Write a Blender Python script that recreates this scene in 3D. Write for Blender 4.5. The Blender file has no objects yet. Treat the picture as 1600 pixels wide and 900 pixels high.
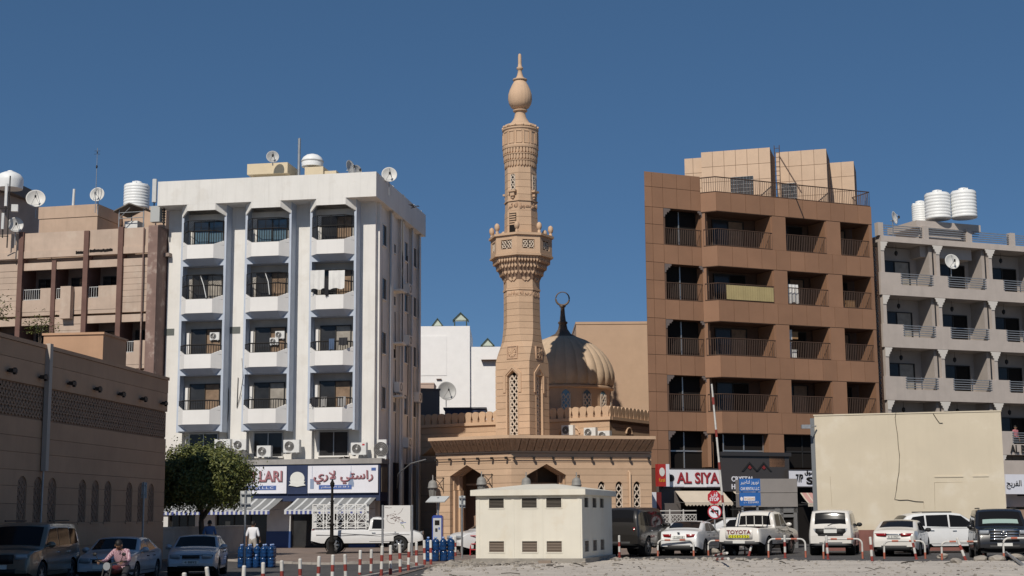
import bpy, bmesh, math, random
from mathutils import Vector, Matrix, noise
R = math.radians
scene = bpy.context.scene
# ---------------------------------------------------------------- camera, sky, sun, exposure
FPX, PITCH, ROLL, EYE = 2300.0, R(8.85), R(0.4), 1.65
cam_d = bpy.data.cameras.new('camera'); cam = bpy.data.objects.new('camera', cam_d)
scene.collection.objects.link(cam); scene.camera = cam
cam_d.sensor_width = 36; cam_d.lens = FPX / 1600 * 36; cam_d.clip_end = 3000; cam_d.clip_start = 0.1
CAMR = Matrix.Rotation(math.pi / 2 + PITCH, 3, 'X') @ Matrix.Rotation(-ROLL, 3, 'Z')
cam.matrix_world = Matrix.Translation((0, 0, EYE)) @ CAMR.to_4x4()
SUN_AZ, SUN_EL = R(20), R(43)          # sun behind the camera, to its left
w = bpy.data.worlds.new('World'); scene.world = w; w.use_nodes = True
nt = w.node_tree; bg = nt.nodes['Background']
sky = nt.nodes.new('ShaderNodeTexSky'); sky.sky_type = 'NISHITA'; sky.sun_disc = False
sky.sun_elevation = SUN_EL; sky.sun_rotation = math.pi + SUN_AZ
sky.altitude = 1000; sky.air_density = 0.5; sky.dust_density = 0.0; sky.ozone_density = 8.0
gam = nt.nodes.new('ShaderNodeGamma'); gam.inputs[1].default_value = 0.55      # a polarised, even blue
hsv = nt.nodes.new('ShaderNodeHueSaturation'); hsv.inputs['Saturation'].default_value = 1.3
nt.links.new(sky.outputs[0], gam.inputs[0]); nt.links.new(gam.outputs[0], hsv.inputs['Color']); nt.links.new(hsv.outputs[0], bg.inputs[0]); bg.inputs[1].default_value = 0.145
sun_d = bpy.data.lights.new('sun', 'SUN'); sun_d.energy = 3.8; sun_d.angle = R(0.55); sun_d.color = (1, 0.93, 0.83)
sun = bpy.data.objects.new('sun', sun_d); scene.collection.objects.link(sun)
sdir = Vector((-math.sin(SUN_AZ) * math.cos(SUN_EL), -math.cos(SUN_AZ) * math.cos(SUN_EL), math.sin(SUN_EL)))
sun.rotation_euler = sdir.to_track_quat('Z', 'Y').to_euler(); sun.location = (-40, -60, 60)
vs = scene.view_settings; vs.view_transform = 'Standard'; vs.look = 'None'; vs.exposure = 0; vs.gamma = 1; vs.use_curve_mapping = False
scene.render.engine = 'CYCLES'
scene.cycles.max_bounces = 6; scene.cycles.diffuse_bounces = 4
# ---------------------------------------------------------------- helpers
COL = scene.collection
rnd = random.Random(7)
def ray(px, py): return CAMR @ Vector(((px - 800) / FPX, -(py - 450) / FPX, -1))
def gp(px, py, z=0.0):                    # point of height z seen at a photo position
    d = ray(px, py); t = (z - EYE) / d.z; return Vector((d.x * t, d.y * t, z))
def at(px, py, Y):
    d = ray(px, py); t = Y / d.y; return Vector((d.x * t, Y, EYE + d.z * t))
class Plane:                              # a facade: local x along it, y into the building, z up
    def __init__(s, x, y, ang): s.o = Vector((x, y, 0)); s.a = R(ang)
    def l(s, px, py, off=0.0):
        u = Vector((math.cos(s.a), math.sin(s.a), 0)); n = Vector((-math.sin(s.a), math.cos(s.a), 0))
        o = s.o + n * off - Vector((0, 0, EYE)); d = ray(px, py)
        t = n.dot(o) / n.dot(d); p = d * t + Vector((0, 0, EYE)) - s.o
        return p.dot(u), p.z
def tag(o, label=None, cat=None, group=None, kind=None):
    if label and not kind: kind = 'thing'
    for k, v in (('label', label), ('category', cat), ('group', group), ('kind', kind)):
        if v: o[k] = v
    return o
def empty(name, loc=(0, 0, 0), rz=0.0, label=None, cat=None, group=None):
    o = bpy.data.objects.new(name, None); COL.objects.link(o); o.location = loc; o.rotation_euler = (0, 0, rz)
    o.empty_display_size = 0.2
    return tag(o, label, cat, group)
class MB:
    def __init__(s): s.v = []; s.f = []; s.m = []; s.s = []
    def add(s, vs, fs, mi=0, sm=False):
        b = len(s.v); s.v += [tuple(v) for v in vs]
        for f in fs: s.f.append(tuple(i + b for i in f)); s.m.append(mi); s.s.append(sm)
        return s
    def box(s, x0, x1, y0, y1, z0, z1, mi=0):
        vs = [(x0, y0, z0), (x1, y0, z0), (x1, y1, z0), (x0, y1, z0), (x0, y0, z1), (x1, y0, z1), (x1, y1, z1), (x0, y1, z1)]
        return s.add(vs, [(0, 3, 2, 1), (4, 5, 6, 7), (0, 1, 5, 4), (1, 2, 6, 5), (2, 3, 7, 6), (3, 0, 4, 7)], mi)
    def hexa(s, vs, mi=0):                 # 8 free corners in box order
        return s.add(vs, [(0, 3, 2, 1), (4, 5, 6, 7), (0, 1, 5, 4), (1, 2, 6, 5), (2, 3, 7, 6), (3, 0, 4, 7)], mi)
    def prism(s, poly, z0, z1, mi=0, top=None):   # extrude xy outline up (top: outline at z1)
        n = len(poly); top = top or poly
        vs = [(x, y, z0) for x, y in poly] + [(x, y, z1) for x, y in top]
        return s.add(vs, [tuple(range(n - 1, -1, -1)), tuple(range(n, 2 * n))] + [(i, (i + 1) % n, n + (i + 1) % n, n + i) for i in range(n)], mi)
    def slab(s, poly, y0, y1, mi=0):       # extrude xz outline along y
        n = len(poly)
        vs = [(x, y0, z) for x, z in poly] + [(x, y1, z) for x, z in poly]
        return s.add(vs, [tuple(range(n)), tuple(range(2 * n - 1, n - 1, -1))] + [(i, n + i, n + (i + 1) % n, (i + 1) % n) for i in range(n)], mi)
    def tube(s, pts, r, n=6, mi=0, sm=True, cap=True):
        pts = [Vector(p) for p in pts]; k = len(pts); rs = r if isinstance(r, (list, tuple)) else [r] * k
        vs = []; up = Vector((0, 0, 1))
        for i, p in enumerate(pts):
            d = (pts[min(i + 1, k - 1)] - pts[max(i - 1, 0)]).normalized()
            a = d.cross(up)
            if a.length < 0.05: a = d.cross(Vector((1, 0, 0)))
            a.normalize(); b = d.cross(a)
            for j in range(n):
                t = 2 * math.pi * j / n; vs.append(p + (a * math.cos(t) + b * math.sin(t)) * rs[i])
        fs = [(i * n + j, i * n + (j + 1) % n, (i + 1) * n + (j + 1) % n, (i + 1) * n + j) for i in range(k - 1) for j in range(n)]
        s.add(vs, fs, mi, sm)
        if cap: s.add(vs[:n], [tuple(range(n))], mi); s.add(vs[-n:], [tuple(range(n - 1, -1, -1))], mi)
        return s
    def lathe(s, prof, n=16, c=(0, 0, 0), ph=0.0, mi=0, sm=True, cap=True, rf=None):
        vs = []
        for r, z in prof:
            for j in range(n):
                t = 2 * math.pi * j / n + ph; q = r * (rf(t, z) if rf else 1)
                vs.append((c[0] + q * math.cos(t), c[1] + q * math.sin(t), c[2] + z))
        k = len(prof)
        s.add(vs, [(i * n + j, i * n + (j + 1) % n, (i + 1) * n + (j + 1) % n, (i + 1) * n + j) for i in range(k - 1) for j in range(n)], mi, sm)
        if cap: s.add(vs[:n], [tuple(range(n - 1, -1, -1))], mi); s.add(vs[-n:], [tuple(range(n))], mi)
        return s
    def ball(s, c, rx, ry, rz, n=10, k=6, mi=0):
        prof = [(max(math.sin(math.pi * i / k), 0.01), -math.cos(math.pi * i / k)) for i in range(k + 1)]
        b = len(s.v); s.lathe(prof, n, mi=mi)
        for i in range(b, len(s.v)): x, y, z = s.v[i]; s.v[i] = (c[0] + x * rx, c[1] + y * ry, c[2] + z * rz)
        return s
    def xf(s, M):
        s.v = [tuple(M @ Vector(v)) for v in s.v]; return s
    def mesh(s, name, mats):
        me = bpy.data.meshes.new(name); me.from_pydata(s.v, [], s.f)
        for m in (mats if isinstance(mats, (list, tuple)) else [mats]): me.materials.append(m)
        me.polygons.foreach_set('material_index', s.m); me.polygons.foreach_set('use_smooth', s.s)
        me.update(); return me
    def build(s, name, mats, parent=None, loc=(0, 0, 0), rz=0.0):
        return mobj(name, s.mesh(name, mats), parent, loc, rz)
def mobj(name, me, parent=None, loc=(0, 0, 0), rz=0.0, rot=None):
    o = bpy.data.objects.new(name, me); COL.objects.link(o); o.parent = parent
    o.location = loc; o.rotation_euler = rot or (0, 0, rz); return o
def struct(o): o['kind'] = 'structure'; return o
KIDS = {}
def copy_tree(o, parent=None):
    c = o.copy(); COL.objects.link(c); c.parent = parent
    for ch in [x for x in bpy.data.objects if x.parent == o]: copy_tree(ch, c)
    return c
# ---------------------------------------------------------------- materials
MATS = {}
def mat(name, col, rough=0.7, metal=0.0, var=0.0, scale=1.5, bump=0.0, bscale=30.0, spec=0.4, streak=0.0, streakcol=None, rand=0.0, coat=0.0, trans=0.0, emit=None, fine=0.0, patch=None):
    if name in MATS: return MATS[name]
    m = bpy.data.materials.new(name); m.use_nodes = True; t = m.node_tree; N = t.nodes; L = t.links
    b = N['Principled BSDF']; b.inputs['Roughness'].default_value = rough; b.inputs['Metallic'].default_value = metal
    b.inputs['Specular IOR Level'].default_value = spec; b.inputs['Base Color'].default_value = (*col, 1)
    b.inputs['Coat Weight'].default_value = coat; b.inputs['Coat Roughness'].default_value = 0.04
    b.inputs['Transmission Weight'].default_value = trans
    if emit: b.inputs['Emission Color'].default_value = (*emit[0], 1); b.inputs['Emission Strength'].default_value = emit[1]
    cur = None
    def geo():
        return N.new('ShaderNodeNewGeometry').outputs['Position']
    def mixc(fac, a, bcol, mode='MIX'):
        x = N.new('ShaderNodeMix'); x.data_type = 'RGBA'; x.blend_type = mode
        if isinstance(fac, float): x.inputs[0].default_value = fac
        else: L.new(fac, x.inputs[0])
        for i, c in ((6, a), (7, bcol)):
            if isinstance(c, tuple): x.inputs[i].default_value = (*c[:3], 1)
            else: L.new(c, x.inputs[i])
        return x.outputs[2]
    def ramp(sock, lo, hi, a=0.0, c=1.0):
        r = N.new('ShaderNodeMapRange'); r.inputs[1].default_value = lo; r.inputs[2].default_value = hi
        r.inputs[3].default_value = a; r.inputs[4].default_value = c; L.new(sock, r.inputs[0]); return r.outputs[0]
    def nz(sc, det=4, vec=None, rg=0.6):
        n = N.new('ShaderNodeTexNoise'); n.inputs['Scale'].default_value = sc; n.inputs['Detail'].default_value = det; n.inputs['Roughness'].default_value = rg
        L.new(vec or geo(), n.inputs['Vector']); return n.outputs[0]
    cur = col
    if var:
        cur = mixc(ramp(nz(scale), 0.3, 0.7), tuple(c * (1 - var) for c in col), tuple(min(c * (1 + var), 1) for c in col))
    if fine:
        cur = mixc(ramp(nz(scale * 14, 3), 0.3, 0.7, 0, fine), cur, tuple(c * 0.45 for c in col))
    if patch:
        cur = mixc(ramp(nz(patch[1], 5), 0.56, 0.66, 0, patch[2]), cur, patch[0])
    if streak:
        mp = N.new('ShaderNodeMapping'); mp.inputs['Scale'].default_value = (3.2, 3.2, 0.16); L.new(geo(), mp.inputs[0])
        cur = mixc(ramp(nz(1.0, 5, mp.outputs[0], 0.7), 0.5, 0.75, 0, streak), cur, streakcol or tuple(c * 0.5 for c in col))
    if rand:
        oi = N.new('ShaderNodeObjectInfo')
        cur = mixc(ramp(oi.outputs['Random'], 0, 1, 0, 1), mixc(rand, cur, (0, 0, 0)), cur)
    if not isinstance(cur, tuple): L.new(cur, b.inputs['Base Color'])
    if bump:
        bn = N.new('ShaderNodeBump'); bn.inputs['Strength'].default_value = bump; bn.inputs['Distance'].default_value = 0.02
        L.new(nz(bscale, 4), bn.inputs['Height']); L.new(bn.outputs[0], b.inputs['Normal'])
    MATS[name] = m; return m
WHITE = mat('white_paint', (0.74, 0.72, 0.68), 0.75, var=0.05, scale=0.6, bump=0.15, bscale=12, streak=0.34, streakcol=(0.48, 0.46, 0.42), patch=((0.62, 0.58, 0.52), 0.9, 0.35))
WHITE2 = mat('white_render_clean', (0.78, 0.76, 0.73), 0.75, var=0.04, scale=0.5, bump=0.1, streak=0.1)
BAYW = mat('pale_blue_paint', (0.66, 0.69, 0.74), 0.7, var=0.05, bump=0.1, streak=0.15)
BLUEG = mat('blue_grey_paint', (0.33, 0.38, 0.47), 0.7, var=0.08, streak=0.15)
SHADEW = mat('aged_white_side', (0.74, 0.72, 0.68), 0.85, var=0.08, scale=0.7, bump=0.2, streak=0.4, streakcol=(0.45, 0.42, 0.38))
DARKM = mat('dark_metal', (0.035, 0.032, 0.03), 0.5, 0.3)
BRONZE = mat('bronze_metal', (0.10, 0.062, 0.045), 0.5, 0.2)
GLASS = mat('window_glass', (0.035, 0.035, 0.036), 0.12, spec=0.3, var=0.3, scale=0.8)
GLASSB = mat('bluish_glass', (0.10, 0.16, 0.2), 0.04, spec=1.0)
CURT = mat('curtain', (0.24, 0.165, 0.11), 0.9, var=0.25, scale=2.5)
CURT2 = mat('pale_curtain', (0.32, 0.29, 0.25), 0.9, var=0.2, scale=2.5)
ALU = mat('aluminium', (0.45, 0.45, 0.45), 0.4, 0.7)
GALV = mat('galvanised', (0.36, 0.37, 0.38), 0.45, 0.6, var=0.15, scale=8)
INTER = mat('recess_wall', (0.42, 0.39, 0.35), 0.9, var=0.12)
BLACK = mat('black', (0.014, 0.012, 0.011), 0.8, spec=0.15)
RUB = mat('rubber', (0.02, 0.02, 0.02), 0.85)
PLW = mat('white_plastic', (0.72, 0.72, 0.70), 0.5, var=0.06, scale=3, rand=0.12)
TANKW = mat('tank_white', (0.78, 0.79, 0.78), 0.5, var=0.05, streak=0.12)
def railing(mb, pts, z0, z1, step=0.13, r=0.011, top=0.022, mi=0):
    for (ax, ay), (bx, by) in zip(pts, pts[1:]):
        ln = math.hypot(bx - ax, by - ay); n = max(1, int(ln / step))
        for z in (z0 + 0.03, z1): mb.tube([(ax, ay, z), (bx, by, z)], top, 4, mi, False)
        for i in range(n + 1):
            t = i / n; x = ax + (bx - ax) * t; y = ay + (by - ay) * t
            mb.tube([(x, y, z0), (x, y, z1)], r, 4, mi, False, False)
    return mb
FONT = None
def text_mesh(txt, size, depth=0.01, align='LEFT', bold=0.0, sx=1.0):
    c = bpy.data.curves.new('lettering', 'FONT'); c.body = txt; c.size = size; c.extrude = depth; c.align_x = align; c.offset = bold; c.resolution_u = 3
    o = bpy.data.objects.new('lettering', c); COL.objects.link(o)
    bpy.context.view_layer.update()
    me = bpy.data.meshes.new_from_object(o.evaluated_get(bpy.context.evaluated_depsgraph_get()))
    bpy.data.objects.remove(o)
    for v in me.vertices: v.co.x *= sx
    return me
def lettering(txt, size, m, parent, loc, rot=(math.pi / 2, 0, 0), depth=0.01, align='CENTER', bold=0.0, sx=1.0, name='lettering', fit=None, split=False):
    me = text_mesh(txt, size, depth, align, bold, sx)
    if fit:                                   # scale to (width, height), lower left at 0,0
        xs = [v.co.x for v in me.vertices]; ys = [v.co.y for v in me.vertices]
        kx = fit[0] / (max(xs) - min(xs)); ky = fit[1] / (max(ys) - min(ys)); x0, y0 = min(xs), min(ys)
        for v in me.vertices: v.co.x = (v.co.x - x0) * kx; v.co.y = (v.co.y - y0) * ky
    me.materials.clear(); me.materials.append(m)
    if not split: return mobj(name, me, parent, loc, rot=rot)
    bm = bmesh.new(); bm.from_mesh(me); bmesh.ops.remove_doubles(bm, verts=bm.verts, dist=1e-5); seen = set(); last = None      # every letter an object
    for f0 in bm.faces:
        if f0 in seen: continue
        st = [f0]; seen.add(f0); isl = []
        while st:
            f = st.pop(); isl.append(f)
            for e in f.edges:
                for g in e.link_faces:
                    if g not in seen: seen.add(g); st.append(g)
        ids = {}; vs = []; fs = []
        for f in isl:
            for v in f.verts:
                if v not in ids: ids[v] = len(vs); vs.append(tuple(v.co))
            fs.append([ids[v] for v in f.verts])
        q = bpy.data.meshes.new('letter'); q.from_pydata(vs, [], fs); q.materials.append(m); last = mobj('letter', q, parent, loc, rot=rot)
    bm.free(); return last
# ---------------------------------------------------------------- ground, road, pavements
def smooth(a, b, x): t = max(0, min(1, (x - a) / (b - a))); return t * t * (3 - 2 * t)
def zr(x, y): return -0.28 * smooth(-3.5, -8.5, x) * (1 - smooth(57, 70, y))       # the road falls to the left
ASPH = mat('asphalt', (0.085, 0.081, 0.08), 0.9, var=0.25, scale=0.5, bump=0.3, bscale=40, fine=0.4)
PAVE = mat('paving', (0.235, 0.18, 0.15), 0.9, var=0.18, scale=0.8, bump=0.2, fine=0.25)
SAND = mat('sandy_ground', (0.52, 0.47, 0.41), 0.95, var=0.13, scale=0.7, bump=0.6, bscale=12, fine=0.28, patch=((0.6, 0.55, 0.48), 0.5, 0.5))
CONC = mat('concrete', (0.40, 0.37, 0.33), 0.9, var=0.15, scale=1.2, bump=0.3, fine=0.3)
KERB = mat('kerb_concrete', (0.36, 0.33, 0.30), 0.85, var=0.2, scale=2, bump=0.2)
struct(MB().box(-1500, 1500, -300, 2500, -1.2, -0.55).build('ground', CONC))
def sheet(name, x0, x1, y0, y1, nx, ny, zf, m_, dz=0.0):
    m = MB(); vs = [(x0 + (x1 - x0) * i / nx, y0 + (y1 - y0) * j / ny) for j in range(ny + 1) for i in range(nx + 1)]
    m.add([(x, y, zf(x, y) + dz) for x, y in vs], [(j * (nx + 1) + i, j * (nx + 1) + i + 1, (j + 1) * (nx + 1) + i + 1, (j + 1) * (nx + 1) + i) for j in range(ny) for i in range(nx)], 0, True)
    return struct(m.build(name, m_))
sheet('road', -60, 100, -20, 150, 160, 85, lambda x, y: zr(x, y) if y < 130 else zr(x, y) - .6 * smooth(140, 150, y), ASPH)
def psheet(name, poly, m_, dz, step=0.5, zf=zr):                      # irregular flat area on the road
    bm = bmesh.new(); vs = [bm.verts.new((p[0], p[1], 0)) for p in poly]; bm.faces.new(vs)
    for k in range(int((max(p[0] for p in poly) - min(p[0] for p in poly)) / 2) + 1):
        bmesh.ops.bisect_plane(bm, geom=bm.verts[:] + bm.edges[:] + bm.faces[:], plane_co=(min(p[0] for p in poly) + 2 * k, 0, 0), plane_no=(1, 0, 0))
    for k in range(int((max(p[1] for p in poly) - min(p[1] for p in poly)) / 4) + 1):
        bmesh.ops.bisect_plane(bm, geom=bm.verts[:] + bm.edges[:] + bm.faces[:], plane_co=(0, min(p[1] for p in poly) + 4 * k, 0), plane_no=(0, 1, 0))
    for v in bm.verts: v.co.z = zf(v.co.x, v.co.y) + dz
    me = bpy.data.meshes.new(name); bm.to_mesh(me); bm.free(); me.materials.append(m_)
    return struct(mobj(name, me))
PV = psheet('pavement', [(-4.6, 36), (-4.3, 40), (-3.0, 50), (-4.2, 56), (-6.5, 60), (-15, 66), (-22, 76), (-22, 90), (8.2, 90), (8.2, 66), (3.5, 60.5), (1, 58), (-1.2, 58), (-2.6, 54), (-3.4, 42), (-4.0, 36)], PAVE, 0.02)
for (a, b) in (((-4.35, 40), (-3.05, 50)), ((-3.05, 50), (-4.25, 56)), ((-4.25, 56), (-6.55, 60)), ((-6.55, 60), (-15, 66))):
    d = Vector((b[0] - a[0], b[1] - a[1])); n = max(1, int(d.length / 1.0)); ang = math.atan2(d.y, d.x)
    for i in range(n):
        p = Vector(a) + d * ((i + .5) / n); ln = d.length / n / 2 - .01
        k_ = MB().box(-ln, ln, -.07, .07, -.2, .09).build('kerb_stone', KERB, PV, (p.x, p.y, zr(p.x, p.y)), ang)
def sandz(x, y):
    e = smooth(-3.9 if y < 52 else -3.2, -2.2, x) * (1 - smooth(56.5, 59.5, y + max(0, (x - 4)) * .42))
    n1 = noise.noise(Vector((x * .35, y * .35, 0))); n2 = noise.noise(Vector((x * 1.7, y * 1.7, 3))); n3 = noise.noise(Vector((x * 5, y * 5, 9)))
    return -0.16 + e * (0.20 + 0.05 * n1 + 0.022 * n2 + 0.008 * n3)
sheet('sandy_lot', -4.2, 34, 20, 62, 300, 330, sandz, SAND)
# ---------------------------------------------------------------- white apartment block with balcony bays
BAYW = mat('bay_blue_paint', (0.47, 0.52, 0.60), 0.7, var=0.06, bump=0.1, streak=0.18, streakcol=(0.30, 0.33, 0.38))
NAVY = mat('navy_paint', (0.022, 0.035, 0.085), 0.5, var=0.15)
def sliding_door(name, parent, x0, x1, z0, z1, y, curt=CURT, glass=GLASS, open_frac=0.0):
    m = MB(); f = 0.05
    m.box(x0, x1, y + 0.03, y + 0.05, z0, z1, 1)                       # curtain behind
    if open_frac: m.box(x0 + f, x0 + (x1 - x0) * open_frac, y + 0.02, y + 0.028, z0, z1 - f, 3)
    xm = (x0 + x1) / 2
    for a, b in ((x0, x0 + f), (x1 - f, x1), (xm - f / 2, xm + f / 2)): m.box(a, b, y - 0.05, y + 0.03, z0, z1, 0)
    m.box(x0 + f, x1 - f, y - 0.05, y + 0.03, z1 - f, z1, 0); m.box(x0 + f, x1 - f, y - 0.05, y + 0.03, z0, z0 + f, 0)
    m.box(x0 + f, xm - f / 2, y - 0.01, y, z0 + f, z1 - f, 2)
    return m.build(name, [DARKM, curt, glass, BLACK], parent)
WP = Plane(-7.9, 84, -9.6)
wb = empty('apartment_building', WP.o, WP.a, 'white apartment block with three columns of blue-edged balconies above the shops', 'building')
WL, WD = -12.7, 10.9; (PXR, WTOP), (PXL, _z) = WP.l(588, 268, -1.42), WP.l(247, 284, -1.42)
MB().box(WL, -0.003, 0.35, WD, 4.95, 20.2).build('wall', WHITE, wb)
MB().box(WL + 0.2, -0.25, 0.6, WD - 0.3, 0, 4.95).build('ground_floor_wall', NAVY, wb)
BX = [(-11.52, -8.75), (-7.60, -4.80), (-3.68, -0.90)]
for a, b in ((WL, BX[0][0]), (BX[0][1], BX[1][0]), (BX[1][1], BX[2][0]), (BX[2][1], 0)):
    MB().box(a + 0.002, b - 0.002, 0, 0.352, 5.0, 20.0).build('pilaster', WHITE, wb)
ZC = 19.88
m = MB(); m.slab([(PXL, ZC), (PXR, ZC), (PXR, WTOP), (PXL, WTOP)], -1.42, 0.1)
m.box(-0.02, PXR, 0.1, WD + 0.3, ZC, WTOP); m.box(PXL, -12.8, 0.1, WD, ZC, WTOP); m.box(-12.8, -0.02, WD, WD + 0.3, ZC, WTOP)
m.box(-12.8, -0.02, 0.1, WD, 20.2, 20.5)
m.build('parapet', WHITE, wb)
for x in (-10.8, -8.9, -5.0, -3.1): MB().box(x - 0.008, x + 0.008, -1.426, -1.42, ZC + 0.02, WTOP - 0.05).build('joint', SHADEW, wb)
ODD = {(1, 2): 'laundry', (1, 0): 0, }
for bi, (x0, x1) in enumerate(BX):
    m = MB(); t = 0.14
    m.box(x0, x0 + t, -0.9, 0.0, 6.6, ZC - 0.003); m.box(x1 - t, x1, -0.9, 0.0, 6.6, ZC - 0.003)
    for i in range(4):
        F = 16.65 - 3.21 * i
        m.box(x0 + t, x1 - t, -0.898, 0.34, F - 0.36, F + 0.0)                   # spandrel and floor
    m.build('bay', BAYW, wb)
    m = MB(); a, b, c = x0 + 0.02, x1 - 0.02, 0.5                        # head that mirrors the balcony fronts
    out = [(a, -0.902), (a + c, -1.417), (b - c, -1.417), (b, -0.902)]; inn = [(a + .1, -0.902), (a + c + .04, -1.3), (b - c - .04, -1.3), (b - .1, -0.902)]
    bots = [19.2, 19.5, 19.5, 19.2]
    for k in range(3):
        (ax, ay), (bx, by) = out[k], out[k + 1]; (cx, cy), (dx, dy) = inn[k], inn[k + 1]
        m.hexa([(ax, ay, bots[k]), (bx, by, bots[k + 1]), (dx, dy, bots[k + 1]), (cx, cy, bots[k]), (ax, ay, ZC), (bx, by, ZC), (dx, dy, ZC), (cx, cy, ZC)])
    m.build('flared_head', WHITE, wb)
    for i in range(4):
        F = 16.65 - 3.21 * i; T = F + 2.85; c = 0.48; a, b = x0 + 0.10, x1 - 0.10
        m = MB(); PT = F + 0.82; y0, y1 = -0.906, -1.42; th = 0.1
        out = [(a, y0), (a + c, y1), (b - c, y1), (b, y0)]; inn = [(a + th, y0), (a + c + .04, y1 + th), (b - c - .04, y1 + th), (b - th, y0)]
        tops = [F + 1.08, PT, PT, F + 1.08]
        for k in range(3):
            (ax, ay), (bx, by) = out[k], out[k + 1]; (cx, cy), (dx, dy) = inn[k], inn[k + 1]
            m.hexa([(ax, ay, F), (bx, by, F), (dx, dy, F), (cx, cy, F), (ax, ay, tops[k]), (bx, by, tops[k + 1]), (dx, dy, tops[k + 1]), (cx, cy, tops[k])])
        low = [(a + 0.42, y0), (a + 0.62, y0 - 0.06), (b - 0.62, y0 - 0.06), (b - 0.42, y0)]
        m.add([(x, y, F + 0.02) for x, y in out] + [(x, y, F - 0.33) for x, y in low], [(0, 1, 5, 4), (1, 2, 6, 5), (2, 3, 7, 6), (7, 4, 5, 6), (0, 3, 2, 1)], 1)
        bal = m.build('balcony', [WHITE2, BAYW], wb)
        m = MB(); rp = [(a + 0.05, y0 - 0.01), (a + c + 0.02, y1 + 0.05), (b - c - 0.02, y1 + 0.05), (b - 0.05, y0 - 0.01)]
        hi = F + (1.62 if i < 2 else 1.36)
        railing(m, rp, F + 0.78, hi, 0.135, 0.021, 0.038)
        if i < 2:                                                       # lattice screen above the rail
            for (ax, ay), (bx, by) in zip(rp, rp[1:]):
                m.tube([(ax, ay, F + 2.25), (bx, by, F + 2.25)], 0.025, 4, 0, False)
                for q in (0, 0.5, 1) if abs(by - ay) < .1 else (0, 1):
                    x, y = ax + (bx - ax) * q, ay + (by - ay) * q; m.tube([(x, y, hi), (x, y, F + 2.25)], 0.022, 4, 0, False)
                if (i, bi) != (1, 2):
                    ln = math.hypot(bx - ax, by - ay); n = int(ln / 0.11)
                    for q in range(n):
                        for s0, s1 in ((q / n, min(1, q / n + 0.63 / ln)), (q / n, max(0, q / n - 0.63 / ln))):
                            h = abs(s1 - s0) * ln; m.tube([(ax + (bx - ax) * s0, ay + (by - ay) * s0, hi), (ax + (bx - ax) * s1, ay + (by - ay) * s1, hi + h)], 0.009, 3, 0, False, False)
        m.build('railing', DARKM, bal)
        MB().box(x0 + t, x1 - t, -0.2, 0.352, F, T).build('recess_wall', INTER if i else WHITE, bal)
        dx0 = x0 + 0.5; dx1 = dx0 + 1.85
        sliding_door('sliding_door', bal, dx0, dx1, F + 0.02, F + 2.42, -0.24, [CURT, CURT2, CURT][(bi + i) % 3] if not (i == 0 and bi < 2) else GLASSB, GLASSB if (i == 0 and bi < 2) else GLASS, 0.5 if (i + bi) % 3 == 1 else 0)
        if i >= 2: MB().box(x0 + 0.2, x0 + 0.4, -.3, -.19, F + 0.9, F + 2.2).build('shutter_panel', WHITE2, bal)
    # storey window below the bay
    wx0, wx1 = x0 + 0.33, x0 + 2.1
    m = MB(); f = 0.05
    m.box(wx0, wx1, 0.33, 0.348, 5.2, 6.62, 1)
    for q in (wx0, wx0 + 0.86, wx1 - f): m.box(q, q + f, 0.27, 0.33, 5.2, 6.62, 0)
    m.box(wx0 - 0.05, wx1 + 0.05, 0.2, 0.34, 5.12, 5.2, 2); m.box(wx0 + f, wx1 - f, 0.27, 0.33, 6.55, 6.62, 0)
    m.build('window', [ALU, GLASS, WHITE], wb)
# laundry on the second balcony of the right column, odd things on others
CLOTH = [mat('cloth_white', (0.7, 0.69, 0.66), 0.9, var=0.1), mat('cloth_dark', (0.03, 0.03, 0.035), 0.9), mat('cloth_blue', (0.08, 0.12, 0.2), 0.9), mat('cloth_red', (0.3, 0.05, 0.07), 0.9), mat('cloth_grey', (0.3, 0.29, 0.28), 0.9)]
def hung_cloth(parent_plane, x, y, ztop, w, h, m, name, label, cat='laundry', grp=None, amp=0.035):
    mb = MB(); n = 14; k = 6; ph = rnd.random() * 6; vs = []
    for j in range(k + 1):
        for i in range(n + 1):
            u = i / n; v = j / k
            vs.append((x + w * u, y + amp * math.sin(u * 17 + ph) * (0.4 + v) - 0.03 * v, ztop - h * v * (1 + 0.04 * math.sin(u * 9 + ph))))
    mb.add(vs, [(j * (n + 1) + i, j * (n + 1) + i + 1, (j + 1) * (n + 1) + i + 1, (j + 1) * (n + 1) + i) for j in range(k) for i in range(n)], 0, True)
    b = len(mb.v); mb.add([(p[0], p[1] + 0.012, p[2]) for p in vs], [tuple(reversed(f)) for f in mb.f[:]], 0, True)
    o = mb.build(name, m, None, parent_plane.o, parent_plane.a); return tag(o, label, cat, grp)
F2 = 16.65 - 3.21
hung_cloth(WP, -3.45, -1.47, F2 + 2.25, 0.85, 1.1, CLOTH[0], 'hanging_sheet', 'left white pleated sheet drying over the lattice of the laundry balcony')
hung_cloth(WP, -2.35, -1.47, F2 + 2.2, 0.95, 1.05, CLOTH[0], 'hanging_sheet', 'right white sheet drying on the white block, beside a black garment')
hung_cloth(WP, -2.56, -1.48, F2 + 1.75, 0.2, 1.0, CLOTH[1], 'hanging_garment', 'black garment hanging between two white sheets on balcony rail')
F3 = 16.65 - 6.42
hung_cloth(WP, -2.3, -1.43, F3 + 1.5, 0.32, 0.62, CLOTH[2], 'hanging_garment', 'dark blue garment over the rail two balconies under the laundry sheets')
hung_cloth(WP, -1.72, -1.43, F3 + 1.55, 0.5, 0.45, CLOTH[1], 'hanging_garment', 'black garment over the right end of the rail below the laundry sheets')
F4 = 16.65 - 9.63
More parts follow.
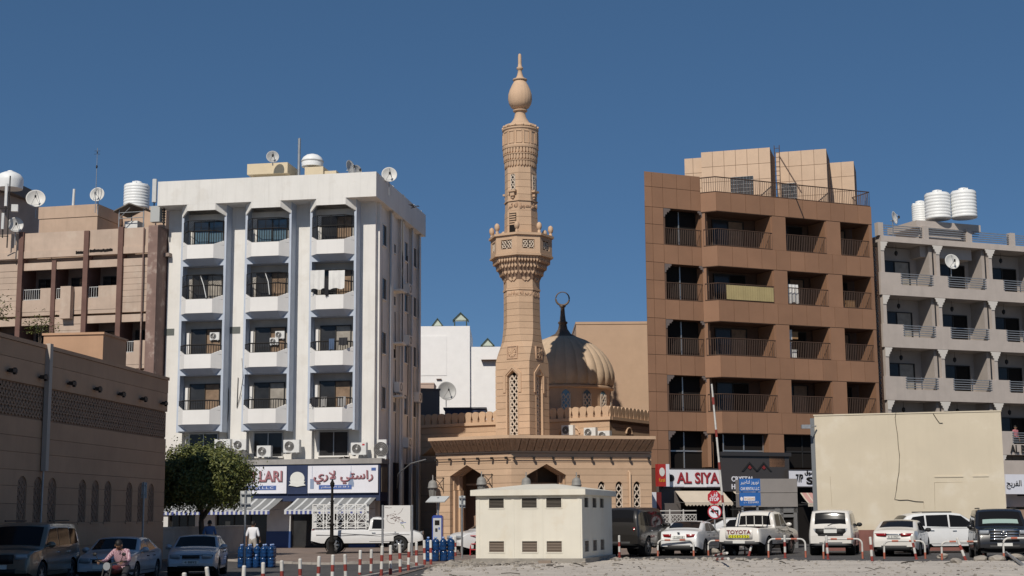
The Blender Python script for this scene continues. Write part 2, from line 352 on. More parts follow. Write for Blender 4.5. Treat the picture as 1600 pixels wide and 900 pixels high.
for q, (xx, ww, ci, lb) in enumerate(((-3.3, 0.42, 1, 'dark patterned towel at left end of lowest right balcony of the white block'), (-2.75, 0.35, 4, 'grey towel second from left on lowest right balcony of the white block'), (-1.75, 0.45, 4, 'grey cloth at right end of lowest right balcony of the white block'))):
    hung_cloth(WP, xx, -1.36, F4 + 1.42, ww, 0.55, CLOTH[ci], 'hanging_towel', lb)
# side wall: ribs, windows, pipes
m = MB()
for y in (0.36, 3.2, 6.0, 8.4, 10.38): MB().box(-0.003, 0.16, y, y + 0.5, 0.0, ZC - 0.003).build('side_rib', SHADEW, wb)
for k in range(4):
    z = 17.6 - 3.21 * k
    for y, ww, hh in ((1.5, 0.9, 1.25), (4.2, 0.5, 0.55), (6.9, 0.8, 1.2), (9.2, 0.9, 1.25)):
        m = MB(); m.box(-0.002, 0.012, y, y + ww, z, z + hh, 1)
        m.box(-0.002, 0.05, y - 0.05, y, z - 0.05, z + hh + 0.05); m.box(-0.002, 0.05, y + ww, y + ww + 0.05, z - 0.05, z + hh + 0.05); m.box(0.0, 0.09, y, y + ww, z - 0.07, z - 0.002); m.box(0, 0.05, y, y + ww, z + hh, z + hh + 0.05)
        m.build('side_window', [SHADEW, GLASS], wb)
MB().box(-0.012, -0.0025, 0.352, WD, 4.95, ZC).build('side_wall_skin', SHADEW, wb)
for y, r in ((2.7, 0.06), (2.95, 0.04), (5.3, 0.07), (5.55, 0.05), (5.8, 0.05), (8.2, 0.06), (10.2, 0.06)):
    MB().tube([(0.26, y, 0.2), (0.12 + r, y, 0.5), (0.12 + r, y, ZC + 0.2), (0.29, y, ZC - 0.05), (0.29, y, WTOP + 0.1)], r, 6).build('drain_pipe', SHADEW, wb)
for k in range(3):
    z = 15.2 - 3.21 * k
    MB().box(0.0, 0.65, 3.8, 5.0, z, z + 0.1).build('side_ledge', SHADEW, wb)
for k_, (y_, z_) in enumerate(((6.2, 15.4), (6.3, 12.2), (3.9, 9.1), (6.2, 5.9), (9.0, 8.9))):
    o = empty('air_conditioner', WP.o, WP.a, ['top', 'second', 'left', 'lowest', 'far right'][k_] + ' air conditioner hanging on the shaded side wall of the white block', 'air conditioner', 'side wall air conditioners')
    MB().box(.16, .5, y_, y_ + .85, z_, z_ + .6).build('case', SHADEW, o); MB().box(.2, .46, y_ + .05, y_ + .8, z_ - .06, z_).build('bracket', GALV, o)
    m = MB(); m.tube([(.505, y_ + .42 + .22 * math.cos(t * .52), z_ + .3 + .22 * math.sin(t * .52)) for t in range(13)], .02, 4); m.build('fan_grille', DARKM, o)
for y_, z0_, z1_ in ((1.2, 6, 19), (4.6, 2, 14), (7.7, 5, 18), (9.4, 2, 12)): MB().tube([(.04, y_, z0_), (.06, y_ + .15, (z0_ + z1_) / 2), (.04, y_ - .05, z1_)], .025, 5).build('cable', DARKM, wb)
# shop band of the ground floor
MB().box(-13.0, 0.75, -1.15, 0.6, 4.68, 4.97).build('shop_canopy', mat('canopy_grey', (0.30, 0.285, 0.27), 0.9, var=0.15, streak=0.3), wb)
MB().box(-12.9, 0.65, -1.05, 0.6, 2.62, 4.68).build('shop_fascia', NAVY, wb)
SHW = mat('shop_panel_grey', (0.6, 0.6, 0.6), 0.6, var=0.1); SHB = mat('shop_dado_blue', (0.03, 0.07, 0.2), 0.5)
for xc, ww in ((-9.9, 1.2), (-5.5, 1.4), (-0.6, 1.5), (-12.4, .5)):
    MB().box(xc - ww / 2, xc + ww / 2, -0.2, 0.6, 0.95, 2.62).build('shop_pillar', SHW, wb)
    MB().box(xc - ww / 2 - .02, xc + ww / 2 + .02, -0.22, 0.6, 0.0, 0.95).build('shop_pillar_dado', SHB, wb)
for x0, x1 in ((-12.1, -10.55), (-9.25, -6.25), (-4.75, -1.4)):
    m = MB(); m.box(x0, x1, 0.1, 0.12, 0.1, 2.6, 1); n = 3
    for k in range(n + 1): xx = x0 + (x1 - x0) * k / n; m.box(xx - 0.03, xx + 0.03, 0.05, 0.1, 0.05, 2.6)
    m.box(x0, x1, 0.04, 0.1, 0.0, 0.12); m.build('shop_window', [DARKM, GLASS], wb)
# sign boards
SIGNW = mat('sign_white', (0.75, 0.75, 0.80), 0.35, var=0.03); SIGNR = mat('sign_letter_pink', (0.36, 0.16, 0.18), 0.5); SIGND = mat('sign_letter_shadow', (0.07, 0.05, 0.06), 0.5)
BLUEP = mat('sign_blue', (0.08, 0.14, 0.36), 0.4); BLUEL = mat('sign_pale_blue', (0.24, 0.30, 0.42), 0.5); EMBW = mat('emblem_white', (0.70, 0.70, 0.66), 0.5)
def board(name, pl, x0, x1, z0, z1, y, th, mf, label, cat='sign', frame=None):
    o = empty(name, pl.o, pl.a, label, cat)
    MB().box(x0, x1, y, y + th, z0, z1).build('panel', mf, o)
    if frame:
        m = MB(); f = 0.06
        m.box(x0 - f, x1 + f, y - 0.02, y + th, z1, z1 + f); m.box(x0 - f, x1 + f, y - 0.02, y + th, z0 - f, z0); m.box(x0 - f, x0, y - 0.02, y + th, z0, z1); m.box(x1, x1 + f, y - 0.02, y + th, z0, z1); m.build('frame', frame, o)
    return o
s1 = board('shop_sign', WP, -3.5, 0.56, 3.06, 4.58, -1.2, 0.14, SIGNW, 'white shop sign with pink Arabic lettering at the corner of the white block')
AR_RASTI = '\uFEF1\uFEAD\uFEFB \uFEF2\uFE98\uFEB3\uFE8D\uFEAD'
def arabic(txt, x0, x1, z0, z1, y, m, parent, depth=0.015, bold=0.0):
    return lettering(txt, 1.0, m, parent, (x0, y, z0), depth=depth, bold=bold, fit=(x1 - x0, z1 - z0), split=True)
arabic(AR_RASTI, -3.12, 0.30, 3.55, 4.28, -1.215, SIGND, s1, 0.01, 0.02); arabic(AR_RASTI, -3.16, 0.27, 3.57, 4.31, -1.235, SIGNR, s1, 0.015, 0.012)
m = MB().box(-2.85, -0.95, -1.225, -1.2, 3.27, 3.5); m.build('blue_strip', BLUEP, s1)
lettering('\uFEE2\uFECC\uFEC4\uFEE4\uFEE0\uFEDF 04 22 58 3', 0.2, SIGNW, s1, (-2.7, -1.23, 3.31), depth=0.004, fit=(1.6, 0.14))
MB().slab([(-3.36, 3.3), (-3.14, 3.3), (-3.14, 3.85), (-3.36, 3.85)], -1.212, -1.2).build('pendant_mark', BLUEL, s1); MB().box(-3.26, -3.24, -1.21, -1.2, 3.85, 4.55).build('pendant_line', BLUEL, s1)
MB().slab([(-1.17, 3.45), (-0.83, 3.4), (-0.82, 3.6), (-0.98, 4.25), (-1.02, 4.25)], -1.213, -1.2).build('jug_mark', BLUEL, s1); MB().box(-1.0, -0.985, -1.21, -1.2, 4.25, 4.56).build('pendant_line', BLUEL, s1)
MB().box(0.18, 0.44, -1.215, -1.2, 4.28, 4.44).build('corner_mark', BLUEP, s1)
s2 = board('shop_sign', WP, -8.6, -4.75, 3.06, 4.58, -1.2, 0.14, SIGNW, 'white shop sign reading RASTI LARI, partly behind the tree')
for dx, y, mm in ((0.035, -1.215, SIGND), (0, -1.235, SIGNR)): lettering('RASTI LARI', 1.0, mm, s2, (-8.35 + dx, y, 3.72 - dx), depth=0.012, bold=0.02, fit=(3.35, 0.62), split=True)
MB().box(-7.9, -5.35, -1.225, -1.2, 3.27, 3.5).build('blue_strip', BLUEP, s2); lettering('TRADING L.L.C', 0.2, SIGNW, s2, (-7.7, -1.23, 3.32), depth=0.004, fit=(2.2, 0.13))
s3 = board('shop_sign', WP, -4.72, -3.53, 3.02, 4.62, -1.16, 0.10, NAVY, 'navy sign panel with a cream cartouche between the two white shop signs')
m = MB()
m.slab([(-4.12 + 0.42 * math.cos(t * math.pi / 12), 3.88 + 0.38 * math.sin(t * math.pi / 12)) for t in range(24)], -1.2, -1.16)
m.slab([(-4.62, 3.5), (-4.5, 3.62), (-4.6, 3.74), (-4.3, 3.68), (-4.12, 3.62), (-3.94, 3.68), (-3.64, 3.74), (-3.74, 3.62), (-3.62, 3.5), (-3.9, 3.46), (-4.12, 3.42), (-4.34, 3.46)], -1.22, -1.195)
m.build('emblem', EMBW, s3)
s4 = empty('side_sign', WP.o, WP.a, 'dim brown poster board on the shaded side of the corner shop', 'sign')
MB().box(0.66, 0.70, -0.9, 0.4, 3.1, 4.5).build('panel', mat('poster_brown', (0.16, 0.13, 0.10), 0.6, var=0.3, scale=2), s4)
# striped awnings
AWW = mat('awning_pale', (0.55, 0.56, 0.56), 0.85); AWG = mat('awning_grey', (0.21, 0.215, 0.215), 0.85, var=0.1); AWB = mat('awning_blue', (0.07, 0.09, 0.26), 0.8)
def awning(name, pl, x0, x1, zt, zb, y0, y1, lab, mats, step=0.13, val=0.24, inset=0.35, scall=False):
    o = empty(name, pl.o, pl.a, lab, 'awning'); n = int((x1 - x0) / step)
    a = MB(); v = MB()
    for i in range(n):
        u0, u1 = i / n, (i + 1) / n; t = [x0 + inset + (x1 - x0 - 0.0) * u - 0 * u for u in (u0, u1)]; b = [x0 + (x1 - x0) * u for u in (u0, u1)]
        sag = 0.03
        mid = [(t[k] + b[k]) / 2 for k in (0, 1)]
        a.add([(b[0], y1, zb), (b[1], y1, zb), (mid[1], (y0 + y1) / 2, (zt + zb) / 2 - sag), (mid[0], (y0 + y1) / 2, (zt + zb) / 2 - sag), (t[1], y0, zt), (t[0], y0, zt)], [(0, 1, 2, 3), (3, 2, 4, 5)], (0 if i % 4 == 0 else 1) if not scall else 0)
        if scall:
            xm = (b[0] + b[1]) / 2; v.add([(b[0], y1, zb), (b[1], y1, zb), (b[1], y1 - .01, zb - val * .6), (xm, y1 - .015, zb - val), (b[0], y1 - .01, zb - val * .6)], [(0, 1, 2, 3, 4)], 0)
        else:
            v.add([(b[0], y1, zb), (b[1], y1, zb), (b[1], y1 - .01, zb - val), (b[0], y1 - .01, zb - val)], [(0, 1, 2, 3)], 1 if i % 2 else 0)
            if i % 2: v.add([(b[0], y1 - .012, zb - 0.02), (b[1], y1 - .012, zb - 0.02), (b[1], y1 - .02, zb - 0.06), (b[0], y1 - .02, zb - 0.06)], [(0, 1, 2, 3)], 0)
    for mb, nm, ms in ((a, 'canopy', mats[:2]), (v, 'valance', [mats[0], mats[2]])):
        ob = mb.build(nm, ms, o); sd = ob.modifiers.new('thickness', 'SOLIDIFY'); sd.thickness = 0.012
    f = MB(); f.tube([(x0, y1 + 0.02, zb - 0.01), (x1, y1 + 0.02, zb - 0.01)], 0.025, 6)
    for x in (x0 + 0.05, x1 - 0.05): f.tube([(x, y1 + 0.02, zb - 0.02), (x + inset, y0, zb + 0.05)], 0.018, 5)
    f.build('frame', ALU, o); return o
awning('striped_awning', WP, -4.45, 0.12, 2.78, 2.14, -1.05, -2.4, 'grey striped awning under the Arabic sign, above the white cage pickup', [AWW, AWG, AWB], inset=0.3)
awning('striped_awning', WP, -9.0, -5.3, 2.78, 2.14, -1.05, -2.4, 'grey striped awning under the RASTI LARI sign, partly behind the tree', [AWW, AWG, AWB], inset=0.3)
awning('striped_awning', WP, -12.5, -9.3, 2.78, 2.14, -1.05, -2.4, 'grey striped awning whose valance shows beneath the dark tree', [AWW, AWG, AWB], inset=0.3)
# ---------------------------------------------------------------- shaded mosque wall on the left
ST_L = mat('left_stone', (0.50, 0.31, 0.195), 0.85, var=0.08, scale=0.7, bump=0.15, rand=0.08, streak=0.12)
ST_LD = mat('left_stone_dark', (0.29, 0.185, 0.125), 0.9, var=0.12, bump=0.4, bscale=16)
LWP = Plane(-14.57, 62, 83.4)
lw = empty('mosque_hall', LWP.o, LWP.a, 'shaded brown stone mosque hall with narrow lattice windows at left edge', 'building')
LX0 = -56.0
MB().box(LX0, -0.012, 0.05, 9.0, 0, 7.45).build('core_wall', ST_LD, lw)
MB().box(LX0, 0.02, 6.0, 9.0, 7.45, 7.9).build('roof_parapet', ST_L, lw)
MB().box(-56, -27.5, -1.6, 9.0, 0, 20.5).build('unseen_shade_block', ST_L, lw)  # tall block added out of view to put the left-hand cars in shade
def lattice(mb, x0, x1, z0, z1, y, d=0.02, th=0.018, mi=0, cell=0.2):
    w_ = x1 - x0; n = max(1, round((z1 - z0) / cell)); h = (z1 - z0) / n
    def bar(ax, az, bx, bz):
        L_ = math.hypot(bx - ax, bz - az); nx, nz_ = -(bz - az) / L_ * th, (bx - ax) / L_ * th
        mb.slab([(ax - nx, az - nz_), (bx - nx, bz - nz_), (bx + nx, bz + nz_), (ax + nx, az + nz_)], y, y + d, mi)
    cols = max(1, round(w_ / (cell * 0.95))); cw = w_ / cols
    for c in range(cols):
        for r in range(n):
            a, b = x0 + c * cw, z0 + r * h; mx = a + cw / 2; q = cw * 0.22
            bar(mx, b, a + cw - q * .3, b + h * .35); bar(a + cw - q * .3, b + h * .35, mx + q, b + h * .65); bar(mx + q, b + h * .65, mx, b + h)
            bar(mx, b, a + q * .3, b + h * .35); bar(a + q * .3, b + h * .35, mx - q, b + h * .65); bar(mx - q, b + h * .65, mx, b + h)
    for xx in (x0, x1): mb.box(xx - th, xx + th, y, y + d, z0, z1, mi)
    return mb
def courses(parent, name, mt, x0, x1, zs, y0, y1, ops, joint=0.014):
    """stone courses between the heights zs, cut by openings (centre, half width(z), z bottom, z top)"""
    for za, zb in zip(zs, zs[1:]):
        cuts = sorted([o for o in ops if o[2] < zb - 0.01 and o[3] > za + 0.01], key=lambda o: o[0]); a = (x0, x0); pv = None
        for o in cuts + [None]:
            b = (x1, x1) if o is None else (o[0] - o[1](max(za, o[2])), o[0] - o[1](min(zb, o[3])))
            if b[0] - a[0] > 0.02 or b[1] - a[1] > 0.02:
                zt_ = zb - joint; zz = sorted(set([za + (zt_ - za) * t / 5 for t in range(6)] + [q[2] + (q[3] - q[2]) * (1 - .2 * (t / 6) ** 2) for q in cuts for t in range(7) if za < q[2] + (q[3] - q[2]) * (1 - .2 * (t / 6) ** 2) < zt_]))
                ed = lambda op, s: [((op[0] + s * op[1](min(max(z, op[2]), op[3]))) if z < op[3] else op[0], z) for z in zz]
                lft = ed(pv, 1) if pv else [(x0, za), (x0, zb - joint)]; rgt = ed(o, -1) if o else [(x1, za), (x1, zb - joint)]
                MB().slab(rgt[::1][:0] + lft[:1] + rgt + lft[:0:-1], y0, y1).build(name, mt, parent)
            pv = o
            if o: a = (o[0] + o[1](max(za, o[2])), o[0] + o[1](min(zb, o[3])))
def pointed(hw, zs, zt): return lambda z: hw if z <= zs else hw * max(0.0, 1 - ((z - zs) / (zt - zs)) ** 1.8) ** 0.5
wins = [(-13.4, 0.34), (-12.2, 0.33), (-11.07, 0.33), (-8.48, 0.34), (-7.3, 0.34), (-6.1, 0.34), (-3.93, 0.32), (-2.7, 0.32), (-1.54, 0.33), (-16.2, .34), (-17.4, .34), (-18.6, .34)]
ops = [(c, pointed(h, 2.8, 3.1), 1.58, 3.1) for c, h in wins]
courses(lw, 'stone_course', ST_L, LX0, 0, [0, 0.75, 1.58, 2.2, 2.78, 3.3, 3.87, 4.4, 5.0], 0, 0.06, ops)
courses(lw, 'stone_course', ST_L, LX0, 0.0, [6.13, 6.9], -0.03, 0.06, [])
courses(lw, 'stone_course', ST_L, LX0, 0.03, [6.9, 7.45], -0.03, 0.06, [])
MB().box(LX0, 0.06, -0.07, 0.3, 7.45, 7.58).build('coping', ST_L, lw)
for c, h in wins:
    m = MB(); lattice(m, c - h + .03, c + h - .03, 1.6, 2.95, 0.028, 0.02, 0.022, 0, 0.28); m.build('window_lattice', ST_LD, lw)
    MB().box(c - h - .04, c + h + .04, -0.03, 0.055, 1.5, 1.577).build('window_sill', ST_L, lw)
m = MB()                                                   # carved band: interlaced relief
lattice(m, LX0 + .1, -0.1, 5.06, 6.08, 0.0, 0.045, 0.03, 0, 0.26); tag(m.build('carved_band', mat('left_carving', (0.36, 0.235, 0.16), 0.9, var=0.1), lw), kind='stuff')
FLM = mat('floodlight_body', (0.02, 0.018, 0.016), 0.5)
for i in range(9):
    xx = -14.9 + 14.05 * i / 6 if i < 7 else -14.9 - 2.34 * (i - 6)
    if i >= 7: continue
    m = MB(); m.box(xx - 0.16, xx + 0.16, -0.3, -0.14, 6.36, 6.48); m.tube([(xx, -0.02, 6.42), (xx, -0.2, 6.42)], 0.04, 6); m.box(xx + .1, xx + .2, -0.26, -0.17, 6.31, 6.53)
    m.build('floodlight', FLM, lw)
m = MB(); m.box(-12.12, -11.88, -0.2, -0.035, 3.3, 7.62); o = m.build('cable_duct', mat('duct_paint', (0.46, 0.39, 0.33), 0.7), lw)
MB().tube([(-12.05, -0.1, 3.3), (-12.1, -0.08, 0.1)], 0.035, 6).build('duct_pipe', GALV, lw)
# low garden wall and roof box behind the hall
lg = empty('garden_wall', LWP.o, LWP.a, 'low pale grey wall between the mosque hall and the shops, behind the tree', 'wall')
MB().box(0.03, 14.0, 0.4, 0.65, 0, 1.25).build('wall', CONC, lg); MB().box(0.03, 14.0, 0.36, 0.69, 1.25, 1.34).build('coping', CONC, lg)
rb = empty('roof_room', LWP.o, LWP.a, 'small tan roof box showing above the top of the shaded wall', 'building')
a = LWP.l(55, 520, 6.0)
MB().box(3.2, 6.0, 4.2, 7.0, 6.4, 9.9).build('wall', ST_L, rb); MB().box(3.14, 6.06, 4.14, 7.06, 9.9, 10.0).build('coping', ST_L, rb)
# ---------------------------------------------------------------- old beige building behind it
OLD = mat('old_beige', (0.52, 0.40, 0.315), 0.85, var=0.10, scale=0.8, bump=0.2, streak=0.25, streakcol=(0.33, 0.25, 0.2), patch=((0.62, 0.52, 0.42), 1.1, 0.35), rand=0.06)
OLDP = mat('old_pier_brown', (0.155, 0.085, 0.068), 0.8, var=0.15, streak=0.2)
OLDP2 = mat('old_pier_faded', (0.235, 0.155, 0.13), 0.85, var=0.15, streak=0.3, patch=((0.5, 0.42, 0.36), 1.5, 0.5))
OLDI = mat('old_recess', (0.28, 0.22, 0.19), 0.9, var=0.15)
LBP = Plane(-20.3, 82, -12.6)
ob_ = empty('old_apartment_building', LBP.o, LBP.a, 'weathered beige apartment building with dark red piers left of the white block', 'building')
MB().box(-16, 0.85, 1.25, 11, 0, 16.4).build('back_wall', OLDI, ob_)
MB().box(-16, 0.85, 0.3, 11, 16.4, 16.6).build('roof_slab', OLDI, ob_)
XS = [-16.2, -14.2, -12.2, -10.3, -8.15, -6.05, -4.03, -1.9]
for x in (-16.2, -12.2, -8.15, -4.03, -1.9): MB().box(x - 0.15, x + 0.15, -0.28, 1.25, 0, 18.12 if x != -4.03 else 18.0).build('pier', OLDP, ob_)
for x in (-14.2, -10.3, -6.05): MB().box(x - 0.13, x + 0.13, -0.2, 1.25, 0, 16.38).build('pier', OLDP, ob_)
PE = [-16.05, -12.35, -12.05, -8.3, -8.0, -4.18, -3.88, -2.05, -1.75, -0.12]
for i in range(0, 10, 2):
    x0, x1 = PE[i], PE[i + 1]; MB().box(x0, x1, -0.15, 0.05, 16.58, 18.05).build('parapet_panel', OLD, ob_)
    MB().box(x0 + .0, x1 - .0, -0.19, -0.15, 16.58, 16.98).build('spalled_edge', OLD, ob_)
def broken(x0, x1, z, parent):                                   # exposed, cracked concrete under the parapet
    m = MB(); n = 18; up = [z + 0.10 + 0.10 * abs(noise.noise(Vector((i * .6, x0, 0)))) for i in range(n + 1)]; dn = [z - 0.02 - 0.07 * abs(noise.noise(Vector((i * .8, x0, 5)))) for i in range(n + 1)]
    pts = [(x0 + (x1 - x0) * i / n, dn[i]) for i in range(n + 1)] + [(x0 + (x1 - x0) * i / n, up[i]) for i in range(n, -1, -1)]
    m.slab(pts, -0.205, -0.19); return m.build('spalled_crack', BLACK, parent)
broken(-4.7, -4.2, 16.72, ob_); broken(-3.85, -2.4, 16.78, ob_)
for fl in range(5):
    S = 13.25 - 3.2 * fl                                        # slab under the balconies
    for k, (x0, x1) in enumerate(zip(XS, XS[1:] + [0.0])):
        w0, w1 = x0 + 0.14, x1 - 0.14
        MB().box(w0, w1, -0.12, 0.1, S + 2.62, S + 3.05).build('lintel_band', OLD, ob_)
        full = (k == len(XS) - 1 and fl == 0) or (k == 5 and fl in (1, 3)) or (k in (1, 3) and fl % 2 == 0)
        if full:                                                # clad in horizontal boards
            for q in range(7):
                z0 = S + 0.2 + q * 0.345; MB().box(w0, w1, -0.1, 0.08, z0, z0 + 0.33).build('cladding_board', OLD, ob_)
        else:
            part_ = [0.62, 0.5, 0.45, 0.5, 0.62, 0.38, 0.35, 0.5][k]
            s0 = w0 + (w1 - w0) * part_
            MB().box(s0, w1, -0.12, 0.05, S + 0.2, S + 1.55).build('balcony_parapet', OLD, ob_)
            MB().box(w0, s0, -0.12, 0.05, S + 0.2, S + 0.88).build('balcony_parapet', OLD, ob_)
            m = MB(); railing(m, [(w0 + .03, -0.04), (s0 - .02, -0.04)], S + 0.88, S + 1.5, 0.12, 0.014, 0.022); m.build('railing', PLW, ob_)
            sliding_door('balcony_door', ob_, w0 + 0.25, w0 + 1.15, S + 0.2, S + 2.3, 1.18, CURT if (k + fl) % 2 else BLACK)
            if k % 2 == 0: MB().box(w1 - .45, w1 - .12, 1.05, 1.24, S + 1.7, S + 2.15).build('white_box', PLW, ob_)
        MB().box(w0, w1, -0.1, 1.25, S - 0.02, S + 0.2).build('floor_slab', OLD, ob_)
MB().box(-5.4, -4.75, -0.5, -0.13, 12.95, 14.8).build('projecting_panel', OLD, ob_)
MB().box(-.05, 0.52, -0.55, 1.3, 0, 18.05).build('end_pier', OLDP2, ob_)
MB().tube([(-0.47, -0.25, 3), (-0.47, -0.25, 18)], 0.045, 6).build('drain_pipe', OLDP2, ob_)
# roof house, pipe-stubs
rh = [LBP.l(60, 350, 3.0), LBP.l(150, 320, 3.0), LBP.l(192, 320, 3.0)]
OLDT = mat('old_rooftop', (0.50, 0.365, 0.27), 0.85, var=0.10, scale=0.8, bump=0.2, streak=0.2)
OLDS = mat('old_rooftop_brown', (0.27, 0.19, 0.15), 0.9, var=0.1)
x0, z1 = LBP.l(62, 324, 3.0); x1, _ = LBP.l(153, 319, 3.0)
MB().box(x0, x1, 3.0, 7.0, 16.6, z1 - 0.75).build('roof_house', OLDT, ob_); MB().box(x0 - .04, x1 + .04, 2.96, 7.04, z1 - 0.73, z1).build('roof_house_parapet', OLDT, ob_)
x2, z2 = LBP.l(190, 325, 6.0); MB().box(x1 + 0.04, x2 + 3, 6.0, 9.0, 16.6, z2).build('roof_house', OLDT, ob_)
MB().tube([LBPp for LBPp in ((x0 + 2.1, 3.2, z1), (x0 + 2.13, 3.2, z1 + 1.05))], 0.08, 8).build('vent_stub', PLW, ob_)
# taller grey building at the far left edge
FG = mat('far_left_grey', (0.40, 0.33, 0.28), 0.9, var=0.1)
fb = empty('grey_side_building', LBP.o, LBP.a, 'brown side wall of a taller building with antennas at the upper left edge', 'building')
q0, zz0 = LBP.l(0, 290, 5.2); q1, zz1 = LBP.l(62, 318, 8.5)
m = MB(); m.hexa([(q0 - 8, 4.6, 10), (q0 - .6, 4.6, 10), (q1, 8.5, 10), (q0 - 8, 12, 10), (q0 - 8, 4.6, zz0 + .3), (q0 - .6, 4.6, zz0 + .3), (q1, 8.5, zz1 - 0.2), (q0 - 8, 12, zz0)]); m.build('wall', FG, fb)
m = MB(); e0 = LBP.l(8, 276, 5.2); e1 = LBP.l(62, 303, 8.5)
m.hexa([(q0 - 8, 4.4, e0[1] - .75), (e0[0], 4.4, e0[1] - .75), (e1[0] + .05, 8.6, e1[1] - .75), (q0 - 8, 12, e0[1] - .75), (q0 - 8, 4.4, e0[1]), (e0[0], 4.4, e0[1]), (e1[0] + .05, 8.6, e1[1]), (q0 - 8, 12, e0[1])]); m.build('eave', mat('eave_grey', (0.16, 0.14, 0.13), 0.8), fb)
KO = 85.6 / 82                                      # both stand level with the white block
for e_ in (ob_, fb): e_.scale = (KO,) * 3; e_.location = (LBP.o.x * KO, LBP.o.y * KO, EYE * (1 - KO))
LBP = Plane(LBP.o.x * KO, LBP.o.y * KO, -12.6)
# ---------------------------------------------------------------- mosque with minaret and dome in the middle
STONE = mat('mosque_stone', (0.60, 0.415, 0.275), 0.8, var=0.06, scale=0.9, bump=0.12, bscale=14, rand=0.13, streak=0.16, streakcol=(0.42, 0.28, 0.19), fine=0.08, patch=((0.50, 0.335, 0.22), 1.3, 0.4))
STONED = mat('mosque_carving', (0.50, 0.34, 0.23), 0.85, var=0.12, scale=4, bump=0.5, bscale=25)
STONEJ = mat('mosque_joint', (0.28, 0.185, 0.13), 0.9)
LATT = mat('lattice_stone', (0.62, 0.52, 0.42), 0.8)
MAROON = mat('maroon_door', (0.16, 0.022, 0.028), 0.5)
c0 = at(799, 735, 75.5)
MLP = Plane(c0.x, c0.y, -31); MRP = Plane(c0.x, c0.y, 16)
MNY = 86.5; KM = MNY / 79.0; AX = at(816.5, 640, MNY)
mq = empty('mosque', (c0.x, c0.y, 0), MLP.a, 'sand coloured stone mosque with pointed gateways, dome hall and crenellated roof', 'mosque')
inv = (Matrix.Translation((c0.x, c0.y, 0)) @ Matrix.Rotation(MLP.a, 4, 'Z')).inverted()
def sub(name, pl, z=0.0, k=1.0):                     # an Empty that carries the pieces of one face (a part of the mosque)
    o = bpy.data.objects.new(name, None); COL.objects.link(o); o.parent = mq
    p = inv @ Vector((pl.o.x, pl.o.y, EYE * (1 - k))); o.location = p; o.scale = (k, k, k); o.rotation_euler = (0, 0, pl.a - MLP.a); return o
gate = lambda cx, hw: (cx, (lambda z: hw if z <= 3.78 else max(0.0, hw * (1 - (z - 3.78) / 0.56))), 0.0, 4.34)
ZS = [0, 0.45, 0.85, 1.22, 1.58, 1.94, 2.3, 2.66, 3.02, 3.38, 3.78, 4.1, 4.42, 4.68]
faceL = sub('left_face', MLP); faceR = sub('right_face', MRP)
T = math.tan(R(23.5))
courses(faceL, 'stone_course', STONE, -4.6, 0.0, ZS, 0, 0.3, [gate(-2.70, 1.04)])
rw = [(4.85, 0.2), (5.81, 0.2), (6.80, 0.2)]
courses(faceR, 'stone_course', STONE, 0.0, 7.62, ZS, 0, 0.3, [gate(1.88, 1.04)] + [(c, pointed(h, 3.15, 3.45), 0.9, 3.45) for c, h in rw])
for c, h in rw:
    MB().box(c - h - .05, c + h + .05, 0.2, 0.22, 0.85, 3.5).build('window_pane', BLACK, faceR)
    m = MB(); lattice(m, c - h + .02, c + h - .02, 0.92, 3.3, 0.05, 0.06, 0.026, 0, 0.4); m.build('window_lattice', LATT, faceR)
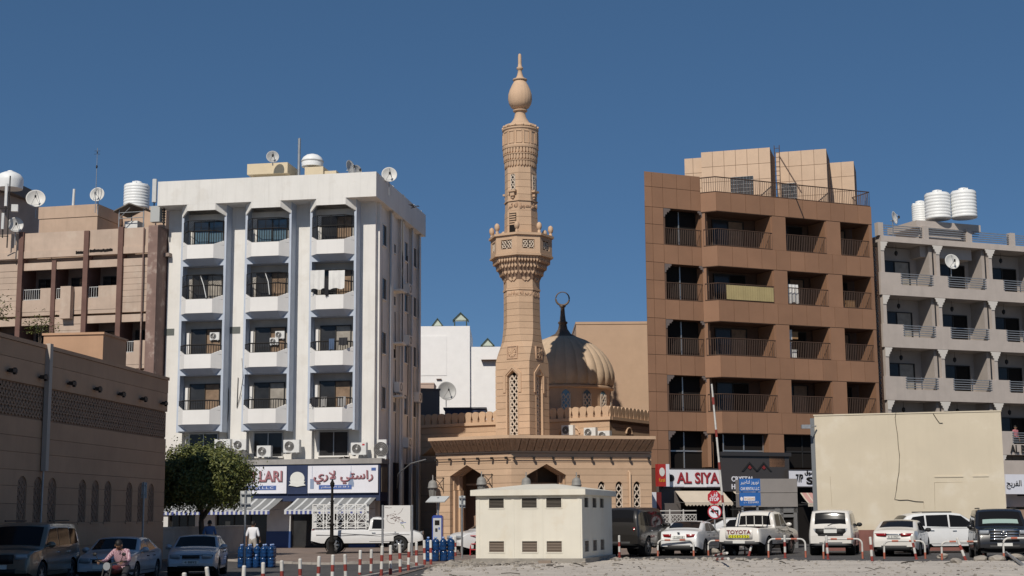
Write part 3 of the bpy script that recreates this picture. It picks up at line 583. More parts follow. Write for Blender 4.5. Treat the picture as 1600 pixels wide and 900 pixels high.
for fc, x0, x1, cx in ((faceL, -4.55, 0.05, -2.7), (faceR, 0.05, 7.55, 1.88)):
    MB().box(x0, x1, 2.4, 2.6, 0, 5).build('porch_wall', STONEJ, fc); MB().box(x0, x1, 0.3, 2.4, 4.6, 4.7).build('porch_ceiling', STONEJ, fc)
    for hw, y0, y1 in ((0.92, 0.3, 0.62), (0.80, 0.62, 0.95)):           # stepped gateway reveals
        for s in (-1, 1):
            a, b = sorted((cx + s * hw, cx + s * 1.3)); MB().box(a, b, y0, y1, 0, 3.05).build('gate_jamb', STONE, fc)
            a, b = sorted((cx + s * (hw + .06), cx + s * 1.3)); MB().box(a, b, y0, y1, 3.07, 3.78).build('gate_jamb', STONE, fc)
        m = MB(); m.slab([(cx - 1.4, 3.78), (cx - hw - .06, 3.78), (cx, 4.30), (cx + hw + .06, 3.78), (cx + 1.4, 3.78), (cx + 1.4, 4.6), (cx - 1.4, 4.6)], y0, y1); m.build('gate_head', STONE, fc)
    MB().box(cx - .2, cx + 1.0, 1.6, 1.7, 0, 3.3).build('door_leaf', MAROON, fc)
    MB().box(cx - 1.0, cx + 1.1, 1.5, 1.6, 3.32, 3.42).build('door_lintel', STONED, fc)
    # frieze mould, gutter pipe, floodlights
    xe0, xe1 = (x0 - .05, 0.0) if fc is faceL else (0.0, x1 + .07)
    def band(nm, y, th, z0, z1, mt=STONE, e=0.0):
        k0 = xe0 - (0 if fc is faceR else e); k1 = xe1 + (0 if fc is faceL else e)
        if fc is faceL: m = MB().prism([(k0, -y), (T * y, -y), (T * (y - th), -y + th), (k0, -y + th)], z0, z1)
        else: m = MB().prism([(-T * y, -y), (k1, -y), (k1, -y + th), (-T * (y - th), -y + th)], z0, z1)
        return m.build(nm, mt, fc)
    band('frieze', 0.03, 0.33, 4.68, 4.88); band('moulding', 0.10, 0.4, 4.905, 4.99); band('lip', 0.86, 1.2, 5.60, 5.76, e=-.05); band('cornice_core', 0.02, 0.3, 4.99, 5.6, STONEJ)
    n = 12 if fc is faceL else 19; L_ = xe1 - xe0
    for i in range(n):                                               # flared cornice of carved panels
        u0, u1 = i / n, (i + 1) / n; g_ = 0.024
        if fc is faceL: lo = [xe0 + (T * .1 - xe0) * u for u in (u0, u1)]; hi = [xe0 + .05 + (T * .8 - xe0 - .05) * u for u in (u0, u1)]
        else: lo = [-T * .1 + (xe1 + T * .1) * u for u in (u0, u1)]; hi = [min(-T * .8 + (xe1 - .05 + T * .8) * (u + .62 / n * (1 if u > 0 else 0)), xe1 - .05) for u in (u0, u1)]
        m = MB()
        m.hexa([(lo[0] + g_, -0.1, 5.0), (lo[1] - g_, -0.1, 5.0), (lo[1] - g_, 0.0, 5.0), (lo[0] + g_, 0.0, 5.0), (hi[0] + g_, -0.8, 5.6), (hi[1] - g_, -0.8, 5.6), (hi[1] - g_, -0.6, 5.6), (hi[0] + g_, -0.6, 5.6)])
        m.build('cornice_panel', STONED, fc)
        c = [(lo[0] + lo[1]) / 2, (hi[0] + hi[1]) / 2]; q = MB()        # raised palmette on the panel
        f = lambda s, t: (c[0] + (c[1] - c[0]) * t + s * (u1 - u0) * (xe1 - xe0) * 0.34, -0.1 - 0.7 * t - 0.012, 5.0 + 0.6 * t - 0.012)
        q.tube([f(-.8, .15), f(-.9, .5), f(-.3, .8), f(0, .95), f(.3, .8), f(.9, .5), f(.8, .15)], 0.012, 4); q.tube([f(0, .1), f(-.4, .4), f(0, .7), f(.4, .4), f(0, .1)], 0.012, 4); q.build('cornice_carving', STONE, fc)
    m = MB().tube([(xe0, -0.12, 4.64), (xe1, -0.12, 4.64)], 0.022, 6); m.build('conduit', STONEJ, fc)
    n = 6 if fc is faceL else 8
    for i in range(n):
        xx = xe0 + .1 + (xe1 - xe0 - .3) * (i + 0.0) / (n - 1)
        m = MB(); m.box(xx - .05, xx + .05, -0.26, -0.10, 4.58, 4.70); m.tube([(xx, -0.03, 4.64), (xx, -.2, 4.64)], 0.02, 5); m.build('floodlight', FLM, fc)
m = MB(); m.tube([(6.37, -0.08, 0.3), (6.37, -0.08, 3.9), (6.37, 0.05, 4.0)], 0.07, 8); m.build('downpipe', STONE, faceR)
MB().box(7.32, 7.62, 0.3, 6, 0, 5.0).build('side_return', STONE, faceR)
m = MB(); rp_ = [inv @ Vector(q) for q in ((-3.95, 77.9, 5.62), (-.1, 75.6, 5.62), (7.0, 77.7, 5.62), (5.6, 83, 5.62), (5.2, 90.3, 5.62), (-6.0, 96.5, 5.62))]; m.add(rp_, [(0, 1, 2, 3, 4, 5)]); m.build('roof', STONE, faceL)
MB().box(-4.6, -4.3, 0.3, 8, 0, 5.6).build('side_return', STONE, faceL)
# hall with crenellated parapet
KH_ = 90.0 / 84.0; h0 = at(952, 632, 90.0); MHP = Plane(h0.x, h0.y, -31); MSP = Plane(h0.x, h0.y, 59)
hallF = sub('hall_front', MHP, 0, KH_); hallS = sub('hall_side', MSP, 0, KH_)
HZ = [0, 1, 2, 3, 4, 5, 5.5, 5.9, 6.3, 6.7, 7.1]
courses(hallF, 'stone_course', STONE, -14.5, 0, HZ, 0, 0.3, [(-3.0, pointed(0.3, 6.4, 6.65), 5.0, 6.65), (-4.9, pointed(.3, 6.4, 6.65), 5, 6.65)])
courses(hallS, 'stone_course', STONE, 0.002, 9.0, HZ, 0.0, 0.3, [(2.4, pointed(.3, 6.4, 6.65), 5, 6.65)])
for fc, c in ((hallF, -3.0), (hallF, -4.9), (hallS, 2.4)): MB().box(c - .35, c + .35, 0.2, 0.24, 4.9, 6.7).build('window_pane', STONED, fc)
for fc, c in ((hallF, -2.3), (hallS, 2.4)):
    m = MB(); m.tube([(c + .36 * math.cos(t * math.pi / 10), -0.03, 6.4 + .34 * math.sin(t * math.pi / 10)) for t in range(11)], 0.06, 6); m.build('arch_moulding', STONE, fc)
MB().box(-14.5, 0.1, -0.12, 0.3, 7.1, 7.28).build('string_course', STONE, hallF); MB().box(-0.1 + .22, 9.0, -0.12, 0.3, 7.1, 7.28).build('string_course', STONE, hallS)
mw = 0.49; mm = MB(); pts = [(0.0, 0), (mw - .0, 0), (mw - .0, 0.1)]
for t in range(0, 9): a = math.pi * t / 8; pts.append((mw / 2 + (mw / 2 - .012) * math.cos(a), 0.42 + 0.22 * math.sin(a) ** 0.8))
pts = [(0.06, 0.0), (mw - 0.06, 0.0), (mw - 0.07, 0.18), (mw - 0.012, 0.42)] + pts[3:][1:-1] + [(0.012, 0.42), (0.07, 0.18)]
merl = mm.slab(pts, 0.0, 0.16).mesh('merlon', STONE)
for i in range(29): mobj('merlon', merl, hallF, (-mw * (i + 1), -0.02, 7.28))
for i in range(18): mobj('merlon', merl, hallS, (mw * i + .03, -0.02, 7.28))
MB().box(-14.5, 0.0, 0.15, 0.3, 7.0, 7.42).build('parapet_backing', STONEJ, hallF)
MB().box(-14.5, 0, 0.3, 9, 6.9, 7.05).build('hall_roof', STONE, hallF)
# ---------------------------------------------------------------- dome
KD_ = 97.0 / 91.0; dc = at(880, 560, 97.0); dloc = inv @ Vector((dc.x, dc.y, EYE * (1 - KD_)))
dome = bpy.data.objects.new('dome', None); COL.objects.link(dome); dome.parent = mq; dome.location = dloc; dome.scale = (KD_,) * 3
DOME = mat('dome_stone', (0.52, 0.39, 0.27), 0.8, var=0.08, bump=0.2, streak=0.2)
prof = [(3.02, 9.55), (3.10, 9.75), (3.15, 10.05), (3.13, 10.4), (3.0, 10.85), (2.77, 11.3), (2.45, 11.72), (2.0, 12.12), (1.45, 12.46), (0.9, 12.68), (0.45, 12.8)]
NG = 28; m = MB(); k = 6; vs = []
for r, z in prof:
    for j in range(k + 1):
        u = j / k; t = (u - 0.5) * 2 * math.pi / NG; bulge = 1 + 0.035 * (1 - (2 * u - 1) ** 2) * min(1, (r / 1.2))
        vs.append((r * 0.975 * bulge * math.cos(t), r * 0.975 * bulge * math.sin(t), z))
m.add(vs, [(i * (k + 1) + j, i * (k + 1) + j + 1, (i + 1) * (k + 1) + j + 1, (i + 1) * (k + 1) + j) for i in range(len(prof) - 1) for j in range(k)], 0, True)
m.add([(2.98 * math.cos(t), 2.98 * math.sin(t), 9.5) for t in (-.11, .11)] + [vs[0], vs[3], vs[k]], [(0, 1, 4, 3, 2)], 0)
gore = m.mesh('dome_gore', DOME)
for i in range(NG): mobj('dome_gore', gore, dome, rz=2 * math.pi * i / NG)
MB().lathe([(2.95, 7.0), (2.95, 9.3), (3.1, 9.36), (3.1, 9.46), (2.9, 9.56)], 48, sm=False).build('drum', STONE, dome)
for i in range(14):
    t = 2 * math.pi * i / 14 + 0.1
    m = MB(); hwp = 0.27
    m.slab([(-hwp, 7.9), (hwp, 7.9), (hwp, 8.9), (hwp * .6, 9.1), (0, 9.2), (-hwp * .6, 9.1), (-hwp, 8.9)], -2.975, -2.94, 1)
    lattice(m, -hwp, hwp, 7.9, 8.95, -3.0, 0.03, 0.03, 0, 0.3); m.build('drum_window', [LATT, GLASSB], dome, rz=t)
FIN = mat('finial_bronze', (0.15, 0.11, 0.08), 0.6, 0.3)
m = MB(); m.lathe([(0.9, 12.68), (0.75, 12.78), (0.5, 12.9), (0.3, 13.2), (0.24, 13.5), (0.3, 13.56), (0.3, 13.64), (0.2, 13.7), (0.15, 14.1), (0.12, 14.55), (0.2, 14.6), (0.2, 14.66), (0.08, 14.72)], 14)
rr = 0.42; cz = 15.12; a_ = -MLP.a
m.tube([(rr * math.sin(t * math.pi / 14) * math.cos(a_), rr * math.sin(t * math.pi / 14) * math.sin(a_), cz - rr * math.cos(t * math.pi / 14)) for t in range(29)], [0.05 + 0.02 * math.cos(t * math.pi / 14) for t in range(29)], 8)
m.build('finial', FIN, dome)
# ---------------------------------------------------------------- minaret
mn = empty('minaret', (AX.x, AX.y, EYE * (1 - KM)), R(-31), 'tall sandstone minaret with corbelled balcony and onion finial', 'minaret')
mn.scale = (KM,) * 3
def sq(h, c=0.0):
    return [(-h, -h + c), (-h + c, -h), (h - c, -h), (h, -h + c), (h, h - c), (h - c, h), (-h + c, h), (-h, h - c)] if c else [(-h, -h), (h, -h), (h, h), (-h, h)]
def octa(h, n=8): q = math.pi / n; return [(h / math.cos(q) * math.cos(2 * math.pi * i / n + q), h / math.cos(q) * math.sin(2 * math.pi * i / n + q)) for i in range(n)]
def oct2(h, c): return sq(h, c)
bz = [4.9, 5.25, 5.6, 5.95, 6.3, 6.65, 7.0, 7.35, 7.7, 8.05, 8.4, 8.75, 9.1]
hw = 0.33; H2 = 1.05
for za, zb in zip(bz, bz[1:]):
    for poly in ([(-H2, -H2), (-hw, -H2), (-hw, H2), (-H2, H2)], [(hw, -H2), (H2, -H2), (H2, -hw), (hw, -hw)], [(hw, hw), (H2, hw), (H2, H2), (hw, H2)]):
        MB().prism(poly, za, zb - 0.018).build('stone_course', STONE, mn)
MB().box(-H2 + .03, 0.70, -0.70, H2 - .03, 4.9, 9.5).build('core', BLACK, mn)
for rz_ in (0, math.pi / 2):                                        # lancet windows on the two faces in view
    m = MB(); lattice(m, -hw + .06, hw - .06, 5.0, 9.15, -0.86, 0.08, 0.028, 0, 0.36); m.build('window_lattice', LATT, mn, rz=rz_)
    m = MB()
    for s in (-1, 1):
        m.slab([(s * hw, 9.1), (s * hw, 9.45), (0, 9.45), (0, 9.4)][::s], -H2 + .003, -0.6)
    m.build('window_head', STONE, mn, rz=rz_)
    m = MB(); o_ = [(-.56, 8.2), (-.56, 9.22), (0, 9.72), (.56, 9.22), (.56, 8.2)]; i_ = [(-.40, 8.2), (-.40, 9.13), (0, 9.5), (.40, 9.13), (.40, 8.2)]
    for k_ in range(4): m.slab([o_[k_], i_[k_], i_[k_ + 1], o_[k_ + 1]], -H2 - 0.045, -H2 + 0.05)
    m.build('hood_mould', STONE, mn, rz=rz_)
    for s in (-1, 1): MB().box(s * .36 - .035, s * .36 + .035, -H2 - .02, -H2 + .1, 4.95, 8.2).build('jamb_shaft', STONE, mn, rz=rz_)
def ring(nm, za, zb, pa, pb, mt=STONE, j=0.016):
    m = MB(); n = len(pa); f = (zb - za - j) / (zb - za)
    m.prism(pa, za, zb - j, top=[(a[0] + (b[0] - a[0]) * f, a[1] + (b[1] - a[1]) * f) for a, b in zip(pa, pb)]); return m.build(nm, mt, mn)
lv = [(9.1, 1.05, .02), (9.45, 1.05, .02), (9.85, 1.05, .03), (10.25, 1.02, .16), (10.62, 0.99, .32), (10.95, 0.965, .44), (11.3, 0.95, .5), (11.65, .935, .53), (12.0, .925, .54), (12.35, .92, .54), (12.7, .915, .536), (13.05, .915, .536), (13.4, .915, .536), (13.72, .915, .536)]
for (za, ha, ca), (zb, hb, cb) in zip(lv, lv[1:]):
    if za < 9.4:                                                   # around the window heads
        ring('stone_course', za + .36, zb, oct2(ha, ca), oct2(hb, cb)) if False else MB().box(-H2, H2, -0.58, H2, 9.12, 9.45).build('stone_course', STONE, mn)
        for s in (-1, 1):
            MB().box(*sorted((s * hw, s * H2)), -H2, -0.585, 9.1, 9.434).build('stone_course', STONE, mn)
        continue
    ring('stone_course', za, zb, oct2(ha, ca), oct2(hb, cb))
MB().prism(oct2(.9, .5), 9.4, 13.7, top=oct2(.88, .52)).build('core', STONEJ, mn)
for rz_ in (0, math.pi / 2):                                       # star panels
    m = MB(); m.box(-.3, .3, -1.045, -.9, 10.02, 10.66)
    m.slab([(r_ * math.cos(math.pi * t / 8), 10.34 + r_ * math.sin(math.pi * t / 8)) for t, r_ in ((i, .27 if i % 2 else .17) for i in range(16))], -1.075, -1.04, 1)
    for t in range(4): m.tube([(.26 * math.cos(t * math.pi / 4), -1.08, 10.34 + .26 * math.sin(t * math.pi / 4)), (-.26 * math.cos(t * math.pi / 4), -1.08, 10.34 - .26 * math.sin(t * math.pi / 4))], .018, 4, 1)
    for s in (-1, 1): m.box(s * .3 - .025, s * .3 + .025, -1.08, -.95, 10.0, 10.68); m.box(-.275, .275, -1.08, -.95, 10.34 + s * .32 - .02, 10.34 + s * .32 + .02)
    m.build('star_panel', [STONED, STONE], mn, rz=rz_)
ring('moulding', 13.72, 13.84, oct2(.95, .55), oct2(.95, .55)); ring('stone_course', 13.84, 14.3, oct2(.915, .536), oct2(.915, .536)); 
FORMS = {}
for ch, code, n_ in (('ا', 0xFE8D, 2), ('ب', 0xFE8F, 4), ('ة', 0xFE93, 2), ('ت', 0xFE95, 4), ('ج', 0xFE9D, 4), ('ح', 0xFEA1, 4), ('خ', 0xFEA5, 4), ('د', 0xFEA9, 2), ('ذ', 0xFEAB, 2), ('ر', 0xFEAD, 2), ('ز', 0xFEAF, 2), ('س', 0xFEB1, 4), ('ش', 0xFEB5, 4), ('ص', 0xFEB9, 4), ('ط', 0xFEC1, 4), ('ع', 0xFEC9, 4), ('غ', 0xFECD, 4), ('ف', 0xFED1, 4), ('ق', 0xFED5, 4), ('ك', 0xFED9, 4), ('ل', 0xFEDD, 4), ('م', 0xFEE1, 4), ('ن', 0xFEE5, 4), ('ه', 0xFEE9, 4), ('و', 0xFEED, 2), ('ي', 0xFEF1, 4), ('أ', 0xFE83, 2)): FORMS[ch] = (code, n_)
def shape(t):
    t = t.replace('لا', '\u0001'); FORMS['\u0001'] = (0xFEFB, 2); out = []
    for i, c in enumerate(t):
        if c not in FORMS: out.append(c); continue
        code, n_ = FORMS[c]; prev = i > 0 and t[i - 1] in FORMS and FORMS[t[i - 1]][1] == 4; nxt = i + 1 < len(t) and t[i + 1] in FORMS and n_ == 4
        out.append(chr(code + (3 if prev and nxt else 1 if prev else 2 if nxt else 0)))
    return ''.join(reversed(out))
for rz_, tx in ((0, 'بسم الله الرحمن'), (math.pi / 4, 'الرحيم الله'), (math.pi / 2, 'لا اله الا الله')):
    fcx = bpy.data.objects.new('inscription', None)
    me = lettering(shape(tx), 1, STONED, mn, (0, 0, 0), depth=0.02, fit=(0.7, 0.3), name='inscription')
    me.location = Matrix.Rotation(rz_, 3, 'Z') @ Vector((-.35, -.918, 13.36)); me.rotation_euler = (math.pi / 2, 0, rz_)
# balcony on stepped corbels
rows = [(14.2, .98), (14.55, 1.14), (14.88, 1.31), (15.18, 1.48)]
MB().prism(oct2(.9, .527), 14.25, 15.5, top=oct2(1.5, .88)).build('corbel_core', STONEJ, mn)
for ri, (z, h) in enumerate(rows):
    m = MB(); nb = [2, 4, 5, 7][ri]
    for s in range(8):
        Mx = Matrix.Rotation(s * math.pi / 4, 3, 'Z'); fw = 2 * h * math.tan(math.pi / 8) * 0.94
        for i in range(nb):
            xx = -fw / 2 + fw * (i + .5) / nb; bw = fw / nb * .36; q = len(m.v)
            if ri == 0: xx *= .4
            m.slab([(xx - bw, z + .3), (xx - bw, z + .12), (xx, z), (xx + bw, z + .12), (xx + bw, z + .3)], -h, -h + .3)
            for v_ in range(q, len(m.v)): m.v[v_] = tuple(Mx @ Vector(m.v[v_]))
    if ri: m.prism(oct2(h + .015, (h + .015) * .586), z + .28, z + .34)
    tag(m.build('corbel_row', STONE, mn), kind='stuff')
ring('balcony_floor', 15.5, 15.62, oct2(1.62, .95), oct2(1.62, .95)); 
for s in range(8):
    rz_ = s * math.pi / 4; h = 1.56; fw = 2 * h * math.tan(math.pi / 8)
    m = MB()
    for a, b, c_, d in ((-fw / 2, fw / 2, 15.62, 15.86), (-fw / 2, fw / 2, 16.36, 16.6), (-fw / 2, -.34, 15.86, 16.36), (.34, fw / 2, 15.86, 16.36)): m.box(a, b, -h, -h + .12, c_, d)
    m.build('balcony_panel', STONE, mn, rz=rz_)
    m = MB()
    for cx in (-.17, .17):
        m.tube([(cx + .13 * math.cos(t * math.pi / 6), -h + .05, 16.11 + .17 * math.sin(t * math.pi / 6)) for t in range(13)], .03, 4)
        m.tube([(cx - .15, -h + .05, 15.88), (cx + .15, -h + .05, 16.34)], .025, 4); m.tube([(cx - .15, -h + .05, 16.34), (cx + .15, -h + .05, 15.88)], .025, 4)
    m.build('balcony_fretwork', LATT, mn, rz=rz_)
    m = MB(); m.lathe([(.09, 0), (.09, .12), (.055, .16), (.11, .2), (.15, .34), (.13, .5), (.05, .58)], 8); o = m.build('finial_knob', STONE, mn); o.location = Matrix.Rotation(rz_ + math.pi / 8, 3, 'Z') @ Vector((0, -1.62, 16.74))
ring('balcony_rail', 16.6, 16.74, oct2(1.66, .97), oct2(1.66, .97))
# upper shaft
uz = [15.6, 16.3, 16.85, 17.3, 17.75, 18.1, 18.62, 19.0, 19.4, 19.8, 20.2, 20.55]
for za, zb in zip(uz, uz[1:]): ha = .875 - .035 * (za - 15.6) / 2.5 if za < 18 else .82; ring('stone_course', za, zb, oct2(ha, ha * .586), oct2(ha - .005, (ha - .005) * .586))
ring('moulding', 18.62, 18.70, oct2(.87, .51), oct2(.87, .51)); MB().prism(oct2(.79, .46), 15.7, 20.5).build('core', STONEJ, mn)
for rz_, tx in ((0, 'الله اكبر'), (math.pi / 4, 'محمد رسول'), (math.pi / 2, 'الله اكبر')):
    me = lettering(shape(tx), 1, STONED, mn, (0, 0, 0), depth=0.02, fit=(0.6, 0.32), name='inscription')
    me.location = Matrix.Rotation(rz_, 3, 'Z') @ Vector((-.3, -.845, 18.2)); me.rotation_euler = (math.pi / 2, 0, rz_)
for rz_ in (0, math.pi / 2, -math.pi / 2):
    m = MB(); m.slab([(-.14, 19.25), (.14, 19.25), (.14, 20.0), (.1, 20.1), (0, 20.15), (-.1, 20.1), (-.14, 20.0)], -.835, -.8, 1); lattice(m, -.13, .13, 19.27, 20.1, -.85, .03, .022, 0, .26)
    m.build('upper_window', [LATT, BLACK], mn, rz=rz_)
    m = MB(); m.box(-.24, .24, -1.02, -.8, 19.12, 19.22); m.box(-.13, .13, -.96, -.8, 18.9, 19.12); m.box(-.06, .06, -.9, -.8, 18.78, 18.9); m.build('window_bracket', STONE, mn, rz=rz_)
m = MB(); m.box(-.2, .2, -.89, -.8, 16.9, 17.95, 1); [m.box(-.19, .19, -.91, -.88, 17.3 + .13 * i, 17.37 + .13 * i, 0) for i in range(5)]; m.box(-.24, -.2, -.92, -.8, 16.9, 18.0, 0); m.build('gallery_door', [STONE, BLACK], mn)
for ri, (z, h) in enumerate(((20.55, .86), (20.92, .90), (21.28, .935))):
    m = MB(); m.lathe([(h * 1.03, z + .30), (h * 1.07, z + .33), (h * 1.07, z + .37), (h * 1.0, z + .37)], 32, sm=False); n = 34
    for i in range(n):
        t = 2 * math.pi * i / n; q = len(m.v); m.slab([(-.06, z + .31), (-.06, z + .1), (0, z), (.06, z + .1), (.06, z + .31)], -h * 1.035, -h + .12); Mx = Matrix.Rotation(t, 3, 'Z')
        for v_ in range(q, len(m.v)): m.v[v_] = tuple(Mx @ Vector(m.v[v_]))
    tag(m.build('corbel_row', STONE, mn), kind='stuff')
MB().lathe([(.80, 20.5), (.84, 20.9), (.87, 21.3), (.90, 21.66)], 32, sm=False).build('corbel_core', STONE, mn)
MB().lathe([(.9, 21.6), (1.0, 21.66), (1.0, 21.76), (.96, 21.8), (.955, 22.62), (1.01, 22.68), (1.01, 22.76), (.9, 22.8), (.75, 22.8)], 32, sm=False).build('gallery_drum', STONE, mn)
for i in range(14):
    t = 2 * math.pi * i / 14
    m = MB()
    for a, b, c_, d in ((-.17, -.14, 21.86, 22.55), (.14, .17, 21.86, 22.55), (-.17, .17, 22.5, 22.55), (-.17, .17, 21.83, 21.87)): m.box(a, b, -.985, -.93, c_, d)
    m.build('drum_panel_frame', STONE, mn, rz=t)
    m = MB(); m.ball((0, 0, 0), .07, .07, .08, 8, 5); o = m.build('bead', STONE, mn); o.location = (.97 * math.cos(t), .97 * math.sin(t), 22.86)
def zq(z):
    K = [(22.78, 22.84), (24.0, 23.86), (26.0, 25.62), (26.69, 26.3), (27.53, 27.15)]
    for (a0, b0), (a1, b1) in zip(K, K[1:]):
        if z <= a1 or a1 == 27.53: return b0 + (b1 - b0) * (z - a0) / (a1 - a0)
MB().lathe([(r_, zq(z_)) for r_, z_ in [(.93, 22.78), (.9, 22.95), (.7, 23.0), (.5, 23.2), (.34, 23.5), (.29, 23.8), (.29, 24.0)]], 20).build('neck', STONE, mn)
MB().lathe([(r_, zq(z_)) for r_, z_ in [(.34, 23.93), (.4, 23.97), (.4, 24.03), (.3, 24.06), (.3, 24.15)]], 20).build('collar', STONE, mn)
prof = [(r_, zq(z_)) for r_, z_ in [(.33, 24.1), (.5, 24.22), (.62, 24.45), (.675, 24.75), (.66, 25.05), (.58, 25.35), (.47, 25.62), (.36, 25.85), (.28, 26.0)]]
MB().lathe(prof, 64, rf=lambda t, z: 1 - 0.035 * abs(math.sin(t * 10)) * max(0, 1 - abs(z - 24.7) / 1.2)).build('onion_dome', STONE, mn)
GOLD = mat('finial_gold', (0.55, 0.37, 0.17), 0.4, 0.5)
MB().lathe([(r_, zq(z_)) for r_, z_ in [(.3, 25.96), (.4, 25.98), (.4, 26.05), (.25, 26.09), (.17, 26.25), (.12, 26.45), (.11, 26.6), (.18, 26.64), (.18, 26.74), (.11, 26.78), (.1, 26.95), (.095, 27.4), (.07, 27.5), (.03, 27.53)]], 14).build('finial', STONE, mn)
# wall lanterns on the mosque
LAN = mat('lantern_grey', (0.24, 0.235, 0.22), 0.6); LANG = mat('lantern_glass', (0.2, 0.195, 0.18), 0.3)
for pl, xx, zz, lab in ((MLP, -4.45, 3.0, 'grey wall lantern at the left end of the mosque, above the solar panel'), (MLP, -1.45, 3.12, 'grey wall lantern right of the left mosque gateway'), (MRP, 0.62, 3.05, 'grey wall lantern just left of the right mosque gateway'), (MRP, 3.3, 3.05, 'grey wall lantern right of the gateway, above the cream kiosk roof')):
    o = empty('wall_lantern', pl.o, pl.a, lab, 'lantern', 'lanterns on the mosque wall')
    m = MB(); m.tube([(xx + .35, 0, zz + .7), (xx, -.45, zz + .7), (xx, -.55, zz + .62)], .02, 5); m.tube([(xx + .3, 0, zz - .1), (xx + .3, -.05, zz + .75)], .02, 5); m.tube([(xx + .33, 0, zz), (xx + .2, -.25, zz + .45), (xx + .05, -.45, zz + .68)], .018, 5); m.build('bracket', DARKM, o)
    m = MB(); m.lathe([(.03, .85), (.03, .6), (.1, .57), (.2, .5), (.24, .38), (.24, .25), (.27, .22), (.27, .16), (.2, .16)], 12, (xx, -.55, zz), rf=lambda t, z: 1 - .05 * abs(math.sin(t * 6))); m.build('cap', LAN, o)
    m = MB(); m.lathe([(.2, .16), (.19, .0), (.14, -.38), (.1, -.45)], 8, (xx, -.55, zz), sm=False); m.build('lamp_body', LANG, o)
    m = MB()
    for t in range(8): a = t * math.pi / 4; m.tube([(xx + .21 * math.cos(a), -.55 + .21 * math.sin(a), zz + .16), (xx + .15 * math.cos(a), -.55 + .15 * math.sin(a), zz - .4)], .014, 4)
    m.lathe([(.16, -.38), (.16, -.44), (.05, -.5)], 8, (xx, -.55, zz)); m.build('lamp_frame', LAN, o)
# ---------------------------------------------------------------- brown tiled apartment block
BRN = mat('brown_panel', (0.30, 0.165, 0.098), 0.55, var=0.07, scale=0.7, spec=0.35, rand=0.12, streak=0.12, streakcol=(0.2, 0.115, 0.075))
BRNJ = mat('brown_joint', (0.11, 0.062, 0.04), 0.9)
PEACH = mat('peach_panel', (0.60, 0.43, 0.30), 0.6, var=0.05, rand=0.05)
PEACHJ = mat('peach_joint', (0.2, 0.13, 0.09), 0.9)
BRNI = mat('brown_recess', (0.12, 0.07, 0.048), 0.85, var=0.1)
o_ = at(*(990 + 445 / 3.4625, 210 + 310 / 3.4615), 84)
BRP = Plane(o_.x, o_.y, 24)
bb = empty('apartment_building', BRP.o, BRP.a, 'brown tiled apartment block with deep recessed balconies right of the mosque', 'building')
OT = [19.2, 15.95, 12.72, 9.5, 6.3]; OB = [17.15, 13.95, 10.75, 7.53, 4.55]
DG = (-0.62, 0.75); XR = 11.1; YB = 1.7
bl = lambda t: (-4.33 + .59 * t, .78 + .83 * t)
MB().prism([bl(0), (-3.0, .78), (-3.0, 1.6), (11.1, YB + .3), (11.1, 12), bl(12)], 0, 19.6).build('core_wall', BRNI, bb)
def clad(x0, x1, z0, z1, y, xs=None, nx=None, mt=BRN, parent=bb, name='panel', g=0.012, th=0.03):
    xs = xs or [x0 + (x1 - x0) * i / nx for i in range(nx + 1)]
    for a, b in zip(xs, xs[1:]): MB().box(a + g, b - g, y - th, y, z0 + g, z1 - g).build(name, mt, parent)
tops = [20.33] + OB; bots = OT + [None]
for k in range(5):
    z1 = tops[k]; z0 = OT[k]
    poly = [(-.6, .76), (.02, .035), (XR, .035), (XR, YB), (-.6, YB)]
    MB().prism(poly, z0, z1).build('spandrel_core', BRNJ, bb)
    MB().prism([(-.61, .75), (0.01, .02), (XR + .01, .02), (XR + .01, YB), (-.61, YB)], z0 - 0.02, z0 + .0).build('soffit', BRNI, bb)
    clad(0, XR, z0, z1, 0.03, nx=11)
    m = MB(); (ax, ay), (bx, by) = DG, (0, 0); m.prism([(ax + .012, ay - .012), (bx - .004, by + .004), (bx + .022, by + .022), (ax + .035, ay + .012)], z0 + .012, z1 - .012); m.build('corner_panel', BRN, bb)
for k in range(5):
    z0, z1 = OB[k], OT[k]
    if k == 4: z0 = 4.4
    for a, b in ((3.83, 4.80), (7.70, 8.75), (10.86, 11.1)) if k < 4 else ((3.08, 4.15), (7.3, 8.4)):
        MB().box(a + .01, b - .01, 0.02, YB, z0 + .0, z1 - .02).build('pier', BRN, bb)
    MB().prism([(-.55, .78), (-.42, .6), (-.1, 1.5), (-.1, YB), (-.55, YB)], z0, z1 - .02).build('pier', BRN, bb)
    if k < 4:
        for q, (a, b) in enumerate(((0.35, 2.9), (5.0, 7.1), (8.95, 10.3))):
            sliding_door('sliding_door', bb, a + (0.35 if q == 0 else 0), b, z0, z1 - .15, YB - .04, [CURT, BLACK, CURT, BLACK][(k + q) % 4], GLASS, .5 if (k + q) % 2 else 0)
        for q, pts in enumerate(([(-.5, .68), (.03, .06), (3.83, .06)], [(4.8, .06), (7.7, .06)], [(8.75, .06), (10.86, .06)])):
            m = MB(); railing(m, pts, z0, z0 + 1.0, .12, .016, .03); m.build('railing', BRONZE, bb)
        for a in (3.75, 7.62): MB().box(a, a + .1, .06, YB, z0, z1 - .03).build('partition', BRN, bb)
    else:
        for q, (a, b) in enumerate(((0.3, 3.05), (4.2, 7.2), (8.45, 10.8))):
            m = MB(); m.box(a, b, .55, .6, 4.4, 6.25, 1)
            for xx in (a, (a + b) / 2, b - .06): m.box(xx, xx + .06, .5, .55, 4.4, 6.25)
            m.box(a + .06, b - .06, .5, .55, 5.28, 5.36); m.build('mezzanine_window', [ALU if q == 0 else DARKM, BLACK], bb)
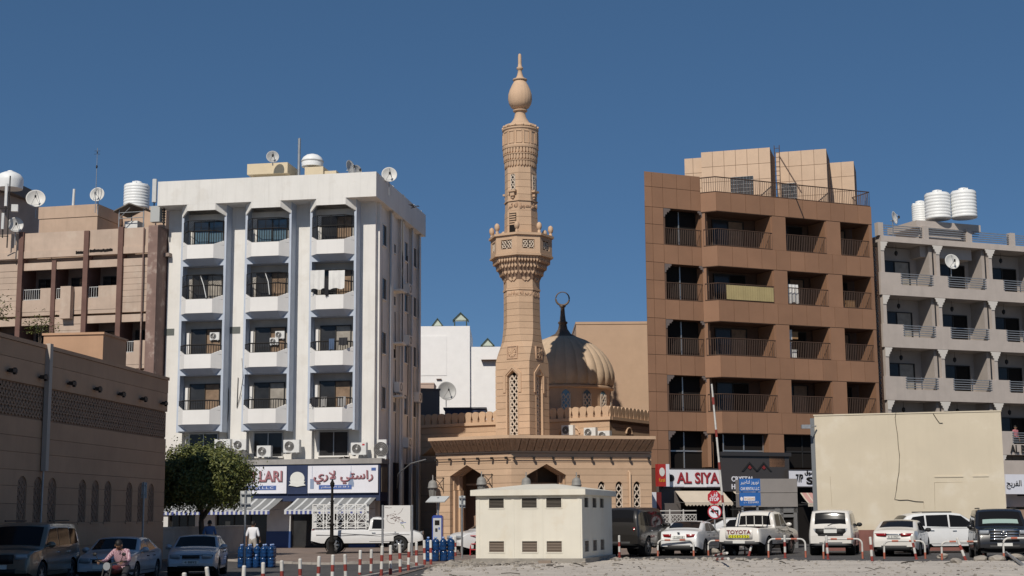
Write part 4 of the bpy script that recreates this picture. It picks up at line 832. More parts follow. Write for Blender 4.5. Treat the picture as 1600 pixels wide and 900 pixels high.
# left wing
WX = [-4.33, -3.84, -3.12, -2.19, -1.26, -0.6]; WY = 0.78
ZW = [21.34, 20.46, 19.27, 18.26, 17.12, 16.05, 15.0, 13.92, 12.82, 11.8, 10.72, 9.62, 8.6, 7.5, 6.42, 5.35, 4.3]
for z1, z0 in zip(ZW, ZW[1:]): clad(0, 0, z0, z1, WY, xs=WX[:3])
clad(0, 0, 20.46, 21.34, WY, xs=WX[2:]); clad(0, 0, 19.27, 20.46, WY, xs=WX[2:])
for z1, z0 in ((17.12, 16.0), (13.92, 12.78), (10.72, 9.58), (7.5, 6.42)): clad(0, 0, z0, z1, WY, xs=WX[2:])
MB().prism([(-4.31, .785), (-.6, .785), (-.6, 1.2), (-4.0, 1.2)], 19.25, 21.3).build('wing_parapet_core', BRNJ, bb)
for z1, z0 in ((17.12, 16.0), (13.92, 12.78), (10.72, 9.58), (7.5, 6.42)): MB().box(-3.1, -.6, .785, 1.65, z0 + .01, z1 - .01).build('spandrel_core', BRNJ, bb)
BRK = mat('carved_bracket', (0.15, 0.12, 0.11), 0.7)
for k, (zb, zt) in enumerate(((17.12, 19.25), (13.92, 16.0), (10.72, 12.77), (7.5, 9.57), (4.35, 6.4))):
    m = MB(); m.box(-3.1, -.36, 1.45, 1.5, zb, zt, 1)
    for xx in (-3.1, -1.78, -.42): m.box(xx, xx + .06, 1.38, 1.45, zb, zt)
    if k == 4: m.box(-3.04, -.42, 1.38, 1.45, 5.28, 5.36)
    m.build('wing_window', [ALU if k else GALV, BLACK], bb)
    for s, xx in ((1, -3.1), (-1, -.36)):
        m = MB(); p = [(0, 0), (.44, 0), (.44, -.10), (.36, -.13), (.34, -.22), (.22, -.2), (.2, -.34), (.1, -.36), (.08, -.5), (0, -.5)]
        m.slab([(xx + s * a, zt + b) for a, b in p][::s], .74, .8); m.build('carved_bracket', BRK, bb)
    MB().box(-.36, -.1, .9, 1.6, zb, zt).build('jamb', BRN, bb)
    if k < 4: m = MB(); railing(m, [(-3.1, .84), (-.38, .84)], zb, zb + 1.0, .12, .016, .03); m.build('railing', BRONZE, bb)
m = MB(); railing(m, [(-.6, .78), (.03, .08), (11.05, .08), (11.05, 2.5)], 20.33, 21.25, .13, .018, .034); m.build('roof_railing', BRONZE, bb)
MB().prism([(-3.9, .95), (11.05, .9), (11.05, 11), (3.0, 11)], 19.6, 20.25).build('roof', CONC, bb)
# odd things on its balconies
def boxthing(name, pl, x0, x1, y0, y1, z0, z1, m_, label, cat):
    o = empty(name, pl.o, pl.a, label, cat); MB().box(x0, x1, y0, y1, z0, z1).build('body', m_, o); MB().box(x0 - .015, x1 + .015, y0 - .015, y1 + .015, z1, z1 + .03).build('rim', m_, o); return o
m = MB()
o = empty('screen_panel', BRP.o, BRP.a, 'yellow ribbed screen tied along a balcony rail of the brown block', 'screen')
YEL = mat('yellow_screen', (0.40, 0.32, 0.155), 0.7, var=0.1)
for i in range(20): MB().box(.55 + i * .162, .55 + i * .162 + .148, .015, .035, OB[1] + .08, OB[1] + .92).build('slat', YEL, o)
MB().box(.55, 3.79, .036, .042, OB[1] + .06, OB[1] + .94).build('backing', DARKM, o)
hung_cloth(BRP, 5.0, .3, OB[1] + 1.25, .7, 1.1, CLOTH[0], 'covered_parcel', 'white sheet draped on a balcony beside the yellow screen', 'sheet')
for k_, (x_, z_, w_, h_, c_) in enumerate(((4.9, 0, .35, 1.0, 0), (5.3, 0, .3, .55, 0), (4.9, 1.2, .4, .55, 0), (5.3, 1.25, .42, .4, 3))):
    boxthing('storage_box', BRP, x_, x_ + w_, .5, .9, OB[2] + z_ * .98, OB[2] + z_ * .98 + h_, [CLOTH[0], CLOTH[0], CLOTH[0], mat('cardboard', (0.3, 0.17, 0.08), .9)][k_], ['tall white storage box on the cluttered third-floor brown balcony', 'short white box beside the tall one on the cluttered balcony', 'white box raised high on the cluttered brown balcony', 'brown carton raised high on the cluttered brown balcony'][k_], 'box')
boxthing('storage_box', BRP, 9.3, 9.9, .4, .8, OB[1], OB[1] + .5, mat('cardboard', (0.3, 0.17, 0.08), .9), 'orange brown carton behind a right-hand balcony rail of the brown block', 'box')
# penthouse blocks on its roof
def pent(px0, px1, py, Y, zb, nx, cells, label):
    a = at(px0, py[0], Y); pl = Plane(a.x, a.y, -16); x1, zt = pl.l(px1, py[1]); zt = (zt + a.z) / 2
    o = empty('rooftop_block', pl.o, pl.a, label, 'roof block')
    MB().box(0.02, x1 - .02, 0.03, 3.0, zb, zt - .02).build('core', PEACHJ, o); zs = [zt - i * .95 for i in range(cells + 1)]
    for za, zc in zip(zs[1:], zs): clad(0, x1, za, zc, 0.03, nx=nx, mt=PEACH, parent=o, name='tile_panel')
    return o, pl, x1, zt
p1_ = pent(1095, 1203, (238, 230), 87.0, 20.2, 6, 4, 'widest peach tiled roof block, left of the roof ladder')
pent(1069, 1096, (248, 246), 87.6, 20.2, 2, 3, 'leftmost narrow peach tiled roof block of the brown building')
p2_ = pent(1212, 1291, (238, 232), 88.4, 20.2, 4, 4, 'tall right peach tiled roof block beside a ladder')
pent(1294, 1334, (254, 252), 90.5, 20.2, 2, 4, 'rightmost small peach tiled roof block of the brown building')
GRW = mat('grated_glass', (0.05, 0.055, 0.06), 0.3)
for (o, pl, x1, zt), a, b in ((p1_, 1.75, 3.1), (p2_, .3, 1.2)):
    m = MB(); m.box(a, b, -.02, 0.0, 20.6, 21.75, 1)
    for i in range(8): xx = a + (b - a) * i / 7; m.tube([(xx, -.04, 20.6), (xx, -.04, 21.75)], .012, 4)
    for i in range(6): zz = 20.6 + 1.15 * i / 5; m.tube([(a, -.045, zz), (b, -.045, zz)], .012, 4)
    m.build('grated_window', [GALV, GRW], o)
o = empty('roof_ladder', p1_[1].o, p1_[1].a, 'dark rust ladder with stay leaning between two peach roof blocks', 'ladder')
m = MB(); xl = p1_[2] + .22
for s in (0, .3): m.tube([(xl + s, .2, 20.3), (xl + s, .3, 23.6)], .025, 5)
for i in range(11): m.tube([(xl, .2, 20.6 + .28 * i), (xl + .3, .2, 20.6 + .28 * i)], .016, 4)
m.build('rails', BRONZE, o); MB().tube([(xl + .3, .1, 22.9), (xl + 1.6, -.6, 20.4)], .04, 5).build('stay', BRONZE, o)
# ---------------------------------------------------------------- beige balcony building at the right edge
BEI = mat('beige_paint', (0.48, 0.42, 0.375), 0.8, var=0.06, streak=0.16, bump=0.1, rand=.04)
BEIW = mat('pale_capital', (0.62, 0.58, 0.53), 0.75); BEIR = mat('beige_recess', (0.38, 0.335, 0.30), 0.85, var=.06)
r0 = at(1376, 369, 84); RBP = Plane(r0.x, r0.y, 22)
rb_ = empty('balcony_building', RBP.o, RBP.a, 'beige apartment building with white capitals and slatted balconies at right edge', 'building')
MB().box(.1, 15.6, 1.5, 12, 0, 17.3).build('back_wall', BEIR, rb_); MB().box(0, 15.7, 0, 12, 17.34, 17.68).build('roof_slab', BEI, rb_)
COLX = [.08, 3.99, 7.82, 11.65, 15.5]; NOT = [(1.34, 3.48), (4.68, 7.33), (8.76, 11.2), (12.4, 15.0)]
for i, x in enumerate((0.04, 3.25, 6.4, 9.62, 12.8)):
    MB().box(x - .18, x + .18, .02, .35, 17.68, 18.45).build('parapet_post', BEI, rb_)
    if i < 4:
        m = MB()
        for q in range(5): z = 17.8 + q * .13; m.box(x + .18, [3.25, 6.4, 9.62, 12.8][i] - .18, .14, .2, z, z + .045)
        m.build('parapet_slats', GALV, rb_)
for k in range(5):
    PT, PB = 15.52 - 3.02 * k, 14.2 - 3.04 * k; NB = PB + .63
    m = MB(); m.box(-.15, 15.6, 0, .16, PB, NB)
    prev = -.15
    for a, b in NOT + [(15.6, 15.6)]:
        if a > prev: m.box(prev, a, 0, .16, NB, PT)
        prev = b
    m.build('balcony_parapet', BEI, rb_)
    MB().box(-.12, 15.6, .16, 2.0, PB, PB + .2).build('floor_slab', BEI, rb_)
    for a, b in NOT:
        m = MB()
        for q in range(5): z = NB + .1 + q * .135; m.box(a - .08, b + .08, -.03, .03, z, z + .04)
        for xx in (a + .02, (a + b) / 2, b - .06): m.box(xx, xx + .04, .03, .07, NB, PT)
        m.build('railing_slats', GALV, rb_)
    top = 17.34 if k == 0 else PB + 3.04
    for i, x in enumerate(COLX):
        m = MB(); m.box(x - .12, x + .12, .02, .26, PT - .3, top - .02); m.build('column', BEI, rb_)
        m = MB(); p = [(-.12, top - .55), (.12, top - .55), (.13, top - .42), (.2, top - .39), (.2, top - .28), (.3, top - .24), (.3, top - .13), (.36, top - .09), (.36, top - .02), (-.36, top - .02), (-.36, top - .09), (-.3, top - .13), (-.3, top - .24), (-.2, top - .28), (-.2, top - .39), (-.13, top - .42)]
        m.slab(p if i else [q if q[0] > -.13 else (-.12, q[1]) for q in p], -.015, .02); 
        for j in range(len(m.v)): m.v[j] = (m.v[j][0] + x, m.v[j][1], m.v[j][2])
        m.build('capital', BEIW, rb_)
        if i: MB().box(x - .42, x - .2, .3, 2.0, PB + .2, top - .01).build('partition', BEIR, rb_)
    for i, (a, b) in enumerate(((.8, 3.0), (4.9, 7.0), (8.75, 10.9), (12.6, 14.6))): sliding_door('sliding_door', rb_, a, b, PB + .2, PB + 2.3, 1.42, [CURT2, BLACK, BLACK][(i) % 3], GLASS)
    for i in range(4):
        xx = 1.7 + 3.83 * i; m = MB(); m.tube([(xx, .9, top), (xx, .9, top - .35)], .012, 4); m.lathe([(.04, 0), (.1, -.06), (.1, -.2), (.03, -.3)], 8, (xx, .9, top - .33)); m.build('hanging_lamp', DARKM, rb_)
LAT2 = MB(); lattice(LAT2, -.45, -.14, 4.5, 17.0, .2, .03, .03, 0, .3); tag(LAT2.build('lattice_strip', BRONZE, rb_), kind='stuff')
MB().box(.2, 15.5, .6, 2.0, 0, 1.9).build('ground_floor', BLACK, rb_)
MB().box(7.9, 15.5, -.03, .1, 3.9, 4.75).build('sign_band', BEI, rb_)
KS = 89.6 / 84                                     # it stands behind the brown block, its storeys a little taller
for ch in [c for c in bpy.data.objects if c.parent == rb_]:
    if ch.data.get('baked'): continue
    ch.data['baked'] = 1
    for v in ch.data.vertices: v.co = (v.co.x * KS, v.co.y * KS, v.co.z * KS + EYE * (1 - KS))
RBP = Plane(r0.x * KS, r0.y * KS, 22); rb_.location = RBP.o
sa, sz = RBP.l(1581, 702, -.06); lettering('AL BARAKA', .5, DARKM, rb_, (sa - .1, -.06, sz - .22), depth=.03, fit=(3.0, .5), name='lettering')
s7 = board('shop_sign', RBP, *(lambda a, b: (a[0], a[0] + 3.2, b[1], a[1]))(RBP.l(1571, 741, -.8), RBP.l(1571, 772, -.8)), -.8, .1, SIGNW, 'white shop sign with black Arabic writing at the right edge behind the cream wall', 'sign')
ax, az = RBP.l(1571, 768, -.85); lettering(shape('الفريج'), 1, BLACK, s7, (ax + .15, -.82, az + .15), depth=.01, fit=(1.15, .55))
MB().box(8.8, 16.5, -.7, .5, -.1, 1.9).build('shop_front', mat('shop_tan', (.35, .24, .17), .8), rb_)
# ---------------------------------------------------------------- cream wall of the substation
CREAM = mat('cream_render', (0.60, 0.525, 0.40), 0.8, var=0.05, scale=.5, bump=0.12, bscale=5, streak=0.14, streakcol=(.45, .38, .27), patch=((.67, .61, .50), .5, .6))
cl = at(1272, 650, 70.0); CRP = Plane(cl.x, cl.y, -15.1); cw, cz_ = CRP.l(1563.5, 643)
cb = empty('substation_building', CRP.o, CRP.a, 'blank cream rendered building with a crack of cable on its wall, behind parked cars', 'building')
MB().box(0, cw, 0, 3.5, .95, cz_).build('wall', CREAM, cb); MB().box(-.02, cw + .02, -.02, 3.5, 0, .948).build('plinth', mat('red_plinth', (0.20, 0.085, 0.07), .8, var=.15), cb)
MB().box(-.04, cw + .03, -.03, 3.5, cz_, cz_ + .06).build('coping', CREAM, cb); MB().box(-.2, -.005, .05, .35, 1.0, cz_ - .1).build('side_post', mat('grey_post', (.16, .17, .18), .6), cb)
def on(px, py, y=-.03): a = CRP.l(px, py, y); return (a[0], y, a[1])
CAB = mat('cable', (.06, .05, .035), .8); CRD = mat('cream_dark_line', (.48, .41, .30), .85)
MB().tube([on(1402, 641), on(1400, 645), on(1398.6, 652), on(1400, 664), on(1402.5, 680), on(1403.5, 696), on(1405.5, 712), on(1405, 726), on(1404.6, 738), on(1402, 752), on(1400.8, 764), on(1398, 780), on(1406, 781.5), on(1418, 781), on(1431, 783.5), on(1443, 784)], .013, 5).build('cable', CAB, cb)
MB().tube([on(1458, 646), on(1463, 654), on(1468, 661), on(1473, 661)], .014, 5).build('cable', CAB, cb)
for a, b in (((1460, 745), (1505, 743)), ((1520, 744), (1545, 743))): MB().box(on(*a)[0], on(*b)[0], -.03, .01, on(*a)[2] - .03, on(*a)[2] + .03).build('trunking', CREAM, cb)
for pts in ([(1461, 797), (1460, 754), (1504, 753)], [(1443, 784), (1444, 795)], [(1297, 744), (1300, 792)]): MB().tube([on(*p, -.004) for p in pts], .008, 4).build('render_crack', CRD, cb)  # thin lines in a darker cream
# ---------------------------------------------------------------- buildings behind the mosque
TAN = mat('tan_render', (0.50, 0.345, 0.235), .85, var=.04, streak=.05)
a = at(900, 503, 105); b = at(1030, 503, 105)
t_ = empty('tan_building', (a.x, 105, 0), 0, 'blank tan rendered building behind the dome', 'building'); MB().box(0, b.x - a.x + 3, 0, 8, 0, a.z - .18).build('wall', TAN, t_); MB().box(-.04, b.x - a.x + 3, -.04, 8, a.z - .18, a.z).build('coping', TAN, t_)
FW = mat('far_white', (0.86, 0.85, 0.84), .8, var=.03)
a = at(640, 510, 118); b = at(734, 510, 118); c = at(790, 541, 118)
f_ = empty('white_building', (a.x, 118, 0), 0, 'plain white stepped building far behind the mosque', 'building')
MB().box(0, b.x - a.x, 0, 9, 0, a.z).build('wall', FW, f_); MB().box(b.x - a.x + .002, c.x - a.x, .3, 9, 0, c.z).build('lower_wall', FW, f_)
MB().box(.3, 3.0, -.03, 0, a.z - 4, a.z - .8).build('wall_panel', FW, f_)
for q0, q1, zz in ((752, 790, 562), (682, 690, 592)): p = at(q0, zz, 118); q = at(q1, zz, 118); MB().box(p.x - a.x, q.x - a.x, -.15, .29, p.z - .06, p.z).build('ledge', BRNJ, f_)
GRN = mat('pavilion_green', (0.03, 0.05, 0.035), .6); PVG = mat('pavilion_gable', (.45, .5, .42), .7)
for i, (px, py, wpx) in enumerate(((720, 501, 25), (684, 510, 18), (762, 541, 22))):
    p = at(px, py, 121); wv = wpx / 2300 * 121 / 2; o = empty('roof_pavilion', (p.x, 121, p.z), 0, ['green gabled roof turret standing on posts above the white building', 'left green gable tip peeping over the white building', 'right green gable behind the lower white wall'][i], 'turret', 'green roof turrets')
    m = MB(); m.slab([(-wv, 0), (-wv, -.1), (0, .52), (wv, -.1), (wv, 0), (0, .64)], -.6, .6); m.build('roof', GRN, o); m = MB(); m.slab([(-wv * .8, 0), (wv * .8, 0), (0, .5)], -.5, .5); m.build('gable', PVG, o)
    for s in (-1, 1): MB().box(s * wv * .75 - .05, s * wv * .75 + .05, -.5, -.4, -1.1, -.0).build('post', GRN, o)
p = at(687, 610, 104); g_ = empty('grey_building', (p.x, 104, 0), R(20), 'dark grey wall of a low building between the white block and the mosque', 'building')
MB().box(-6, 0, 0, 5, 0, p.z).build('wall', mat('grey_wall', (.14, .14, .145), .8), g_); MB().box(-6, .05, -.05, 5, p.z, p.z + .12).build('coping', mat('grey_wall', (.14, .14, .145), .8), g_)
p = at(678, 598, 110); g_ = empty('pink_building', (p.x, 110, 0), 0, 'small pinkish box of a house behind the grey wall', 'building'); MB().box(-3, 0, 0, 3, 0, p.z - .1).build('wall', mat('pinkish', (.5, .38, .32), .8), g_); MB().box(-3.03, .03, -.03, 3, p.z - .1, p.z).build('coping', mat('pinkish', (.5, .38, .32), .8), g_)
p = at(695, 638, 98); q = at(758, 638, 98); g_ = empty('roof_shed', (p.x, 98, 0), 0, 'low dark blue shed roof behind the crenellated parapet', 'shed'); MB().box(0, q.x - p.x, 0, 3, 7.0, p.z - .05).build('wall', NAVY, g_); MB().box(-.1, q.x - p.x + .1, -.1, 3.1, p.z - .05, p.z + .05).build('roof', mat('shed_grey', (.08, .085, .1), .6), g_)
# ---------------------------------------------------------------- roof tanks, dishes, antennas
def tank(px, pyb, Y, r, h, label, grp, lid=True):
    p = at(px, pyb, Y); o = empty('water_tank', p, 0, label, 'water tank', grp); n = 8; prof = [(r * .97, 0)]
    for i in range(n):
        z0 = h * i / n; prof += [(r, z0 + .02), (r, z0 + h / n * .7), (r * .955, z0 + h / n * .85)]
    prof += [(r * .98, h), (r * .9, h + .05), (.3, h + .12)]
    MB().lathe(prof, 28).build('body', TANKW, o)
    if lid: MB().lathe([(.3, h + .1), (.3, h + .24), (.2, h + .28)], 16).build('lid', TANKW, o)
    m = MB()
    for t in range(3): m.box(r * .7 * math.cos(t * 2.1 + .5) - .12, r * .7 * math.cos(t * 2.1 + .5) + .12, r * .7 * math.sin(t * 2.1 + .5) - .12, r * .7 * math.sin(t * 2.1 + .5) + .12, h, h + .15)
    m.build('vents', TANKW, o); return o
tank(213, 326, 89.6, .79, 1.45, 'white ribbed water tank on the old building beside the antenna mast', 'rooftop water tanks')
tank(1466, 343, 92, .80, 1.62, 'left of the two tall white ribbed tanks on the right building', 'rooftop water tanks')
tank(1507, 341, 92, .80, 1.68, 'right one of the two tall white ribbed tanks on the right building', 'rooftop water tanks')
tank(1439, 348, 93.5, .55, 1.15, 'smaller white tank partly hidden left of the two tall tanks', 'rooftop water tanks')
p = at(1432, 353, 91.0); o = empty('tank_platform', p, R(22), 'flat concrete slab carrying the white tanks on the right building', 'platform')
MB().box(0, 5.0, 0, 3, -.05, .38).build('slab', BEI, o); MB().box(.4, 4.4, .3, 2.7, -1.9, -.05).build('room', BEI, o)
DISHW = mat('dish_white', (.62, .61, .58), .5, var=.06); DISHG = mat('dish_grey', (.42, .42, .41), .5, var=.1)
def dish(px, py, Y, r, az, el, label, m_=DISHW, mast=1.2, back=False):
    p = at(px, py, Y); o = empty('satellite_dish', p, 0, label, 'satellite dish', 'satellite dishes on roofs and balconies')
    k = 8; prof = [(r * (i + .02) / k, r * .32 * (i / k) ** 2) for i in range(k + 1)] + [(r * .985, r * .34)] + [(r * (i + .02) / k, r * .32 * (i / k) ** 2 + .025) for i in range(k - 1, -1, -1)]
    m = MB(); m.lathe(prof, 28, cap=False); rot = Matrix.Rotation(az, 4, 'Z') @ Matrix.Rotation(math.pi / 2 - el * .3, 4, 'X')
    m.xf(rot); m.build('reflector', m_, o)
    f = rot @ Vector((0, 0, r * .95)); m = MB()
    for t in (-.5, .5, math.pi): m.tube([rot @ Vector((r * .9 * math.sin(t), -r * .9 * math.cos(t), r * .3)), f], .014, 4)
    m.build('feed_arm', GALV, o); m = MB(); m.lathe([(.06, -.12), (.06, .04)], 8, tuple(f)); m.build('receiver', DARKM, o)
    m = MB(); m.tube([(0, 0.05, -.1), (0, .1, -mast)], .035, 6); m.tube([(-.15, .08, -.15), (.15, .08, -.15)], .03, 5); m.build('mast', GALV, o)
F_ = 0  # az 0 with el tilts the bowl towards -y (the camera)
dish(608, 274, 84.6, .46, R(10), R(30), 'white round satellite dish on the corner of the white block parapet')
dish(426, 246, 90, .40, R(10), R(35), 'small grey dish on the cream roof box of the white block', DISHG, .5)
dish(545, 262, 87, .44, R(60), R(30), 'grey dish seen edge-on behind the white block parapet', DISHG)
dish(557, 267, 88, .35, R(50), R(30), 'dark rimmed small dish peeping behind the white block parapet', DISHG, .6)
dish(153, 305, 89.2, .46, R(-5), R(32), 'white dish on the beige roof house left of the tank')
dish(56, 312, 94.5, .62, R(15), R(45), 'large white dish half hidden behind the grey side wall', DISHW)
dish(24, 352, 87, .46, R(25), R(20), 'white dish below the antennas at the left edge', DISHW)
dish(1395, 341, 91, .42, R(55), R(30), 'white dish at the left end of the right building roof')
dish(1486, 410, 88.6, .48, R(12), R(35), 'large white dish on a top balcony of the right building', DISHW, .9)
dish(697, 612, 114, .75, R(20), R(35), 'pale dish in front of the far white building beside the minaret', DISHG)
# roof boxes of the white block
CRB = mat('cream_box', (.62, .52, .36), .8, var=.04)
p = at(386, 273, 91); q = at(452, 256, 91); o = empty('roof_box', p, R(-9.6), 'cream flat roof box standing on the white block', 'roof box'); MB().box(0, q.x - p.x, 0, 2.2, 0, q.z - p.z).build('slab', CRB, o); MB().box(.3, q.x - p.x - .3, .3, 2, -1.5, 0).build('support', CRB, o)
p = at(476, 276, 91); q = at(506, 261, 91); o = empty('roof_box', p, R(-9.6), 'cream roof box carrying the white dome on the white block', 'roof box'); MB().box(0, q.x - p.x, 0, 1.5, -1.2, q.z - p.z).build('wall', CRB, o); MB().box(q.x - p.x, q.x - p.x + .8, .2, 1.6, -1.2, .35).build('annex', CRB, o)
p = at(488, 261, 91.6); o = empty('dome_tank', p, 0, 'white domed tank on the cream roof box', 'tank'); MB().lathe([(.68, 0), (.7, .3), (.68, .45), (.58, .62), (.4, .76), (.15, .84), (.03, .85)], 20).build('dome', TANKW, o); MB().lathe([(.71, .3), (.73, .32), (.73, .37), (.71, .39)], 20).build('band', DISHG, o)
p = at(467, 272, 88); o = empty('roof_mast', p, 0, 'grey steel mast on the roof of the white block', 'mast'); MB().tube([(0, 0, -1), (0, 0, 2.25)], .09, 8).build('pole', GALV, o); MB().lathe([(.15, -1), (.15, -.9)], 8).build('base_plate', GALV, o)
p = at(149, 320, 88.6); o = empty('radio_antenna', p, 0, 'thin radio antenna mast above the beige roof house', 'antenna'); MB().tube([(0, 0, -.5), (0, 0, 3.6)], [.03, .015], 5).build('pole', GALV, o)
m = MB(); m.ball((0, 0, 2.4), .06, .06, .12, 8, 5); m.ball((0, 0, 3.3), .04, .04, .08, 8, 5); [m.tube([(-.18, 0, z), (.18, 0, z)], .012, 4) for z in (3.2, 3.4)]; m.build('elements', DARKM, o)
# cell antennas
def celpanel(px, py0, py1, Y, wpx, label):
    a = at(px, py0, Y); b = at(px, py1, Y); o = empty('cell_antenna', b, R(15), label, 'antenna', 'phone mast panels'); wv = wpx / 2300 * Y / 2; h = a.z - b.z
    m = MB(); m.prism([(-wv, .02), (-wv * .6, -wv * .7), (wv * .6, -wv * .7), (wv, .02), (wv * .5, wv), (-wv * .5, wv)], 0, h); m.build('panel', PLW, o); m = MB(); m.tube([(0, wv + .08, -.5), (0, wv + .08, h * .9)], .04, 6); m.box(-.05, .05, wv * .5, wv + .1, h * .2, h * .25); m.box(-.05, .05, wv * .5, wv + .1, h * .75, h * .8); m.build('bracket', DARKM, o); return o
celpanel(241, 280, 316, 86, 7.5, 'tall white phone antenna between the tank and the white parapet')
celpanel(9, 287, 322, 86.5, 5, 'tall white phone antenna at the left edge of the skyline')
celpanel(4, 333, 358, 86.5, 5, 'short white phone antenna leaning beside the left edge dish')
a = at(238, 356, 85.6); o = empty('radio_unit', a, R(-12), 'grey radio box under the white phone antenna', 'radio unit'); MB().box(0, .58, -.3, .1, .3, 1.25).build('case', mat('unit_grey', (.42, .43, .42), .6), o); m = MB()
for i in range(7): m.box(.64, .8, -.1, .05, .25 + i * .15, .34 + i * .15)
m.tube([(.72, 0, -.1), (.72, 0, 1.4)], .05, 6); m.build('mount', DARKM, o)
a = at(23, 331, 86.6); o = empty('radio_unit', a, R(10), 'small pale radio box on the left edge mast', 'radio unit'); MB().box(-.18, .2, -.2, .1, 0, .42).build('case', PLW, o); m = MB(); m.tube([(-.35, 0, -2.2), (-.35, 0, 2.2)], .04, 6); m.tube([(-1.0, 0, -1.5), (-.3, 0, -1.5)], .03, 5); m.tube([(-.9, 0, .2), (-.1, 0, .2)], .03, 5); m.build('mast', DARKM, o)
# tin canopy beside the tank
a = at(183, 332, 87); o = empty('roof_shelter', a, R(-12.6), 'gabled tin shelter with white railing below the ribbed tank', 'shelter')
RUST = mat('tin_rust', (.17, .15, .13), .7, .3, var=.3, scale=3)
m = MB(); m.slab([(0, 0), (0, -.06), (1.02, .38), (2.1, .0), (2.1, .06), (1.02, .46)], -.5, 1.5); m.build('roof', RUST, o)
for x in (.3, 1.9):
    for y in (-.3, 1.3): MB().tube([(x, y, .1), (x, y, -1.6)], .04, 5).build('post', GALV, o)
m = MB(); [m.tube([(.3, -.3, z), (1.9, -.3, z)], .025, 5) for z in (-.1, -.45)]; m.tube([(.3, -.3, -.45), (1.0, -.3, .2)], .025, 5); m.build('braces', GALV, o)
MB().box(.35, 1.2, .3, 1.2, -1.5, -.5).build('white_unit', PLW, o)
a = LBP.l(229, 375, -.05); m = MB(); railing(m, [(0, 0), (.45, 0)], -.55, .5, .12, .014, .022); tag(m.build('railing_piece', PLW, None, Vector((LBP.o.x, LBP.o.y, 0)) + Matrix.Rotation(LBP.a, 3, 'Z') @ Vector((a[0] - .2, -.05, a[1]))), 'short white railing beside the big brown end pier', 'railing')
# split air conditioners
def acunit(pl, px, py, y, label, wv=.95, hv=.72, dv=.36, pipes=True, sc=1.0):
    x, z = pl.l(px, py, y); o = empty('air_conditioner', Vector((pl.o.x, pl.o.y, 0)) + Matrix.Rotation(pl.a, 3, 'Z') @ Vector((x, y, z)), pl.a, label, 'air conditioner', 'outdoor air conditioner units')
    wv *= sc; hv *= sc; dv *= sc
    m = MB(); m.prism([(-wv / 2, .02), (-wv / 2 + .03, 0), (wv / 2 - .03, 0), (wv / 2, .02), (wv / 2, dv), (-wv / 2, dv)], -hv / 2, hv / 2); m.build('case', PLW, o)
    m = MB(); cx = -wv * .12; r = hv * .38
    m.tube([(cx + r * math.cos(t * math.pi / 12), -.015, r * math.sin(t * math.pi / 12)) for t in range(25)], .014, 5); [m.tube([(cx + q * r * math.cos(t * math.pi / 8), -.012, q * r * math.sin(t * math.pi / 8)) for t in range(17)], .007, 4) for q in (.35, .55, .75)]
    m.build('fan_grille', ALU, o); m = MB(); m.slab([(cx + r * .95 * math.cos(t * math.pi / 10), r * .95 * math.sin(t * math.pi / 10)) for t in range(20)], -.006, .01); m.slab([(cx + r * .2 * math.cos(t * math.pi / 5), r * .2 * math.sin(t * math.pi / 5)) for t in range(10)], -.02, -.007, 1); m.build('fan', [mat('fan_dark', (.09, .085, .08), .7), PLW], o)
    m = MB(); [m.box(s * wv * .35 - .03, s * wv * .35 + .03, 0, dv + .15, -hv / 2 - .06, -hv / 2) for s in (-1, 1)]; m.build('bracket', GALV, o); return o
for px, py, sc, lab in ((347, 696, 1, 'white air conditioner with round fan just right of the tree top'), (374, 695, .85, 'beige smaller air conditioner right beside the one next to the tree'), (412, 705, .88, 'square white air conditioner low under the middle window, above RASTI LARI sign'), (455, 697, 1, 'white air conditioner right of the middle first-floor window of the white block'), (560, 701, .95, 'white air conditioner with a red badge near the corner above the Arabic sign')):
    o = acunit(WP, px, py, -.75, lab, sc=sc)
    if px == 560: MB().box(.22, .36, -.012, 0, .18, .27).build('badge', mat('red_badge', (.5, .03, .04), .5), o)
acunit(WP, 597, 702, -.4, 'white air conditioner turned side-on at the corner of the white block', .5, 1.1, .3)
F3w = 16.65 - 6.42
for px, py, lab, sc in ((335, 525, 'white air conditioner on the left third-row balcony of the white block', .62), (437, 523, 'upper white air conditioner on the middle third-row balcony', .6), (428, 533, 'lower white air conditioner on the middle third-row balcony', .55)): acunit(WP, px, py, -.35, lab, sc=sc)
for pl, px, py, y, lab in ((MHP, 886, 672, -.9, 'white air conditioner on the mosque roof nearest the minaret'), (MHP, 921, 676, -1.0, 'middle white air conditioner on the mosque roof right of the minaret'), (MHP, 943, 681, -1.2, 'lowest white air conditioner on the mosque roof near its right corner')): acunit(pl, px, py, y, lab, sc=.85)
for px, py, y, lab in ((620, 640, 5.2, 'x'),): pass
# wires on the white block, street light arm
def wire(name, pts, r, label, m_=DARKM): return tag(MB().tube(pts, r, 4).build(name, m_), label, 'cable')
a = at(380, 880, 84)
def onW(px, py, y=-.1): x, z = WP.l(px, py, y); return Vector((WP.o.x, WP.o.y, 0)) + Matrix.Rotation(WP.a, 3, 'Z') @ Vector((x, y, z))
wire('loose_cable', [onW(353, 588, -.05), onW(357, 610, -.05), onW(357, 640, -.05), onW(354, 670, -.05), onW(356, 690, -.1)], .02, 'dark cable hanging down the left pilaster of the white block')
wire('loose_cable', [onW(378, 560, -1.45), onW(380, 590, -1.5), onW(376, 615, -.1), onW(370, 637, -.05), onW(372, 590, -.05)], .02, 'dark looped cable beside the middle lowest balcony')
wire('loose_cable', [onW(313, 430, -1.3), onW(318, 445, -1.5), onW(322, 465, -1.5)], .03, 'pale pipe curving over the left second-row balcony rail', PLW)
wire('loose_cable', [onW(414, 425, -1.3), onW(419, 440, -1.5), onW(421, 460, -1.5)], .03, 'pale pipe curving over the middle second-row balcony rail', PLW)
